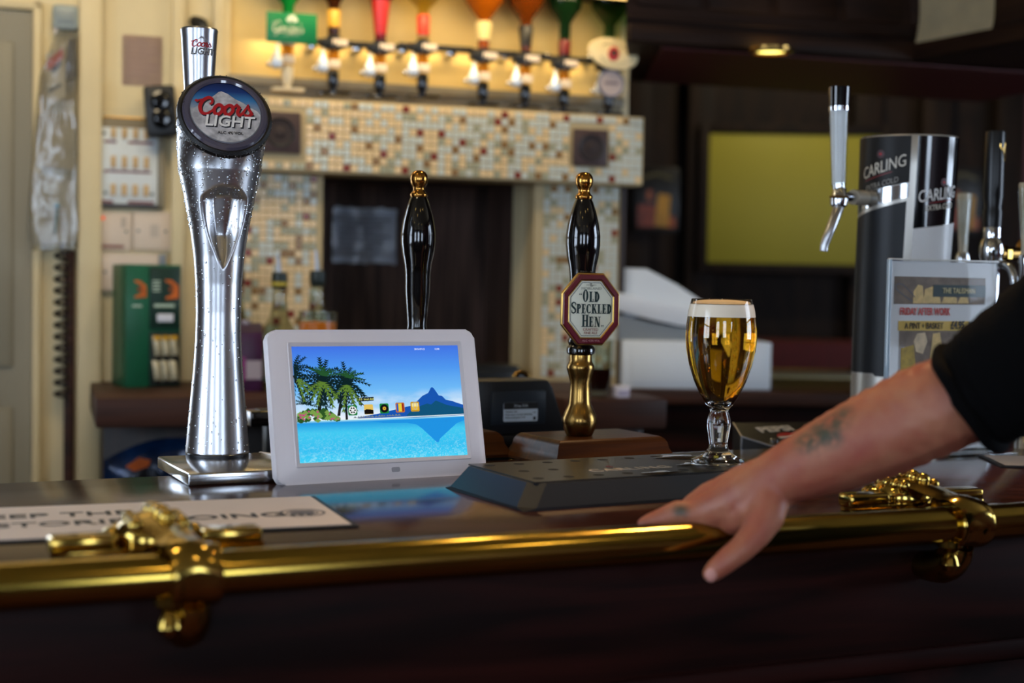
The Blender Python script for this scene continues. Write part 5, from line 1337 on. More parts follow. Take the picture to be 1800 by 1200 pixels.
# ------------------------------------------------------------------ back counter and its things
g0 = bkpx(168, 728, .28)[0]; g1 = bkpx(1172, 735, .40)[0]; g2 = bkpx(985, 735, .36)[0]
ZC2 = 1.10
b = B(); bk_box(b, g0, g1, WALL + .002, .28, ZC2 - .052, ZC2, .003)
bc_ = bk_obj(b, 'back_counter_top', M['shelfwood']); tag(bc_, 'dark wooden back counter shelf under the mosaic', 'shelf')
b = B(); bk_box(b, g2, g1, .28, .40, ZC2 - .056, ZC2, .003); bk_obj(b, 'projecting_front', M['shelfwood'], True).parent = None
pf = [o for o in COL.objects if o.name.startswith('projecting_front')][-1]; tag(pf, 'projecting end block of the dark back counter below the drink tumbler', 'shelf')
b = B(); bk_box(b, g0 + .02, g1 - .02, WALL + .002, .06, 0, ZC2 - .055, .004); bk_box(b, g2, g1 - .03, .06, .36, .0, ZC2 - .058, .004)
cabm = bk_obj(b, 'back_cabinet', M['darkwood']); tag(cabm, 'dark wooden cabinet base under the back counter', 'cabinet')
for k in range(4): B().box(g0 + .06 + k * .27, g0 + .30 + k * .27, -.066, -.06, .1, .92, .003).done('door', M['darkwood'], cabm)
b = B(); bk_box(b, g0 - .02, g0 + .5, .062, .32, .86, .885, .002); ls = bk_obj(b, 'lower_shelf', M['shelfwood']); tag(ls, 'lower wooden shelf carrying the crisp packet', 'shelf')

def back_thing(name, label, cat, px, d, z0=ZC2, group=None, rz=0):
    s = bkpx(px, 600, d)[0]; return thing(name, label, cat, BK(s, z0, d), BYAW + rz, group)
# green snack display box
gx0, gx1 = bkpx(221, 580, .05)[0], bkpx(316, 580, .05)[0]
gh_ = bkpx(270, 465, .05)[1] - ZC2
gm_ = mat('box_green', (18, 92, 62), .35, noise=(14, .25)); gd_ = mat('box_dark_green', (12, 44, 32), .4)
t = thing('snack_display_box', 'green cardboard display box of nut packets on the back counter', 'display box', BK(gx0, ZC2, .05), BYAW + R(12))
W_ = (gx1 - gx0) * 1.06; sd_ = .05
b = B(); b.box(0, W_, 0, .10, 0, gh_, .001); b.done('carton', gm_, t)
wf = W_ * .42
B().box(wf, W_ - .002, -.004, 0, gh_ * .48, gh_ - .004, .0008).done('header_panel', gd_, t); B().box(wf, W_ - .002, -.006, 0, .002, gh_ * .45, .0008).done('dispensing_front', mat('box_black_green', (10, 28, 22), .5), t)
orange = mat('packet_orange', (206, 104, 30), .4, noise=(40, .3))
def hand_print(cx, cz, s, dy):
    pts_ = [(cx - .5 * s, cz + 1.0 * s), (cx + .2 * s, cz + .95 * s), (cx + .9 * s, cz + .4 * s), (cx + .95 * s, cz - .9 * s), (cx - .45 * s, cz - 1.0 * s), (cx - .4 * s, cz - .75 * s), (cx + .2 * s, cz - .55 * s), (cx + .45 * s, cz - .1 * s), (cx + .3 * s, cz + .45 * s), (cx - .4 * s, cz + .78 * s)]
    B().prism(pts_, dy - .0006, dy, 'XZ').done('printed_hand', orange, t, False); B().lathe([(.30 * s, 0), (0, .0004)], 16, c=(cx + .15 * s, dy - .0008, cz), mat=Matrix.Rotation(R(90), 4, 'X'), caps=False).done('printed_nut', mat('nut_brown', (120, 62, 24), .5), t, False)
hand_print(wf + W_ * .36, gh_ * .80, .019, -.004); hand_print(wf * .52, gh_ * .80, .017, -.0003)
pw = mat('print_pale_green', (170, 190, 170), .5)
for k in range(4): B().box(wf + .005, wf + .020, -.0046, -.004, gh_ * (.86 - k * .026), gh_ * (.872 - k * .026)).done('printed_line', pw, t, False)
B().box(wf + .008, W_ - .014, -.0046, -.004, gh_ * .655, gh_ * .68).done('printed_line', pw, t, False); B().box(wf + .014, W_ - .016, -.0052, -.004, gh_ * .535, gh_ * .60, .0004).done('price_sticker', mat('sticker_white', (206, 208, 216), .5), t)
B().box(.012, wf - .014, -.0006, 0, gh_ * .655, gh_ * .672).done('printed_line', pw, t, False)
pkt = mat('nut_packet', (204, 196, 164), .3, noise=(70, .35), bump=(90, .5)); pyl = mat('packet_yellow', (206, 158, 40), .35)
for r_ in range(2):
    for k in range(3):
        x_ = wf + .010 + k * (W_ - wf - .012) / 3; z_ = gh_ * (.25 - r_ * .20)
        b = B(); g = [[b.bm.verts.new((x_ + (u - .5) * .014 + .007 + v * -.006, -.0065 - .007 * math.sin(u * 3.14) * math.sin(v * 3.14), z_ + v * gh_ * .17)) for v in (0, .15, .4, .65, .85, 1)] for u in (0, .2, .5, .8, 1)]
        for a in range(4):
            for c in range(5): b.bm.faces.new([g[a][c], g[a + 1][c], g[a + 1][c + 1], g[a][c + 1]])
        pk = b.done('nut_packet', pkt, t, ang=60)
        if r_ == 0: B().box(x_ - .004, x_ + .010, -.0105, -.0075, z_ + gh_ * .135, z_ + gh_ * .172, .001).done('packet_top', pyl, pk)
        B().lathe([(.0065, 0), (0, .002)], 16, c=(x_ + .006, -.0075, z_ - .002), mat=Matrix.Rotation(R(90), 4, 'X'), caps=False).done('slot', M['hole'], t)
# purple carton
t = back_thing('juice_carton', 'purple drink carton on the back counter behind the chrome tower', 'carton', 432, .13)
hC = bkpx(432, 566, .13)[1] - ZC2
B().box(-.030, .028, -.03, .03, 0, hC * .86, .0015).done('carton_body', mat('carton_purple', (72, 34, 72), .35, noise=(30, .4)), t)
B().prism([(-.03, hC * .86), (.03, hC * .86), (.004, hC * .99), (-.004, hC * .99)], -.030, .028, 'YZ').done('gable_top', mat('carton_dark', (52, 34, 58), .35), t); B().box(-.003, .026, -.0316, -.03, hC * .18, hC * .45).done('label_white', mat('carton_white', (170, 160, 170), .5), t, False)
B().box(-.030, -.004, -.0312, -.03, hC * .15, hC * .5).done('label_pink', mat('carton_magenta', (130, 46, 110), .4), t, False); B().lathe([(.009, hC * .97), (.009, hC * 1.03), (0, hC * 1.03)], 16).done('cap', mat('cap_grey', (150, 140, 150), .4), t)
# bottles with pourers
def pourer_bottle(px, d, ptop, pcap, lab, liquor, label_c, band):
    t = back_thing('spirit_bottle', lab, 'bottle', px, d)
    zb = bkpx(px, pcap, d)[1] - ZC2; zt_ = bkpx(px, ptop, d)[1] - ZC2
    r = .037; sh = zb * .52
    B().lathe([(0, 0), (r, 0), (r, sh * .92), (r * .9, sh * 1.05), (r * .5, sh * 1.35), (.0135, sh * 1.6), (.012, zb * .95), (.0135, zb), (.011, zb), (.010, zb * .95), (.0115, sh * 1.6), (r * .47, sh * 1.35), (r * .86, sh * 1.04), (r * .96, sh * .9), (r * .96, .004), (0, .004)], 32, caps=False).done('glass_body', M['thinglass'], t, ang=60)
    B().lathe([(0, .0045), (r * .955, .0045), (r * .955, sh * .72), (0, sh * .72)], 32, caps=False).done('liquor', mat('liquor_%d' % px, liquor, .02, trans=.6 if label_c is None else .9, ior=1.34), t)
    if label_c: B().lathe([(r + .0004, sh * .18), (r + .0006, sh * .18), (r + .0006, sh * .75), (r + .0004, sh * .75)], 32, caps=False).done('paper_label', mat('bottle_label_%d' % px, label_c, .5, noise=(40, .15)), t)
    if label_c:
        for z_ in (.20, .70): B().lathe([(r + .0008, sh * z_), (r + .0010, sh * (z_ + .05))], 32, caps=False).done('label_band', mat('label_green_%d%d' % (px, int(z_ * 100)), (34, 110, 66), .5), t)
    B().lathe([(.0125, zb - .004), (.0145, zb), (.0155, zb + .014), (.0145, zb + .026), (.009, zb + .028)], 20).done('stopper', mat('stopper_green_black_%d' % px, (16, 30, 26), .4), t)
    if band: B().lathe([(.0150, zb + .002), (.0160, zb + .003), (.0160, zb + .008), (.0152, zb + .009)], 20, caps=False).done('stopper_band', mat('band_yel_%d' % px, (176, 160, 40), .4), t)
    B().tube([(0, 0, zb + .026), (-.002, 0, zb + .045), (-.004, 0, zt_)], [.005, .004, .003], 10).done('pourer_spout', M['steel'], t)
    return t
pourer_bottle(490, .12, 448, 504, 'clear spirit bottle with green label and banded pourer by the chrome tower', (220, 214, 180), (196, 196, 176), True)
pourer_bottle(557, .10, 440, 500, 'clear spirit bottle with dark pourer in front of the recess edge', (214, 206, 176), None, False)
pourer_bottle(415, .0, 455, 498, 'spirit bottle with dark pourer half hidden by the chrome tower', (200, 190, 160), None, False)
t = back_thing('juice_jug', 'short tumbler of orange juice behind the photo frame', 'glass', 558, .22)
zj = bkpx(558, 566, .22)[1] - ZC2
B().lathe([(0, 0), (.032, 0), (.036, zj + .02), (.0345, zj + .02), (.031, .005), (0, .005)], 32, caps=False).done('glass_body', M['thinglass'], t, ang=60); B().lathe([(0, .0055), (.031, .0055), (.0345, zj), (0, zj)], 32, caps=False).done('juice', mat('orange_juice', (222, 120, 12), .3), t)
# small black cash box like block behind the tower
t = thing('card_reader', 'small black card reader left behind the photo frame', 'card reader', tuple(at(452, 747, 1.95)), R(24))
B().box(-.014, .075, -.02, .02, 0, .021, .003).done('housing', M['black'], t); B().box(-.0145, -.0125, -.019, .019, .001, .020, .0006).done('edge_trim', M['steel'], t); B().box(.0, .06, -.014, .014, .021, .022).done('keypad', M['black_mat'], t)
q = at(452, 747, 1.95); B().box(.01, .06, -.012, .012, TOP - .029 - q.z, 0, .002).done('cradle', M['black_mat'], t)
# tumbler with dark drink, small box
t = back_thing('drink_tumbler', 'clear tumbler of dark drink on the back counter', 'glass', 1056, .33)
kB = 2.55 / F
B().lathe([(0, 0), (.019, 0), (.0205, .012), (.0235, .108), (.0223, .108), (.0192, .012), (.0175, .006), (0, .006)], 32, caps=False).done('glass_body', M['thinglass'], t, ang=50)
B().lathe([(0, .0125), (.0190, .0125), (.0212, .054), (0, .054)], 32, caps=False).done('dark_drink', mat('cola', (34, 10, 8), .05), t)
t = back_thing('small_box', 'little white lidded box beside the drink tumbler', 'box', 1094, .35)
B().box(-.013, .013, -.012, .012, 0, .019, .0015).done('box_body', mat('box_white', (214, 206, 214), .5), t); B().box(-.0135, .0135, -.0125, .0125, .016, .022, .0012).done('box_lid', M['white'], t); B().box(-.011, .011, -.0124, -.012, .005, .012).done('printed_label', mat('label_lilac', (160, 150, 176), .5), t, False)
# black appliance in the recess
t = back_thing('receipt_printer', 'black receipt printer in front of the dark recess', 'printer', 838, -.02)
hp_ = bkpx(860, 640, -.02)[1] - ZC2
B().box(-.10, .09, -.06, .06, 0, hp_ * .8, .006).done('housing', M['black_plastic'], t); B().box(-.09, .08, -.05, .05, hp_ * .8, hp_, .006).done('lid', M['black_mat'], t); B().box(-.06, .05, -.062, -.058, hp_ * .55, hp_ * .62).done('paper_slot', M['hole'], t)
# laminated notice in the recess
n0, n1, nz0, nz1 = bkrect(584, 366, 697, 462, WALL - .29)
t = thing('laminated_notice', 'shiny laminated notice in the dark recess', 'notice', BK((n0 + n1) / 2, (nz0 + nz1) / 2, WALL - .297), BYAW)
hw, hh = (n1 - n0) / 2, (nz1 - nz0) / 2
b = B(); NX, NZ = 16, 10
g = [[b.bm.verts.new((-hw + 2 * hw * i / NX, -.004 - .0035 * math.sin(i * .9) * (1 if j in (0, 1, NZ - 1, NZ) else .2) - .003 * math.cos(j * 3.14 / NZ) ** 8, -hh + 2 * hh * j / NZ)) for j in range(NZ + 1)] for i in range(NX + 1)]
for i in range(NX):
    for j in range(NZ): b.bm.faces.new([g[i][j], g[i + 1][j], g[i + 1][j + 1], g[i][j + 1]])
bmesh.ops.solidify(b.bm, geom=b.bm.faces[:], thickness=-.0008)
b.done('laminated_sheet', mat('laminate_grey', (206, 214, 228), .3, noise=(30, .1), coat=.6), t, ang=80)
for k in range(6): B().box(-hw * .82, hw * (.8 - .25 * (k % 3)), -.0092, -.0088, hh * (.55 - k * .2), hh * (.60 - k * .2)).done('printed_line', mat('laminate_ink', (104, 112, 130), .4), t, False)
for zz_, nm_ in ((hh * .90, 'glare_strip'), (-hh * .90, 'glare_strip')):  # pale strips painting the bright reflections along the laminate's edges
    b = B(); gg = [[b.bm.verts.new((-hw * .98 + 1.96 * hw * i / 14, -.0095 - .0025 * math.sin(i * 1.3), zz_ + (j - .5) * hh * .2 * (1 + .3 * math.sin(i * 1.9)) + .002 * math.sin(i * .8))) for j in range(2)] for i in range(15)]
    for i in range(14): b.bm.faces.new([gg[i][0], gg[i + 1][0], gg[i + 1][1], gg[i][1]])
    bmesh.ops.solidify(b.bm, geom=b.bm.faces[:], thickness=-.0005); b.done(nm_, mat('glare_white', (226, 236, 248), .2), t)
# till on a white cash drawer (beyond the mosaic)
tD = 3.1
tx0, tx1 = at(1094, 640, tD).x, at(1358, 640, tD).x; zb_, zt_ = at(1225, 684, tD).z, at(1225, 600, tD).z
t = thing('cash_drawer', 'white cash drawer box beyond the right mosaic pier', 'cash drawer', ((tx0 + tx1) / 2, tD, zb_), R(3))
hwx = (tx1 - tx0) / 2
B().box(-hwx, hwx, 0, .34, 0, zt_ - zb_, .003).done('drawer_case', M['greyplastic'], t); B().box(-hwx + .02, hwx - .012, -.003, 0, .012, zt_ - zb_ - .012, .002).done('drawer_front', M['greyplastic'], t); B().lathe([(.008, 0), (.008, .003), (0, .003)], 16, c=(hwx * .5, -.003, .05), mat=Matrix.Rotation(R(90), 4, 'X')).done('lock', M['steel'], t)
mx0, mx1 = at(1095, 540, tD).x, at(1252, 540, tD).x
mz1 = at(1150, 468, tD).z
t2 = thing('till_screen', 'slanted grey white till terminal standing on the cash drawer', 'till', ((tx0 + tx1) / 2, tD, zt_), R(3))
ox = -((tx0 + tx1) / 2)
def tp_(px, py): v = at(px, py, tD); return (v.x + ox, v.z - zt_)
b = B(); b.prism([tp_(1088, 470), tp_(1142, 472), tp_(1196, 500), tp_(1258, 540), tp_(1262, 552), tp_(1085, 560)][::-1], .05, .22, 'XZ', .003); b.done('screen_back', M['greyplastic'], t2)
b = B(); b.prism([tp_(1082, 512), tp_(1150, 530), tp_(1200, 542), tp_(1268, 545), tp_(1270, 575), tp_(1200, 574), tp_(1150, 562), tp_(1084, 546)][::-1], .02, .24, 'XZ', .003); b.done('hinge_cover', mat('till_pale', (216, 220, 226), .4), t2)
b = B(); b.prism([tp_(1088, 552), tp_(1150, 568), tp_(1200, 578), tp_(1262, 578), tp_(1262, 600), tp_(1088, 600)][::-1], .03, .23, 'XZ', .002); b.done('base_shell', M['greydark'], t2)
o = B().box(tx0 - .05, tx0 + 1.1, tD - .05, tD + .42, zb_ - .03, zb_, .003).done('side_counter_top', M['shelfwood']); tag(o, 'dark side counter carrying the white cash drawer', 'counter')
B().box(tx0 - .03, tx0 + 1.05, tD - .0, tD + .40, 0, zb_ - .03, .003).done('side_counter_base', M['barfront'], o)

# ------------------------------------------------------------------ crisp packet
c0_, c1_ = bkpx(182, 805, .20)[0], bkpx(345, 805, .20)[0]
t = thing('crisp_packet', 'dark blue crisp packet lying on the lower shelf', 'snack packet', BK((c0_ + c1_) / 2, .885, .20), BYAW)
hC = bkpx(270, 770, .20)[1] - .885; hw = (c1_ - c0_) / 2
b = B(); n1_, n2_ = 18, 12; front_, rear_ = [], []
for i in range(n1_ + 1):
    u = i / n1_; cf, cr_ = [], []
    for j in range(n2_ + 1):
        v = j / n2_; puff = .035 * (math.sin(u * math.pi) ** .55) * (math.sin(v * math.pi) ** .5) + .002
        wob = .004 * math.sin(u * 17 + v * 5) * math.cos(v * 11)
        zz = v * hC * (.72 + .28 * math.sin(min(1, u * 1.4) * 1.57)); x_ = -hw + 2 * hw * u
        cf.append(b.bm.verts.new((x_, -puff - wob, zz))); cr_.append(b.bm.verts.new((x_, puff + wob, zz)))
    front_.append(cf); rear_.append(cr_)
for g, fl in ((front_, 0), (rear_, 1)):
    for i in range(n1_):
        for j in range(n2_):
            q = [g[i][j], g[i + 1][j], g[i + 1][j + 1], g[i][j + 1]]; b.bm.faces.new(q[::-1] if fl else q)
b.done('foil_bag', mat('crisp_foil', (18, 46, 86), .25, .2, noise=(18, .8), col2=(8, 10, 18), bump=(30, .5)), t, ang=70)
b = B(); pz_ = [(-.045, .66), (-.022, .78), (-.002, .74), (-.006, .66), (-.03, .60)]
b.prism([(x_, v * hC) for x_, v in pz_], -.041, -.034, 'XZ').done('printed_flame', mat('crisp_orange', (190, 88, 26), .4, noise=(40, .3)), t, False)
B().prism([(.01, .05 * hC), (.05, .05 * hC), (.05, .2 * hC), (.02, .18 * hC)], -.040, -.03, 'XZ').done('printed_patch', mat('crisp_rust', (150, 70, 36), .4), t, False)

# ------------------------------------------------------------------ left wall furniture
def wall_thing(name, label, cat, x0, y0, x1, y1, d=WALL, group=None):
    a, c, l, tt = bkrect(x0, y0, x1, y1, d); t = thing(name, label, cat, BK((a + c) / 2, (l + tt) / 2, d), BYAW, group); return t, (c - a) / 2, (tt - l) / 2
# breaker panel
t, hw, hh = wall_thing('fuse_box', 'pale breaker panel with three rows of tan switches on the cream wall', 'fuse box', 171, 209, 288, 367)
B().box(-hw, hw, -.014, 0, -hh, hh, .003).done('back_box', mat('panel_edge_grey', (120, 108, 84), .4), t)
B().box(-hw + .004, hw - .013, -.018, -.014, -hh + .008, hh - .020, .0015).done('face_plate', mat('panel_white', (206, 212, 212), .4), t)
B().tube([(-hw, -.012, hh - .02), (-hw, -.012, hh - .004), (-hw + .006, -.012, hh), (hw - .03, -.012, hh)], .0022, 8).done('cover_rail', M['brass_old'], t)
B().box(hw - .012, hw, -.022, 0, -hh + .004, hh - .02, .002).done('hinge_side', mat('panel_side', (132, 122, 98), .4), t); B().box(-hw, hw - .012, -.019, 0, -hh, -hh + .009, .001).done('dark_sill', mat('sill_dark', (56, 54, 54), .5), t)
tanm = mat('switch_tan', (196, 160, 104), .4); redstrip = mat('strip_dark_red', (112, 44, 38), .5); scr = mat('screw_dark', (50, 66, 60), .4)
pw_ = (2 * hw - .017)
for r_ in range(3):
    zc = hh - .033 - r_ * (2 * hh - .048) * .42
    for k in range(4):
        x_ = -hw + .004 + pw_ * (.23 + k * .19); sw_ = B().box(x_ - .0045, x_ + .0045, -.0225, -.018, zc - .0115 if r_ else zc - .008, zc + .0115, .001).done('switch', tanm, t)
    if r_ < 2:
        zz = zc - (.0185 if r_ else .0155)
        if r_ == 0: B().box(-hw + .012, -hw + .036, -.0186, -.018, zz - .0025, zz + .0025).done('label_strip', redstrip, t, False); B().box(-hw + .058, hw - .022, -.0186, -.018, zz - .0025, zz + .0025).done('label_strip', redstrip, t, False)
        else: B().box(-hw + .012, hw - .026, -.0186, -.018, zz - .0022, zz + .0022).done('label_strip', redstrip, t, False)
    else:
        B().box(-hw + .004, -hw + .03, -.0192, -.018, -hh + .010, -hh + .015).done('label_strip', redstrip, t, False); B().box(-hw + .058, hw - .02, -.0192, -.018, -hh + .010, -hh + .015).done('label_strip', redstrip, t, False)
for x_, z_ in ((-hw + .015, -hh + .03), (hw - .024, -hh + .03), (-hw + .012, hh - .032)): B().sphere((x_, -.018, z_), .0035, 2, (1, .4, 1)).done('screw', scr, t)
# two plates and the lower one
plate = mat('plate_cream', (206, 188, 168), .35)
for x0, x1, lb, led in ((163, 231, 'cream switch plate with a glowing red neon below the breaker panel', True), (233, 300, 'plain cream blanking plate below the breaker panel', False)):
    t, hw, hh = wall_thing('wall_plate', lb, 'switch plate', x0, 373, x1, 440)
    B().box(-hw, hw, -.012, 0, -hh, hh, .002, 3).done('face_plate', plate, t)
    for sx in (-.72, .72): B().sphere((hw * sx, -.0118, 0), .0032, 2, (1, .4, 1)).done('screw', scr, t)
    if led:
        B().sphere((-hw * .5, -.012, hh * .68), .0042, 2, (1, .5, 1)).done('neon_lamp', emis('neon_red', (255, 84, 40), 1.0), t); B().box(-hw * .62, hw * .6, -.0126, -.012, -hh * .86, -hh * .72).done('label_strip', redstrip, t, False)
        B().box(hw * .45, hw * .7, -.0124, -.012, hh * .2, hh * .75).done('faint_print', mat('faint_print', (176, 162, 146), .5), t, False)
    else: B().box(-hw * .1, hw * .35, -.0124, -.012, -hh * .3, hh * .35).done('faint_print', mat('faint_print_b', (182, 168, 152), .5), t, False)
t, hw, hh = wall_thing('wall_plate', 'wide cream blanking plate behind the green display box', 'switch plate', 172, 446, 291, 511)
B().box(-hw, hw, -.014, 0, -hh, hh, .002, 3).done('face_plate', plate, t); B().sphere((-hw * .80, -.0138, -hh * .0), .0032, 2, (1, .4, 1)).done('screw', scr, t); B().sphere((hw * .80, -.0138, 0), .0032, 2, (1, .4, 1)).done('screw', scr, t)
B().box(hw * .78, hw, -.018, -.014, hh * .3, hh * 1.0, .001).done('cable_gland', M['greydark'], t)
# pinkish notice
t, hw, hh = wall_thing('paper_notice', 'faded pinkish sheet taped to the cream wall above the breaker panel', 'notice', 215, 63, 285, 151)
b = B(); g = [[b.bm.verts.new((-hw + 2 * hw * i / 8, -.0015 - .002 * abs(math.sin(i * .8)) * (j / 8), -hh + 2 * hh * j / 8)) for j in range(9)] for i in range(9)]
for i in range(8):
    for j in range(8): b.bm.faces.new([g[i][j], g[i + 1][j], g[i + 1][j + 1], g[i][j + 1]])
bmesh.ops.solidify(b.bm, geom=b.bm.faces[:], thickness=-.0006); b.done('sheet', M['pinkpaper'], t, ang=80)
for k in range(7): B().box(-hw * .8, hw * (.8 if k % 3 else .3), -.0046, -.0042, hh * (.7 - k * .22), hh * (.75 - k * .22)).done('faint_line', mat('faint_ink', (182, 152, 140), .7), t, False)
# black wall timer hung beside the handle
t, hw, hh = wall_thing('socket_block', 'black double dial block on the wall left of the tap handle', 'wall control', 254, 153, 308, 242, WALL + .026)
B().box(-hw * .5, hw * .5, 0, .026, hh * .25, hh * .85).done('wall_mount', M['black_mat'], t)
b = B(); b.box(-hw, hw, -.035, 0, -hh, hh, .006, 3); ob = b.done('housing', M['black_plastic'], t, rot=(0, R(-5), 0))
for zz in (.36, -.3):
    B().lathe([(.020, 0), (.020, .004), (.015, .006), (.013, .012), (0, .013)], 28, c=(0, -.035, hh * zz), mat=Matrix.Rotation(R(90), 4, 'X')).done('dial', M['black'], ob)
    B().tube([(.012 * math.cos(R(a)), -.0405, hh * zz + .012 * math.sin(R(a))) for a in range(-60, 100, 20)], .0022, 6).done('dial_rim', mat('dial_grey', (120, 112, 100), .4), ob)
t, hw, hh = wall_thing('wall_hook_bracket', 'black curved handset on the wall behind the tap handle', 'handset', 338, 40, 360, 122)
b = B(); b.tube([tuple(v) for v in smooth_path([(-.01, -.01, hh), (.004, -.03, hh * .8), (.008, -.034, 0), (.004, -.03, -hh * .8), (-.008, -.01, -hh)], 5)], .012, 14); b.done('handset_body', M['black_plastic'], t); B().box(-.012, .012, -.012, 0, -hh * .3, hh * .3, .002).done('cradle', M['black_mat'], t)
# coiled cord
t = thing('coiled_cord', 'dark coiled telephone cord hanging below the plastic bag', 'cord', BK(bkpx(108, 570, WALL)[0], 0, WALL + .022), BYAW)
za, zb_ = bkpx(108, 440, WALL + .02)[1], bkpx(108, 702, WALL + .02)[1]
n = 13 * 14; b = B(); b.tube([(.0125 * math.cos(2 * math.pi * i / 14), -.0125 * math.sin(2 * math.pi * i / 14), za + (zb_ - za) * i / n) for i in range(n + 1)], .0036, 7); b.done('coil', mat('cord_brown_black', (44, 38, 30), .5), t)
b = B(); b.tube([(0, 0, za - .005), (0, .012, za + .06)], .003, 8); b.done('straight_end', M['black_plastic'], t)
# hanging clear bag
t = thing('plastic_bag', 'clear plastic bag with red printed card hanging by the door', 'plastic bag', BK(bkpx(96, 300, WALL)[0], 0, WALL + .03), BYAW)
def bgl(px, py): s, z = bkpx(px, py, WALL + .03); return s - bkpx(96, 300, WALL)[0], z
prof_l = [(96, 60), (84, 100), (70, 130), (62, 200), (56, 280), (50, 350), (48, 400), (56, 440)]; prof_r = [(134, 60), (136, 100), (136, 130), (136, 200), (138, 280), (138, 350), (139, 400), (135, 436)]
b = B(); rows = []
for (l, r_) in zip(prof_l, prof_r):
    (xl, zl), (xr, zr) = bgl(*l), bgl(*r_); ring = []
    for k in range(28):
        a = 2 * math.pi * k / 28; f = (1 - math.cos(a)) / 2; dpt = .018 * math.sin(a) * (1 + .45 * math.sin(k * 2.1 + l[1] * .03)); ring.append((xl + (xr - xl) * f, -dpt, zl + (zr - zl) * f))
    rows.append(ring)
b.loft(rows, True, True); b.done('film', M['bag'], t, ang=80)
def card(name, pts_, m, y): B().prism([bgl(*p) for p in pts_], y, y + .001, 'XZ').done(name, m, t, False)
card('header_card', [(80, 96), (112, 78), (116, 170), (86, 186)], mat('card_pale', (178, 170, 150), .5), -.006); card('red_print', [(82, 108), (110, 84), (112, 102), (84, 126)], mat('card_red', (170, 66, 56), .5), -.0075)
card('blue_print', [(88, 122), (108, 106), (108, 116), (94, 130)], mat('card_navy', (60, 66, 84), .5), -.0075); card('dark_slot', [(117, 70), (136, 66), (136, 138), (116, 142)], mat('card_black', (34, 30, 22), .5), -.004)
card('dark_print', [(84, 156), (108, 146), (108, 152), (86, 166)], mat('card_grey', (96, 96, 92), .5), -.0075)
card('cloth_content', [(60, 300), (134, 320), (136, 425), (58, 430)], mat('bag_content', (176, 174, 164), .7, noise=(20, .35)), .002); card('grey_content', [(66, 200), (132, 200), (134, 300), (62, 290)], mat('bag_content_b', (168, 160, 138), .7, noise=(15, .3)), .003)
b = B(); b.sphere((*[(bgl(100, 362)[0])], -.010, bgl(100, 362)[1]), .006, 2); b.done('blue_cap', mat('cap_blue', (70, 150, 190), .3), t); b = B(); b.tube([(bgl(100, 366)[0], -.008, bgl(100, 366)[1]), (bgl(96, 412)[0], -.006, bgl(96, 412)[1])], .0025, 8); b.done('blue_tube', mat('tube_teal', (70, 120, 130), .4), t)
B().tube([(0, .0, bgl(112, 60)[1]), (.004, .01, bgl(112, 40)[1]), (0, .03, bgl(112, 30)[1])], .002, 8).done('hanging_loop', M['white'], t)
# pale light fitting above bag
t, hw, hh = wall_thing('wall_cover', 'pale bluish plastic cover on the wall above the hanging bag', 'cover', 92, 12, 138, 56)
B().box(-hw, hw, -.03, 0, -hh, hh, .008, 3).done('cover_shell', mat('cover_blue_grey', (150, 160, 158), .4), t); B().box(-hw * .7, hw * .7, -.033, -.03, -hh * .5, hh * .5, .001).done('grille_panel', mat('cover_grey', (130, 140, 140), .4), t)
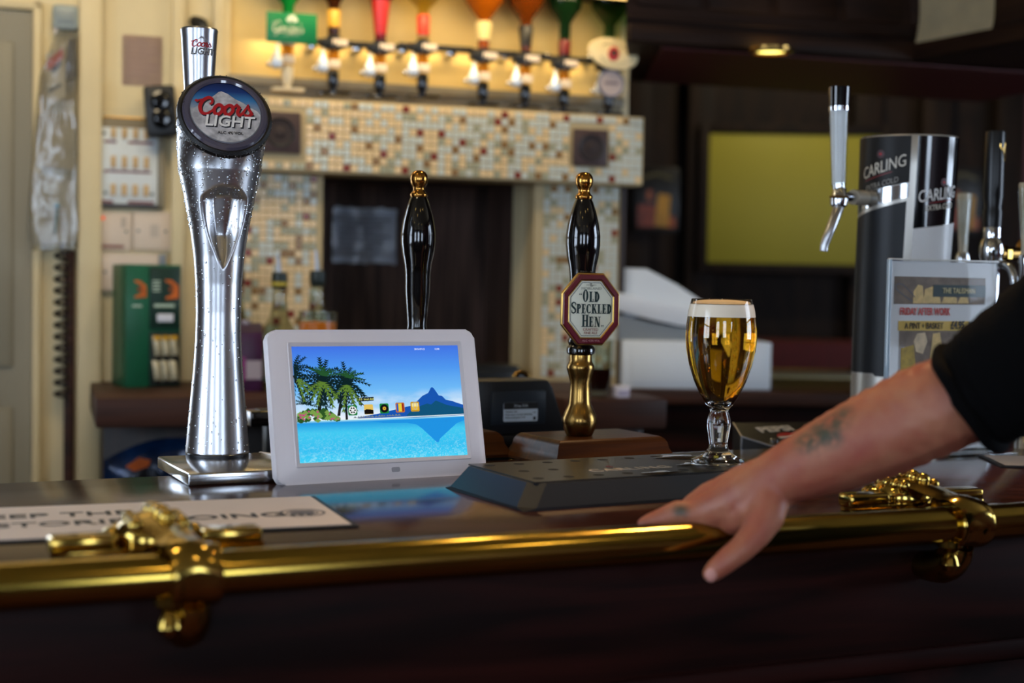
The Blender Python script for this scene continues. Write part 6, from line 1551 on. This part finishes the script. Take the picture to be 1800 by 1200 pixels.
# ------------------------------------------------------------------ inverted bottles in optics
kb = 2.95 / F
clear_ = clear
def optic(px, pbase, label, glass_c, neck, body_r, green=False, bodytop=.15, style='black', cap=None, clear=False):
    d = WALL + .075
    s, zb = bkpx(px, pbase, d)
    t = thing('spirit_optic', label, 'bottle', BK(s, zb, d), BYAW, 'inverted spirit bottles on optics')
    k = kb
    base_m = M['black'] if style == 'black' else mat('optic_ivory', (214, 200, 168), .35)
    # press plate, nozzle, chamber, collar
    B().box(-27 * k, 27 * k, -.020, .012, 0, 5 * k, .001).done('press_plate', base_m, t)
    B().lathe([(5 * k, 4 * k), (6 * k, 10 * k), (9.5 * k, 18 * k), (11 * k, 40 * k), (9 * k, 44 * k)], 20).done('nozzle', base_m, t)
    B().lathe([(9 * k, 43 * k), (11.5 * k, 46 * k), (12 * k, 58 * k), (10.5 * k, 80 * k), (10 * k, 80 * k)], 20).done('measure_chamber', clear_('chamber_glass', (250, 240, 214), .4), t)
    B().lathe([(0, 56 * k), (9 * k, 56 * k), (9 * k, 78 * k), (0, 78 * k)], 16, caps=False).done('measured_spirit', mat('measure_amber', (206, 140, 36), .1, trans=.4), t)
    B().box(-10 * k, 10 * k, -13.5 * k, -11 * k, 46 * k, 60 * k, .0006).done('measure_label', mat('measure_label', (226, 208, 180), .5), t)
    if style == 'black':
        b = B(); b.box(-24 * k, 24 * k, -12 * k, 12 * k, 82 * k, 96 * k, .003); b.lathe([(14 * k, 78 * k), (15 * k, 84 * k), (14 * k, 98 * k), (9 * k, 104 * k)], 20); b.done('collar', M['black_mat'], t)
        B().box(-4 * k, 22 * k, -14.5 * k, -12 * k, 84 * k, 95 * k, .0006).done('price_label', mat('price_label', (226, 206, 184), .5), t)
    else:
        B().lathe([(12 * k, 78 * k), (14 * k, 84 * k), (14 * k, 100 * k), (10 * k, 108 * k)], 20).done('collar', mat('optic_clear_grey', (170, 166, 160), .2), t)
    # chrome lever bulb at the left, window reflection put into its pale colour
    b = B(); b.lathe([(0, 36 * k), (7 * k, 37 * k), (10.5 * k, 43 * k), (10 * k, 52 * k), (6 * k, 61 * k), (3 * k, 68 * k), (2.5 * k, 76 * k)], 18, c=(-20 * k, -.012, 0)); b.done('lever_bulb', M.setdefault('lever_pale', mat('lever_window_sheen', (232, 240, 248), .28, .55)), t)
    B().sphere((-32 * k, -.004, 44 * k), 5 * k, 2).done('lever_pivot', M['chrome'], t)
    B().tube([(-20 * k, -.010, 74 * k), (-10 * k, 0, 88 * k)], 2.2 * k, 8).done('lever_arm', M['steel'], t)
    # bottle upside down
    nb = 102 * k
    gm = clear_('bottle_glass_%d' % px, glass_c, .5, .03) if clear else mat('bottle_glass_%d' % px, glass_c, .04, trans=.5, ior=1.3)
    z0 = nb + neck * k
    r = body_r * k
    B().lathe([(9 * k, nb), (10 * k, nb + 4 * k), (10 * k, z0), (r * .55, z0 + r * .35), (r * .92, z0 + r * .85), (r, z0 + r * 1.3), (r, z0 + bodytop), (r * .9, z0 + bodytop + .012), (0, z0 + bodytop + .006)], 36).done('bottle_body', gm, t, ang=50)
    if cap:
        cm, c0_, c1_, ra, rb = cap
        B().lathe([(ra * k, c0_ * k), (ra * k, (c0_ + 2) * k), (rb * k, (c1_ - 2) * k), (rb * k * .92, c1_ * k)], 24).done('neck_capsule', cm, t)
    if bodytop > .1: B().lathe([(r + .0004, z0 + r * 1.6), (r + .0006, z0 + r * 1.6), (r + .0006, z0 + bodytop - .03), (r + .0004, z0 + bodytop - .03)], 36, caps=False).done('bottle_label', mat('upside_label_%d' % px, (210, 196, 160), .5, noise=(30, .3)), t)
    return t
capm = lambda n, c, r=.35: mat('capsule_' + n, c, r)
o1 = optic(505, 161, 'green bottle on the leftmost optic behind the green sign', (20, 150, 60), 44, 34, style='ivory', clear=False)
optic(585, 168, 'brown bottle with yellow capsule on the optic next to the green sign', (70, 34, 12), 54, 30, cap=(capm('yellow', (214, 160, 50)), 116, 146, 11, 12))
optic(667, 175, 'bottle with bulbous red neck second from the green sign', (140, 16, 18), 56, 28, cap=(capm('red_bulb', (176, 34, 30), .25), 112, 174, 10.5, 17))
optic(742, 174, 'clear round bottle with bright red capsule on an optic', (236, 226, 170), 54, 46, cap=(capm('red', (222, 52, 26)), 112, 146, 11, 11.5), clear=True)
optic(848, 188, 'amber bottle with cream capsule on an optic', (190, 96, 14), 52, 38, cap=(capm('cream', (230, 206, 140)), 118, 150, 12, 15))
optic(922, 192, 'dark amber bottle with black tapered capsule on an optic', (130, 60, 12), 56, 34, cap=(capm('black', (16, 14, 14)), 104, 148, 9.5, 13.5))
optic(990, 200, 'dark green bottle with red and cream neck label on an optic', (20, 50, 24), 60, 31, cap=(capm('dred', (110, 24, 22)), 106, 132, 11, 11.5))
op8 = optic(1068, 204, 'pale green bottle on the rightmost optic behind the oval badge', (150, 190, 160), 62, 36, clear=True)
t = thing('optic_rail', 'black bracket bar holding the row of inverted bottles', 'bracket', BO + Vector((0, 0, 0)), BYAW)
for (pa, pb) in (((520, 74), (700, 80)), ((700, 80), (830, 88)), ((830, 90), (960, 100)), ((960, 100), (1075, 112))):
    (s0, z0), (s1, z1) = bkpx(*pa, WALL + .05), bkpx(*pb, WALL + .05)
    B().box(s0, s1, -(WALL + .055), -(WALL + .045), (z0 + z1) / 2 - .006, (z0 + z1) / 2 + .006, .002).done('rail_section', M['black_mat'], t)
for pxx in (545, 625, 705, 790, 885, 955, 1035):
    s0, z0 = bkpx(pxx, 82 + (pxx - 545) * .05, WALL + .03); b = B().box(s0 - .01, s0 + .01, -(WALL + .05), -WALL, z0 - .008, z0 + .008, .002); b.done('wall_clip', M['chrome'], t)
# green sign
a, c, l, tt = bkrect(468, 23, 557, 76, WALL + .14)
t = thing('bar_sign', 'green sign with white script hung in front of the first optic', 'sign', BK((a + c) / 2, (l + tt) / 2, WALL + .14), BYAW)
hw, hh = (c - a) / 2, (tt - l) / 2
sg = B().box(-hw, hw, -.004, 0, -hh, hh, .001).done('sign_board', mat('sign_green', (10, 116, 66), .35), t)
b = B(); A = dict(sc=.0112, off=(-hw * .93, -.010), shear=.2, n=5)
ribbon(b, [(1.5, 1.5), (1.3, 1.85), (.8, 1.8), (.3, 1.2), (.25, .5), (.7, .15), (1.2, .45), (1.35, .95), (.9, .9)], (.07, .2, .07), **A)
ribbon(b, [(1.4, .9), (1.35, .2), (1.0, -.45), (.5, -.3)], (.16, .12, .06), **A); ribbon(b, [(-.15, 1.3), (.1, 1.7), (.6, 1.6)], .07, **A)
for k in (1.55, 3.9): ribbon(b, [(.5 + k, .95), (.12 + k, .7), (.1 + k, .2), (.4 + k, .05), (.68 + k, .35), (.65 + k, .8)], .13, closed=True, **A)
ribbon(b, [(2.2, .8), (2.5, .95), (2.6, .6), (2.5, .08)], (.08, .14, .12), **A); ribbon(b, [(2.52, .55), (2.8, .95), (3.0, .85)], (.08, .12, .08), **A)
ribbon(b, [(3.5, .9), (3.1, .65), (3.1, .15), (3.4, .08), (3.7, .5), (3.9, 1.8)], (.1, .12, .1), **A); ribbon(b, [(3.65, .4), (3.7, .05), (4.0, .2)], .09, **A)
ribbon(b, [(4.7, .9), (4.85, .9), (4.8, .05)], .13, **A); ribbon(b, [(4.82, .5), (5.1, .95), (5.3, .8), (5.25, .1), (5.5, .1)], (.08, .13, .1), **A)
ribbon(b, [(5.6, 1.7), (5.7, 1.5), (5.6, 1.3)], .09, **A)
ribbon(b, [(5.7, .2), (6.1, .95), (6.15, .6), (6.35, .3), (6.1, .05), (5.85, .15)], (.07, .14, .08), **A)
ribbon(b, [(2.6, -.5), (4.0, -.25), (5.6, -.3)], .06, **A)
for v in b.bm.verts: v.co = Vector((v.co.x * hw * 2 / .108 * .93, -.0046, v.co.y * 1.05))
b.done('script_lettering', mat('sign_cream', (226, 222, 190), .4), sg, False)
b = B()
for x_ in (-.006, .006): b.sphere((x_ + .0, -.0042, hh * .52), .0052, 2, (1, .15, 1))
b.sphere((0, -.0042, hh * .72), .004, 2, (1.6, .15, 1)); b.done('printed_emblem', mat('sign_cream2', (216, 220, 196), .4), sg)
B().tube([(0, 0, -hh * .6), (0, .045, -hh * .6)], .003, 8).done('sign_arm', M['black_mat'], t)
# oval badge and round badge on the last optic
a, c, l, tt = bkrect(1033, 66, 1121, 124, WALL + .13)
t = thing('oval_sign', 'cream oval sign with red centre in front of the last optic', 'sign', BK((a + c) / 2, (l + tt) / 2, WALL + .13), BYAW)
hw, hh = (c - a) / 2, (tt - l) / 2
rx_ = Matrix.Rotation(R(90), 4, 'X'); ov = B().lathe([(hw, 0), (hw, .003), (hw * .97, .0045), (0, .0048)], 48, mat=rx_ @ Matrix.Diagonal((1, hh / hw * .92, 1, 1))).done('sign_board', mat('oval_cream', (222, 204, 160), .4), t, rot=(0, R(9), 0))
B().lathe([(hw * .27, .0048), (hw * .25, .0056), (0, .0058)], 28, mat=rx_ @ Matrix.Diagonal((.85, 1, 1, 1)), caps=False).done('red_centre', mat('oval_red', (184, 40, 50), .4), ov); B().lathe([(hw * .14, .0058), (0, .0062)], 20, c=(0, 0, .002), mat=rx_, caps=False).done('printed_crest', mat('oval_dark', (70, 50, 44), .5), ov)
b = B(); f = lambda r_, a_: (r_ * 1.35 * math.cos(R(a_)), -.0054, r_ * .9 * math.sin(R(a_)))
for a_ in list(range(40, 145, 12)) + list(range(215, 325, 12)): b.poly([f(hw * .46, a_), f(hw * .46, a_ + 8), f(hw * .40, a_ + 8), f(hw * .40, a_)])
b.done('printed_letters', mat('oval_ink', (150, 140, 110), .5), ov, False); B().tube([(0, 0, 0), (0, .045, 0)], .003, 8).done('sign_arm', M['black_mat'], t)
a, c, l, tt = bkrect(1049, 121, 1097, 173, WALL + .12)
t = thing('round_badge', 'small round grey badge below the cream oval sign', 'sign', BK((a + c) / 2, (l + tt) / 2, WALL + .12), BYAW)
hw = (tt - l) / 2
B().lathe([(hw, 0), (hw, .004), (hw * .88, .006), (hw * .84, .0045)], 40, mat=rx_, caps=True).done('badge_rim', mat('badge_rim_blue', (96, 104, 124), .3), t); B().lathe([(hw * .85, .0046), (0, .0050)], 40, mat=rx_, caps=False).done('badge_face', mat('badge_face_grey', (176, 160, 156), .4), t)
B().box(-hw * .5, hw * .5, -.0056, -.005, -hw * .08, hw * .1).done('printed_line', mat('badge_ink', (110, 100, 106), .5), t, False); B().tube([(0, 0, 0), (0, .04, 0)], .003, 8).done('badge_arm', M['black_mat'], t)
# strip lamp that lights the bottles
t = thing('strip_lamp', 'warm strip lamp under the shelf above the bottles', 'lamp', BK(.42, 1.925, WALL + .21), BYAW)
B().box(-.4, .4, -.02, .02, -.012, .004, .002).done('lamp_housing', M['steel'], t); B().tube([(-.38, 0, -.018), (.38, 0, -.018)], .008, 12).done('lamp_tube', emis('warm_tube', (255, 206, 120), 2.5), t)

# ------------------------------------------------------------------ the person leaning on the rail
def skin_mat():
    m = bpy.data.materials.new('skin'); m.use_nodes = True; nt = m.node_tree; L = nt.links; bs = nt.nodes['Principled BSDF']
    tc = nt.nodes.new('ShaderNodeTexCoord')
    n = nt.nodes.new('ShaderNodeTexNoise'); n.inputs['Scale'].default_value = 32; n.inputs['Detail'].default_value = 5; L.new(tc.outputs['Object'], n.inputs['Vector'])
    cr = nt.nodes.new('ShaderNodeValToRGB'); cr.color_ramp.elements[0].position = .35; cr.color_ramp.elements[1].position = .7
    cr.color_ramp.elements[0].color = (*lin((162, 104, 78)), 1); cr.color_ramp.elements[1].color = (*lin((146, 72, 56)), 1); L.new(n.outputs[0], cr.inputs[0])
    # tattoo: soft patches of grey green ink around points on the forearm and a knuckle
    last = cr.outputs[0]
    spots = [(at(*p[:3]), p[3], p[4]) for p in TATTOO]
    n2 = nt.nodes.new('ShaderNodeTexNoise'); n2.inputs['Scale'].default_value = 95; n2.inputs['Detail'].default_value = 3; L.new(tc.outputs['Object'], n2.inputs['Vector'])
    acc = None
    for c, r, k in spots:
        d = nt.nodes.new('ShaderNodeVectorMath'); d.operation = 'DISTANCE'; L.new(tc.outputs['Object'], d.inputs[0]); d.inputs[1].default_value = c
        mr = nt.nodes.new('ShaderNodeMapRange'); mr.inputs[1].default_value = r; mr.inputs[2].default_value = r * .25; mr.inputs[4].default_value = k; L.new(d.outputs['Value'], mr.inputs[0])
        if acc is None: acc = mr.outputs[0]
        else:
            mx = nt.nodes.new('ShaderNodeMath'); mx.operation = 'MAXIMUM'; L.new(acc, mx.inputs[0]); L.new(mr.outputs[0], mx.inputs[1]); acc = mx.outputs[0]
    st = nt.nodes.new('ShaderNodeMapRange'); st.inputs[1].default_value = .32; st.inputs[2].default_value = .50; L.new(n2.outputs[0], st.inputs[0])
    mu = nt.nodes.new('ShaderNodeMath'); mu.operation = 'MULTIPLY'; L.new(acc, mu.inputs[0]); L.new(st.outputs[0], mu.inputs[1])
    mx = nt.nodes.new('ShaderNodeMix'); mx.data_type = 'RGBA'; mx.inputs[7].default_value = (*lin((62, 66, 54)), 1); L.new(mu.outputs[0], mx.inputs[0]); L.new(last, mx.inputs[6]); L.new(mx.outputs[2], bs.inputs['Base Color'])
    bs.inputs['Roughness'].default_value = .48; bs.inputs['Subsurface Weight'].default_value = .12; bs.inputs['Subsurface Radius'].default_value = (.008, .003, .0015); bs.inputs['Subsurface Scale'].default_value = 1
    n3 = nt.nodes.new('ShaderNodeTexNoise'); n3.inputs['Scale'].default_value = 260; L.new(tc.outputs['Object'], n3.inputs['Vector'])
    bp = nt.nodes.new('ShaderNodeBump'); bp.inputs['Strength'].default_value = .12; bp.inputs['Distance'].default_value = .001; L.new(n3.outputs[0], bp.inputs['Height']); L.new(bp.outputs[0], bs.inputs['Normal'])
    return m
TATTOO = [(1422, 774, 1.205, .017, 1), (1446, 764, 1.205, .017, 1), (1470, 748, 1.208, .018, .95), (1484, 736, 1.210, .016, .9), (1440, 750, 1.212, .016, .8), (1412, 770, 1.212, .015, .75), (1462, 766, 1.200, .014, .95), (1196, 897, 1.245, .010, .9)]
ARMP = [  # px, py, depth, radius px
 (1860, 610, 1.165, 96), (1770, 662, 1.185, 92), (1680, 702, 1.205, 86), (1620, 727, 1.213, 87), (1557, 757, 1.220, 83), (1490, 786, 1.227, 74), (1428, 813, 1.233, 64), (1385, 832, 1.237, 55), (1352, 848, 1.240, 50)]
def chain(pts_): return [(at(px, py, D), r * D / F) for px, py, D, r in pts_]
HANDP = [
 [(1352, 848, 1.240, 50), (1318, 868, 1.243, 47), (1285, 885, 1.250, 43), (1250, 897, 1.256, 36), (1215, 903, 1.258, 26)],
 [(1352, 845, 1.246, 46), (1320, 858, 1.262, 43), (1285, 868, 1.275, 38), (1250, 878, 1.280, 33), (1222, 890, 1.278, 25)],
 [(1340, 842, 1.250, 40), (1305, 850, 1.280, 34), (1272, 862, 1.298, 28)],
 [(1215, 903, 1.256, 25), (1192, 901, 1.256, 23), (1163, 911, 1.258, 19), (1142, 917, 1.258, 15.5), (1130, 921, 1.257, 12)],
 [(1222, 892, 1.276, 24), (1196, 903, 1.288, 19.5), (1182, 925, 1.296, 17), (1180, 945, 1.296, 14)],
 [(1240, 882, 1.292, 23), (1212, 894, 1.305, 19), (1200, 922, 1.312, 16.5), (1200, 945, 1.310, 13.5)],
 [(1268, 866, 1.302, 20), (1240, 884, 1.317, 16), (1228, 908, 1.322, 14), (1226, 928, 1.320, 11.5)],
 [(1350, 872, 1.234, 42), (1345, 905, 1.224, 36), (1328, 938, 1.214, 28), (1305, 963, 1.207, 24.5), (1282, 981, 1.204, 23), (1260, 999, 1.203, 20), (1250, 1008, 1.203, 16.5)],
 [(1322, 895, 1.236, 38), (1290, 912, 1.246, 30)],
]
sh = at(2010, 470, 1.13)                                         # right shoulder
el = at(1800, 645, 1.175)
TX = Vector((.78, .98, 0))
Z = lambda x, y, z: Vector((x, y, z))
neck = Z(.76, 1.00, 1.50); head = Z(.735, 1.03, 1.655)
bodych = [
 [(el, .045), (sh.lerp(el, .45), .052), (sh, .060)],
 [(sh, .060), (Z(.70, 1.0, 1.42), .07), (Z(.78, .98, 1.40), .08), (Z(.90, .93, 1.42), .07), (Z(.97, .90, 1.39), .058)],
 [(Z(.97, .90, 1.39), .058), (Z(1.02, .90, 1.25), .048), (Z(1.04, .92, 1.12), .042), (Z(1.02, 1.02, .98), .036), (Z(1.0, 1.08, .90), .028)],
 [(Z(1.0, 1.08, .90), .034), (Z(.99, 1.10, .84), .032), (Z(.98, 1.12, .78), .018)],
 [(Z(.78, .98, 1.40), .10), (Z(.78, .98, 1.25), .115), (Z(.785, .97, 1.1), .11), (Z(.785, .96, .95), .115)],
 [(Z(.72, 1.0, 1.3), .09), (Z(.72, 1.0, 1.15), .085)], [(Z(.84, .95, 1.3), .09), (Z(.84, .95, 1.15), .085)],
 [(Z(.78, .985, 1.44), .06), (neck, .050), (Z(.75, 1.01, 1.56), .050)],
 [(Z(.74, 1.02, 1.64), .070), (head, .078), (Z(.745, 1.0, 1.69), .075)], [(Z(.725, 1.055, 1.595), .045), (Z(.73, 1.05, 1.62), .055)],
 [(Z(.712, 1.098, 1.635), .012), (Z(.714, 1.108, 1.618), .013)],
 [(Z(.66, 1.00, 1.635), .014), (Z(.662, 1.0, 1.655), .015)], [(Z(.815, 1.045, 1.635), .014), (Z(.815, 1.045, 1.655), .015)],
]
for sx, fx in ((-1, 0), (1, .0)):
    hx = .785 + sx * .085
    bodych.append([(Z(hx, .96, .92), .085), (Z(hx + sx * .01, .965, .5), .058), (Z(hx + sx * .015, .95, .28), .05), (Z(hx + sx * .02, .94, .09), .036)])
    bodych.append([(Z(hx + sx * .02, .94, .06), .036), (Z(hx + sx * .03, 1.05, .045), .032), (Z(hx + sx * .03, 1.11, .04), .026)])
def blob_mesh(chains, voxel, name, smooth=6, factor=.5):
    bm = bmesh.new()
    ico = bmesh.new(); bmesh.ops.create_icosphere(ico, subdivisions=2, radius=1); iv = [v.co.copy() for v in ico.verts]; fi = [[v.index for v in f.verts] for f in ico.faces]; ico.free()
    for ch in chains:
        for (p, r), (p2, r2) in zip(ch, ch[1:]):
            n = max(1, int((p2 - p).length / (min(r, r2) * .30)))
            for i in range(n + 1):
                f = i / n; c = p.lerp(p2, f); rr = r + (r2 - r) * f
                vs = [bm.verts.new(c + d * rr) for d in iv]
                for q in fi: bm.faces.new([vs[a] for a in q])
    me = bpy.data.meshes.new(name); bm.to_mesh(me); bm.free()
    o = bpy.data.objects.new(name, me); COL.objects.link(o)
    md = o.modifiers.new('r', 'REMESH'); md.mode = 'VOXEL'; md.voxel_size = voxel; md.use_smooth_shade = True
    ms = o.modifiers.new('s', 'SMOOTH'); ms.factor = factor; ms.iterations = smooth
    dg = bpy.context.evaluated_depsgraph_get(); me2 = bpy.data.meshes.new_from_object(o.evaluated_get(dg))
    bpy.data.objects.remove(o); bpy.data.meshes.remove(me); me2.shade_smooth(); return me2
hand_chains = [chain(c) for c in HANDP]
armc = chain(ARMP)
pm = blob_mesh([armc] + hand_chains + bodych, .0022, 'person_body', 7)
pm.materials.clear(); M['skin'] = skin_mat(); pm.materials.append(M['skin'])
pr = thing('person', 'person in black short sleeves leaning a tattooed forearm on the brass rail', 'person', (0, 0, 0))
bo = bpy.data.objects.new('body', pm); COL.objects.link(bo); bo.parent = pr
# clothes
def cloth(name, chains, m, vox=.005, smooth=5):
    me = blob_mesh(chains, vox, name, smooth); me.materials.clear(); me.materials.append(m); o = bpy.data.objects.new(name, me); COL.objects.link(o); o.parent = pr; return o
sl = [(at(1757, 678, 1.187), 104 * 1.187 / F), (at(1785, 655, 1.18), 116 * 1.18 / F), (at(1830, 625, 1.168), 126 * 1.17 / F), (at(1920, 555, 1.145), 130 * 1.15 / F), (sh, .068)]
torso = [[(sh, .068), (Z(.70, 1.0, 1.41), .082), (Z(.78, .98, 1.39), .09), (Z(.90, .93, 1.40), .082), (Z(.97, .90, 1.38), .068)],
 [(Z(.97, .90, 1.38), .068), (Z(1.01, .895, 1.27), .062), (Z(1.025, .905, 1.2), .06)],
 [(Z(.78, .98, 1.37), .125), (Z(.78, .98, 1.22), .128), (Z(.785, .97, 1.08), .124), (Z(.785, .96, .93), .128)],
 [(Z(.70, 1.0, 1.33), .10), (Z(.71, 1.0, 1.15), .10), (Z(.71, .98, .93), .10)], [(Z(.86, .95, 1.33), .10), (Z(.86, .95, 1.15), .10), (Z(.86, .94, .93), .10)]]
shirt = cloth('shirt', [[(sh.lerp(el, .3), .062), (sh, .068)]] + torso, M['cloth'])
slp = [at(1706, 700, 1.199), at(1735, 683, 1.192), at(1765, 664, 1.184), at(1830, 620, 1.168), at(1920, 553, 1.145), sh]
slr = [97 * 1.198 / F, 104 * 1.19 / F, 111 * 1.185 / F, 122 * 1.17 / F, 130 * 1.15 / F, .070]
SP_ = smooth_path([tuple(p) for p in slp], 8); SR_ = list(np.interp(np.linspace(0, 5, len(SP_)), range(6), slr))
b = B(); b.tube(SP_, [r * (1 + .012 * math.sin(i * 1.3)) for i, r in enumerate(SR_)], 48, cap0=False)
for v in b.bm.verts: v.co += Vector((math.sin(v.co.z * 90 + v.co.x * 40), math.sin(v.co.x * 70 + v.co.y * 60), math.sin(v.co.y * 80 + v.co.z * 50))) * .0012
b.done('sleeve', M['cloth'], shirt)
# sleeve hem: a rolled ring round the forearm
hc = slp[0]; ax = (SP_[2] - SP_[0]).normalized()
u_ = ax.cross(Vector((0, 0, 1))).normalized(); v_ = ax.cross(u_)
rr_ = 96 * 1.198 / F
b = B(); b.tube([hc + (u_ * math.cos(2 * math.pi * k / 40) + v_ * math.sin(2 * math.pi * k / 40)) * rr_ * (1 + .03 * math.sin(k * .9)) + ax * .0015 * math.sin(k * .7) for k in range(40)], .0060, 10, closed=True); b.done('sleeve_hem', M['cloth'], pr)
tr_ = []
for sx in (-1, 1):
    hx = .785 + sx * .085; tr_.append([(Z(hx, .96, .90), .092), (Z(hx + sx * .01, .965, .5), .076), (Z(hx + sx * .015, .95, .28), .07), (Z(hx + sx * .02, .94, .10), .066)])
cloth('trousers', tr_ + [[(Z(.72, .96, .90), .10), (Z(.85, .955, .90), .10)]], M['denim'], .008)
for sx in (-1, 1):
    hx = .785 + sx * .085; cloth('shoe', [[(Z(hx + sx * .02, .93, .052), .045), (Z(hx + sx * .028, 1.03, .045), .042), (Z(hx + sx * .032, 1.12, .038), .036)]], M['black_mat'], .006)
cloth('hair', [[(Z(.742, 1.005, 1.70), .080), (Z(.748, .985, 1.66), .080), (Z(.752, .975, 1.62), .062)], [(Z(.735, 1.04, 1.725), .055), (Z(.742, 1.0, 1.735), .055)]], M['hair'], .005)
eyew = mat('eye_white', (230, 226, 220), .2)
for ex in (-.027, .027): b = B(); b.sphere((.720 + ex + .003, 1.086 - ex * .25, 1.652), .0115, 2); b.done('eye', eyew, pr)
b = B(); b.tube([(.703, 1.093, 1.588), (.718, 1.099, 1.586), (.735, 1.092, 1.588)], [.003, .005, .003], 8); b.done('lips', mat('lips', (160, 84, 78), .4), pr)
# thumb nail
tn = at(1250, 1010, 1.1955); b = B(); b.sphere(tuple(tn), .0052, 2, (1.0, .35, 1.15)); b.done('thumb_nail', mat('nail', (196, 140, 130), .3), pr)
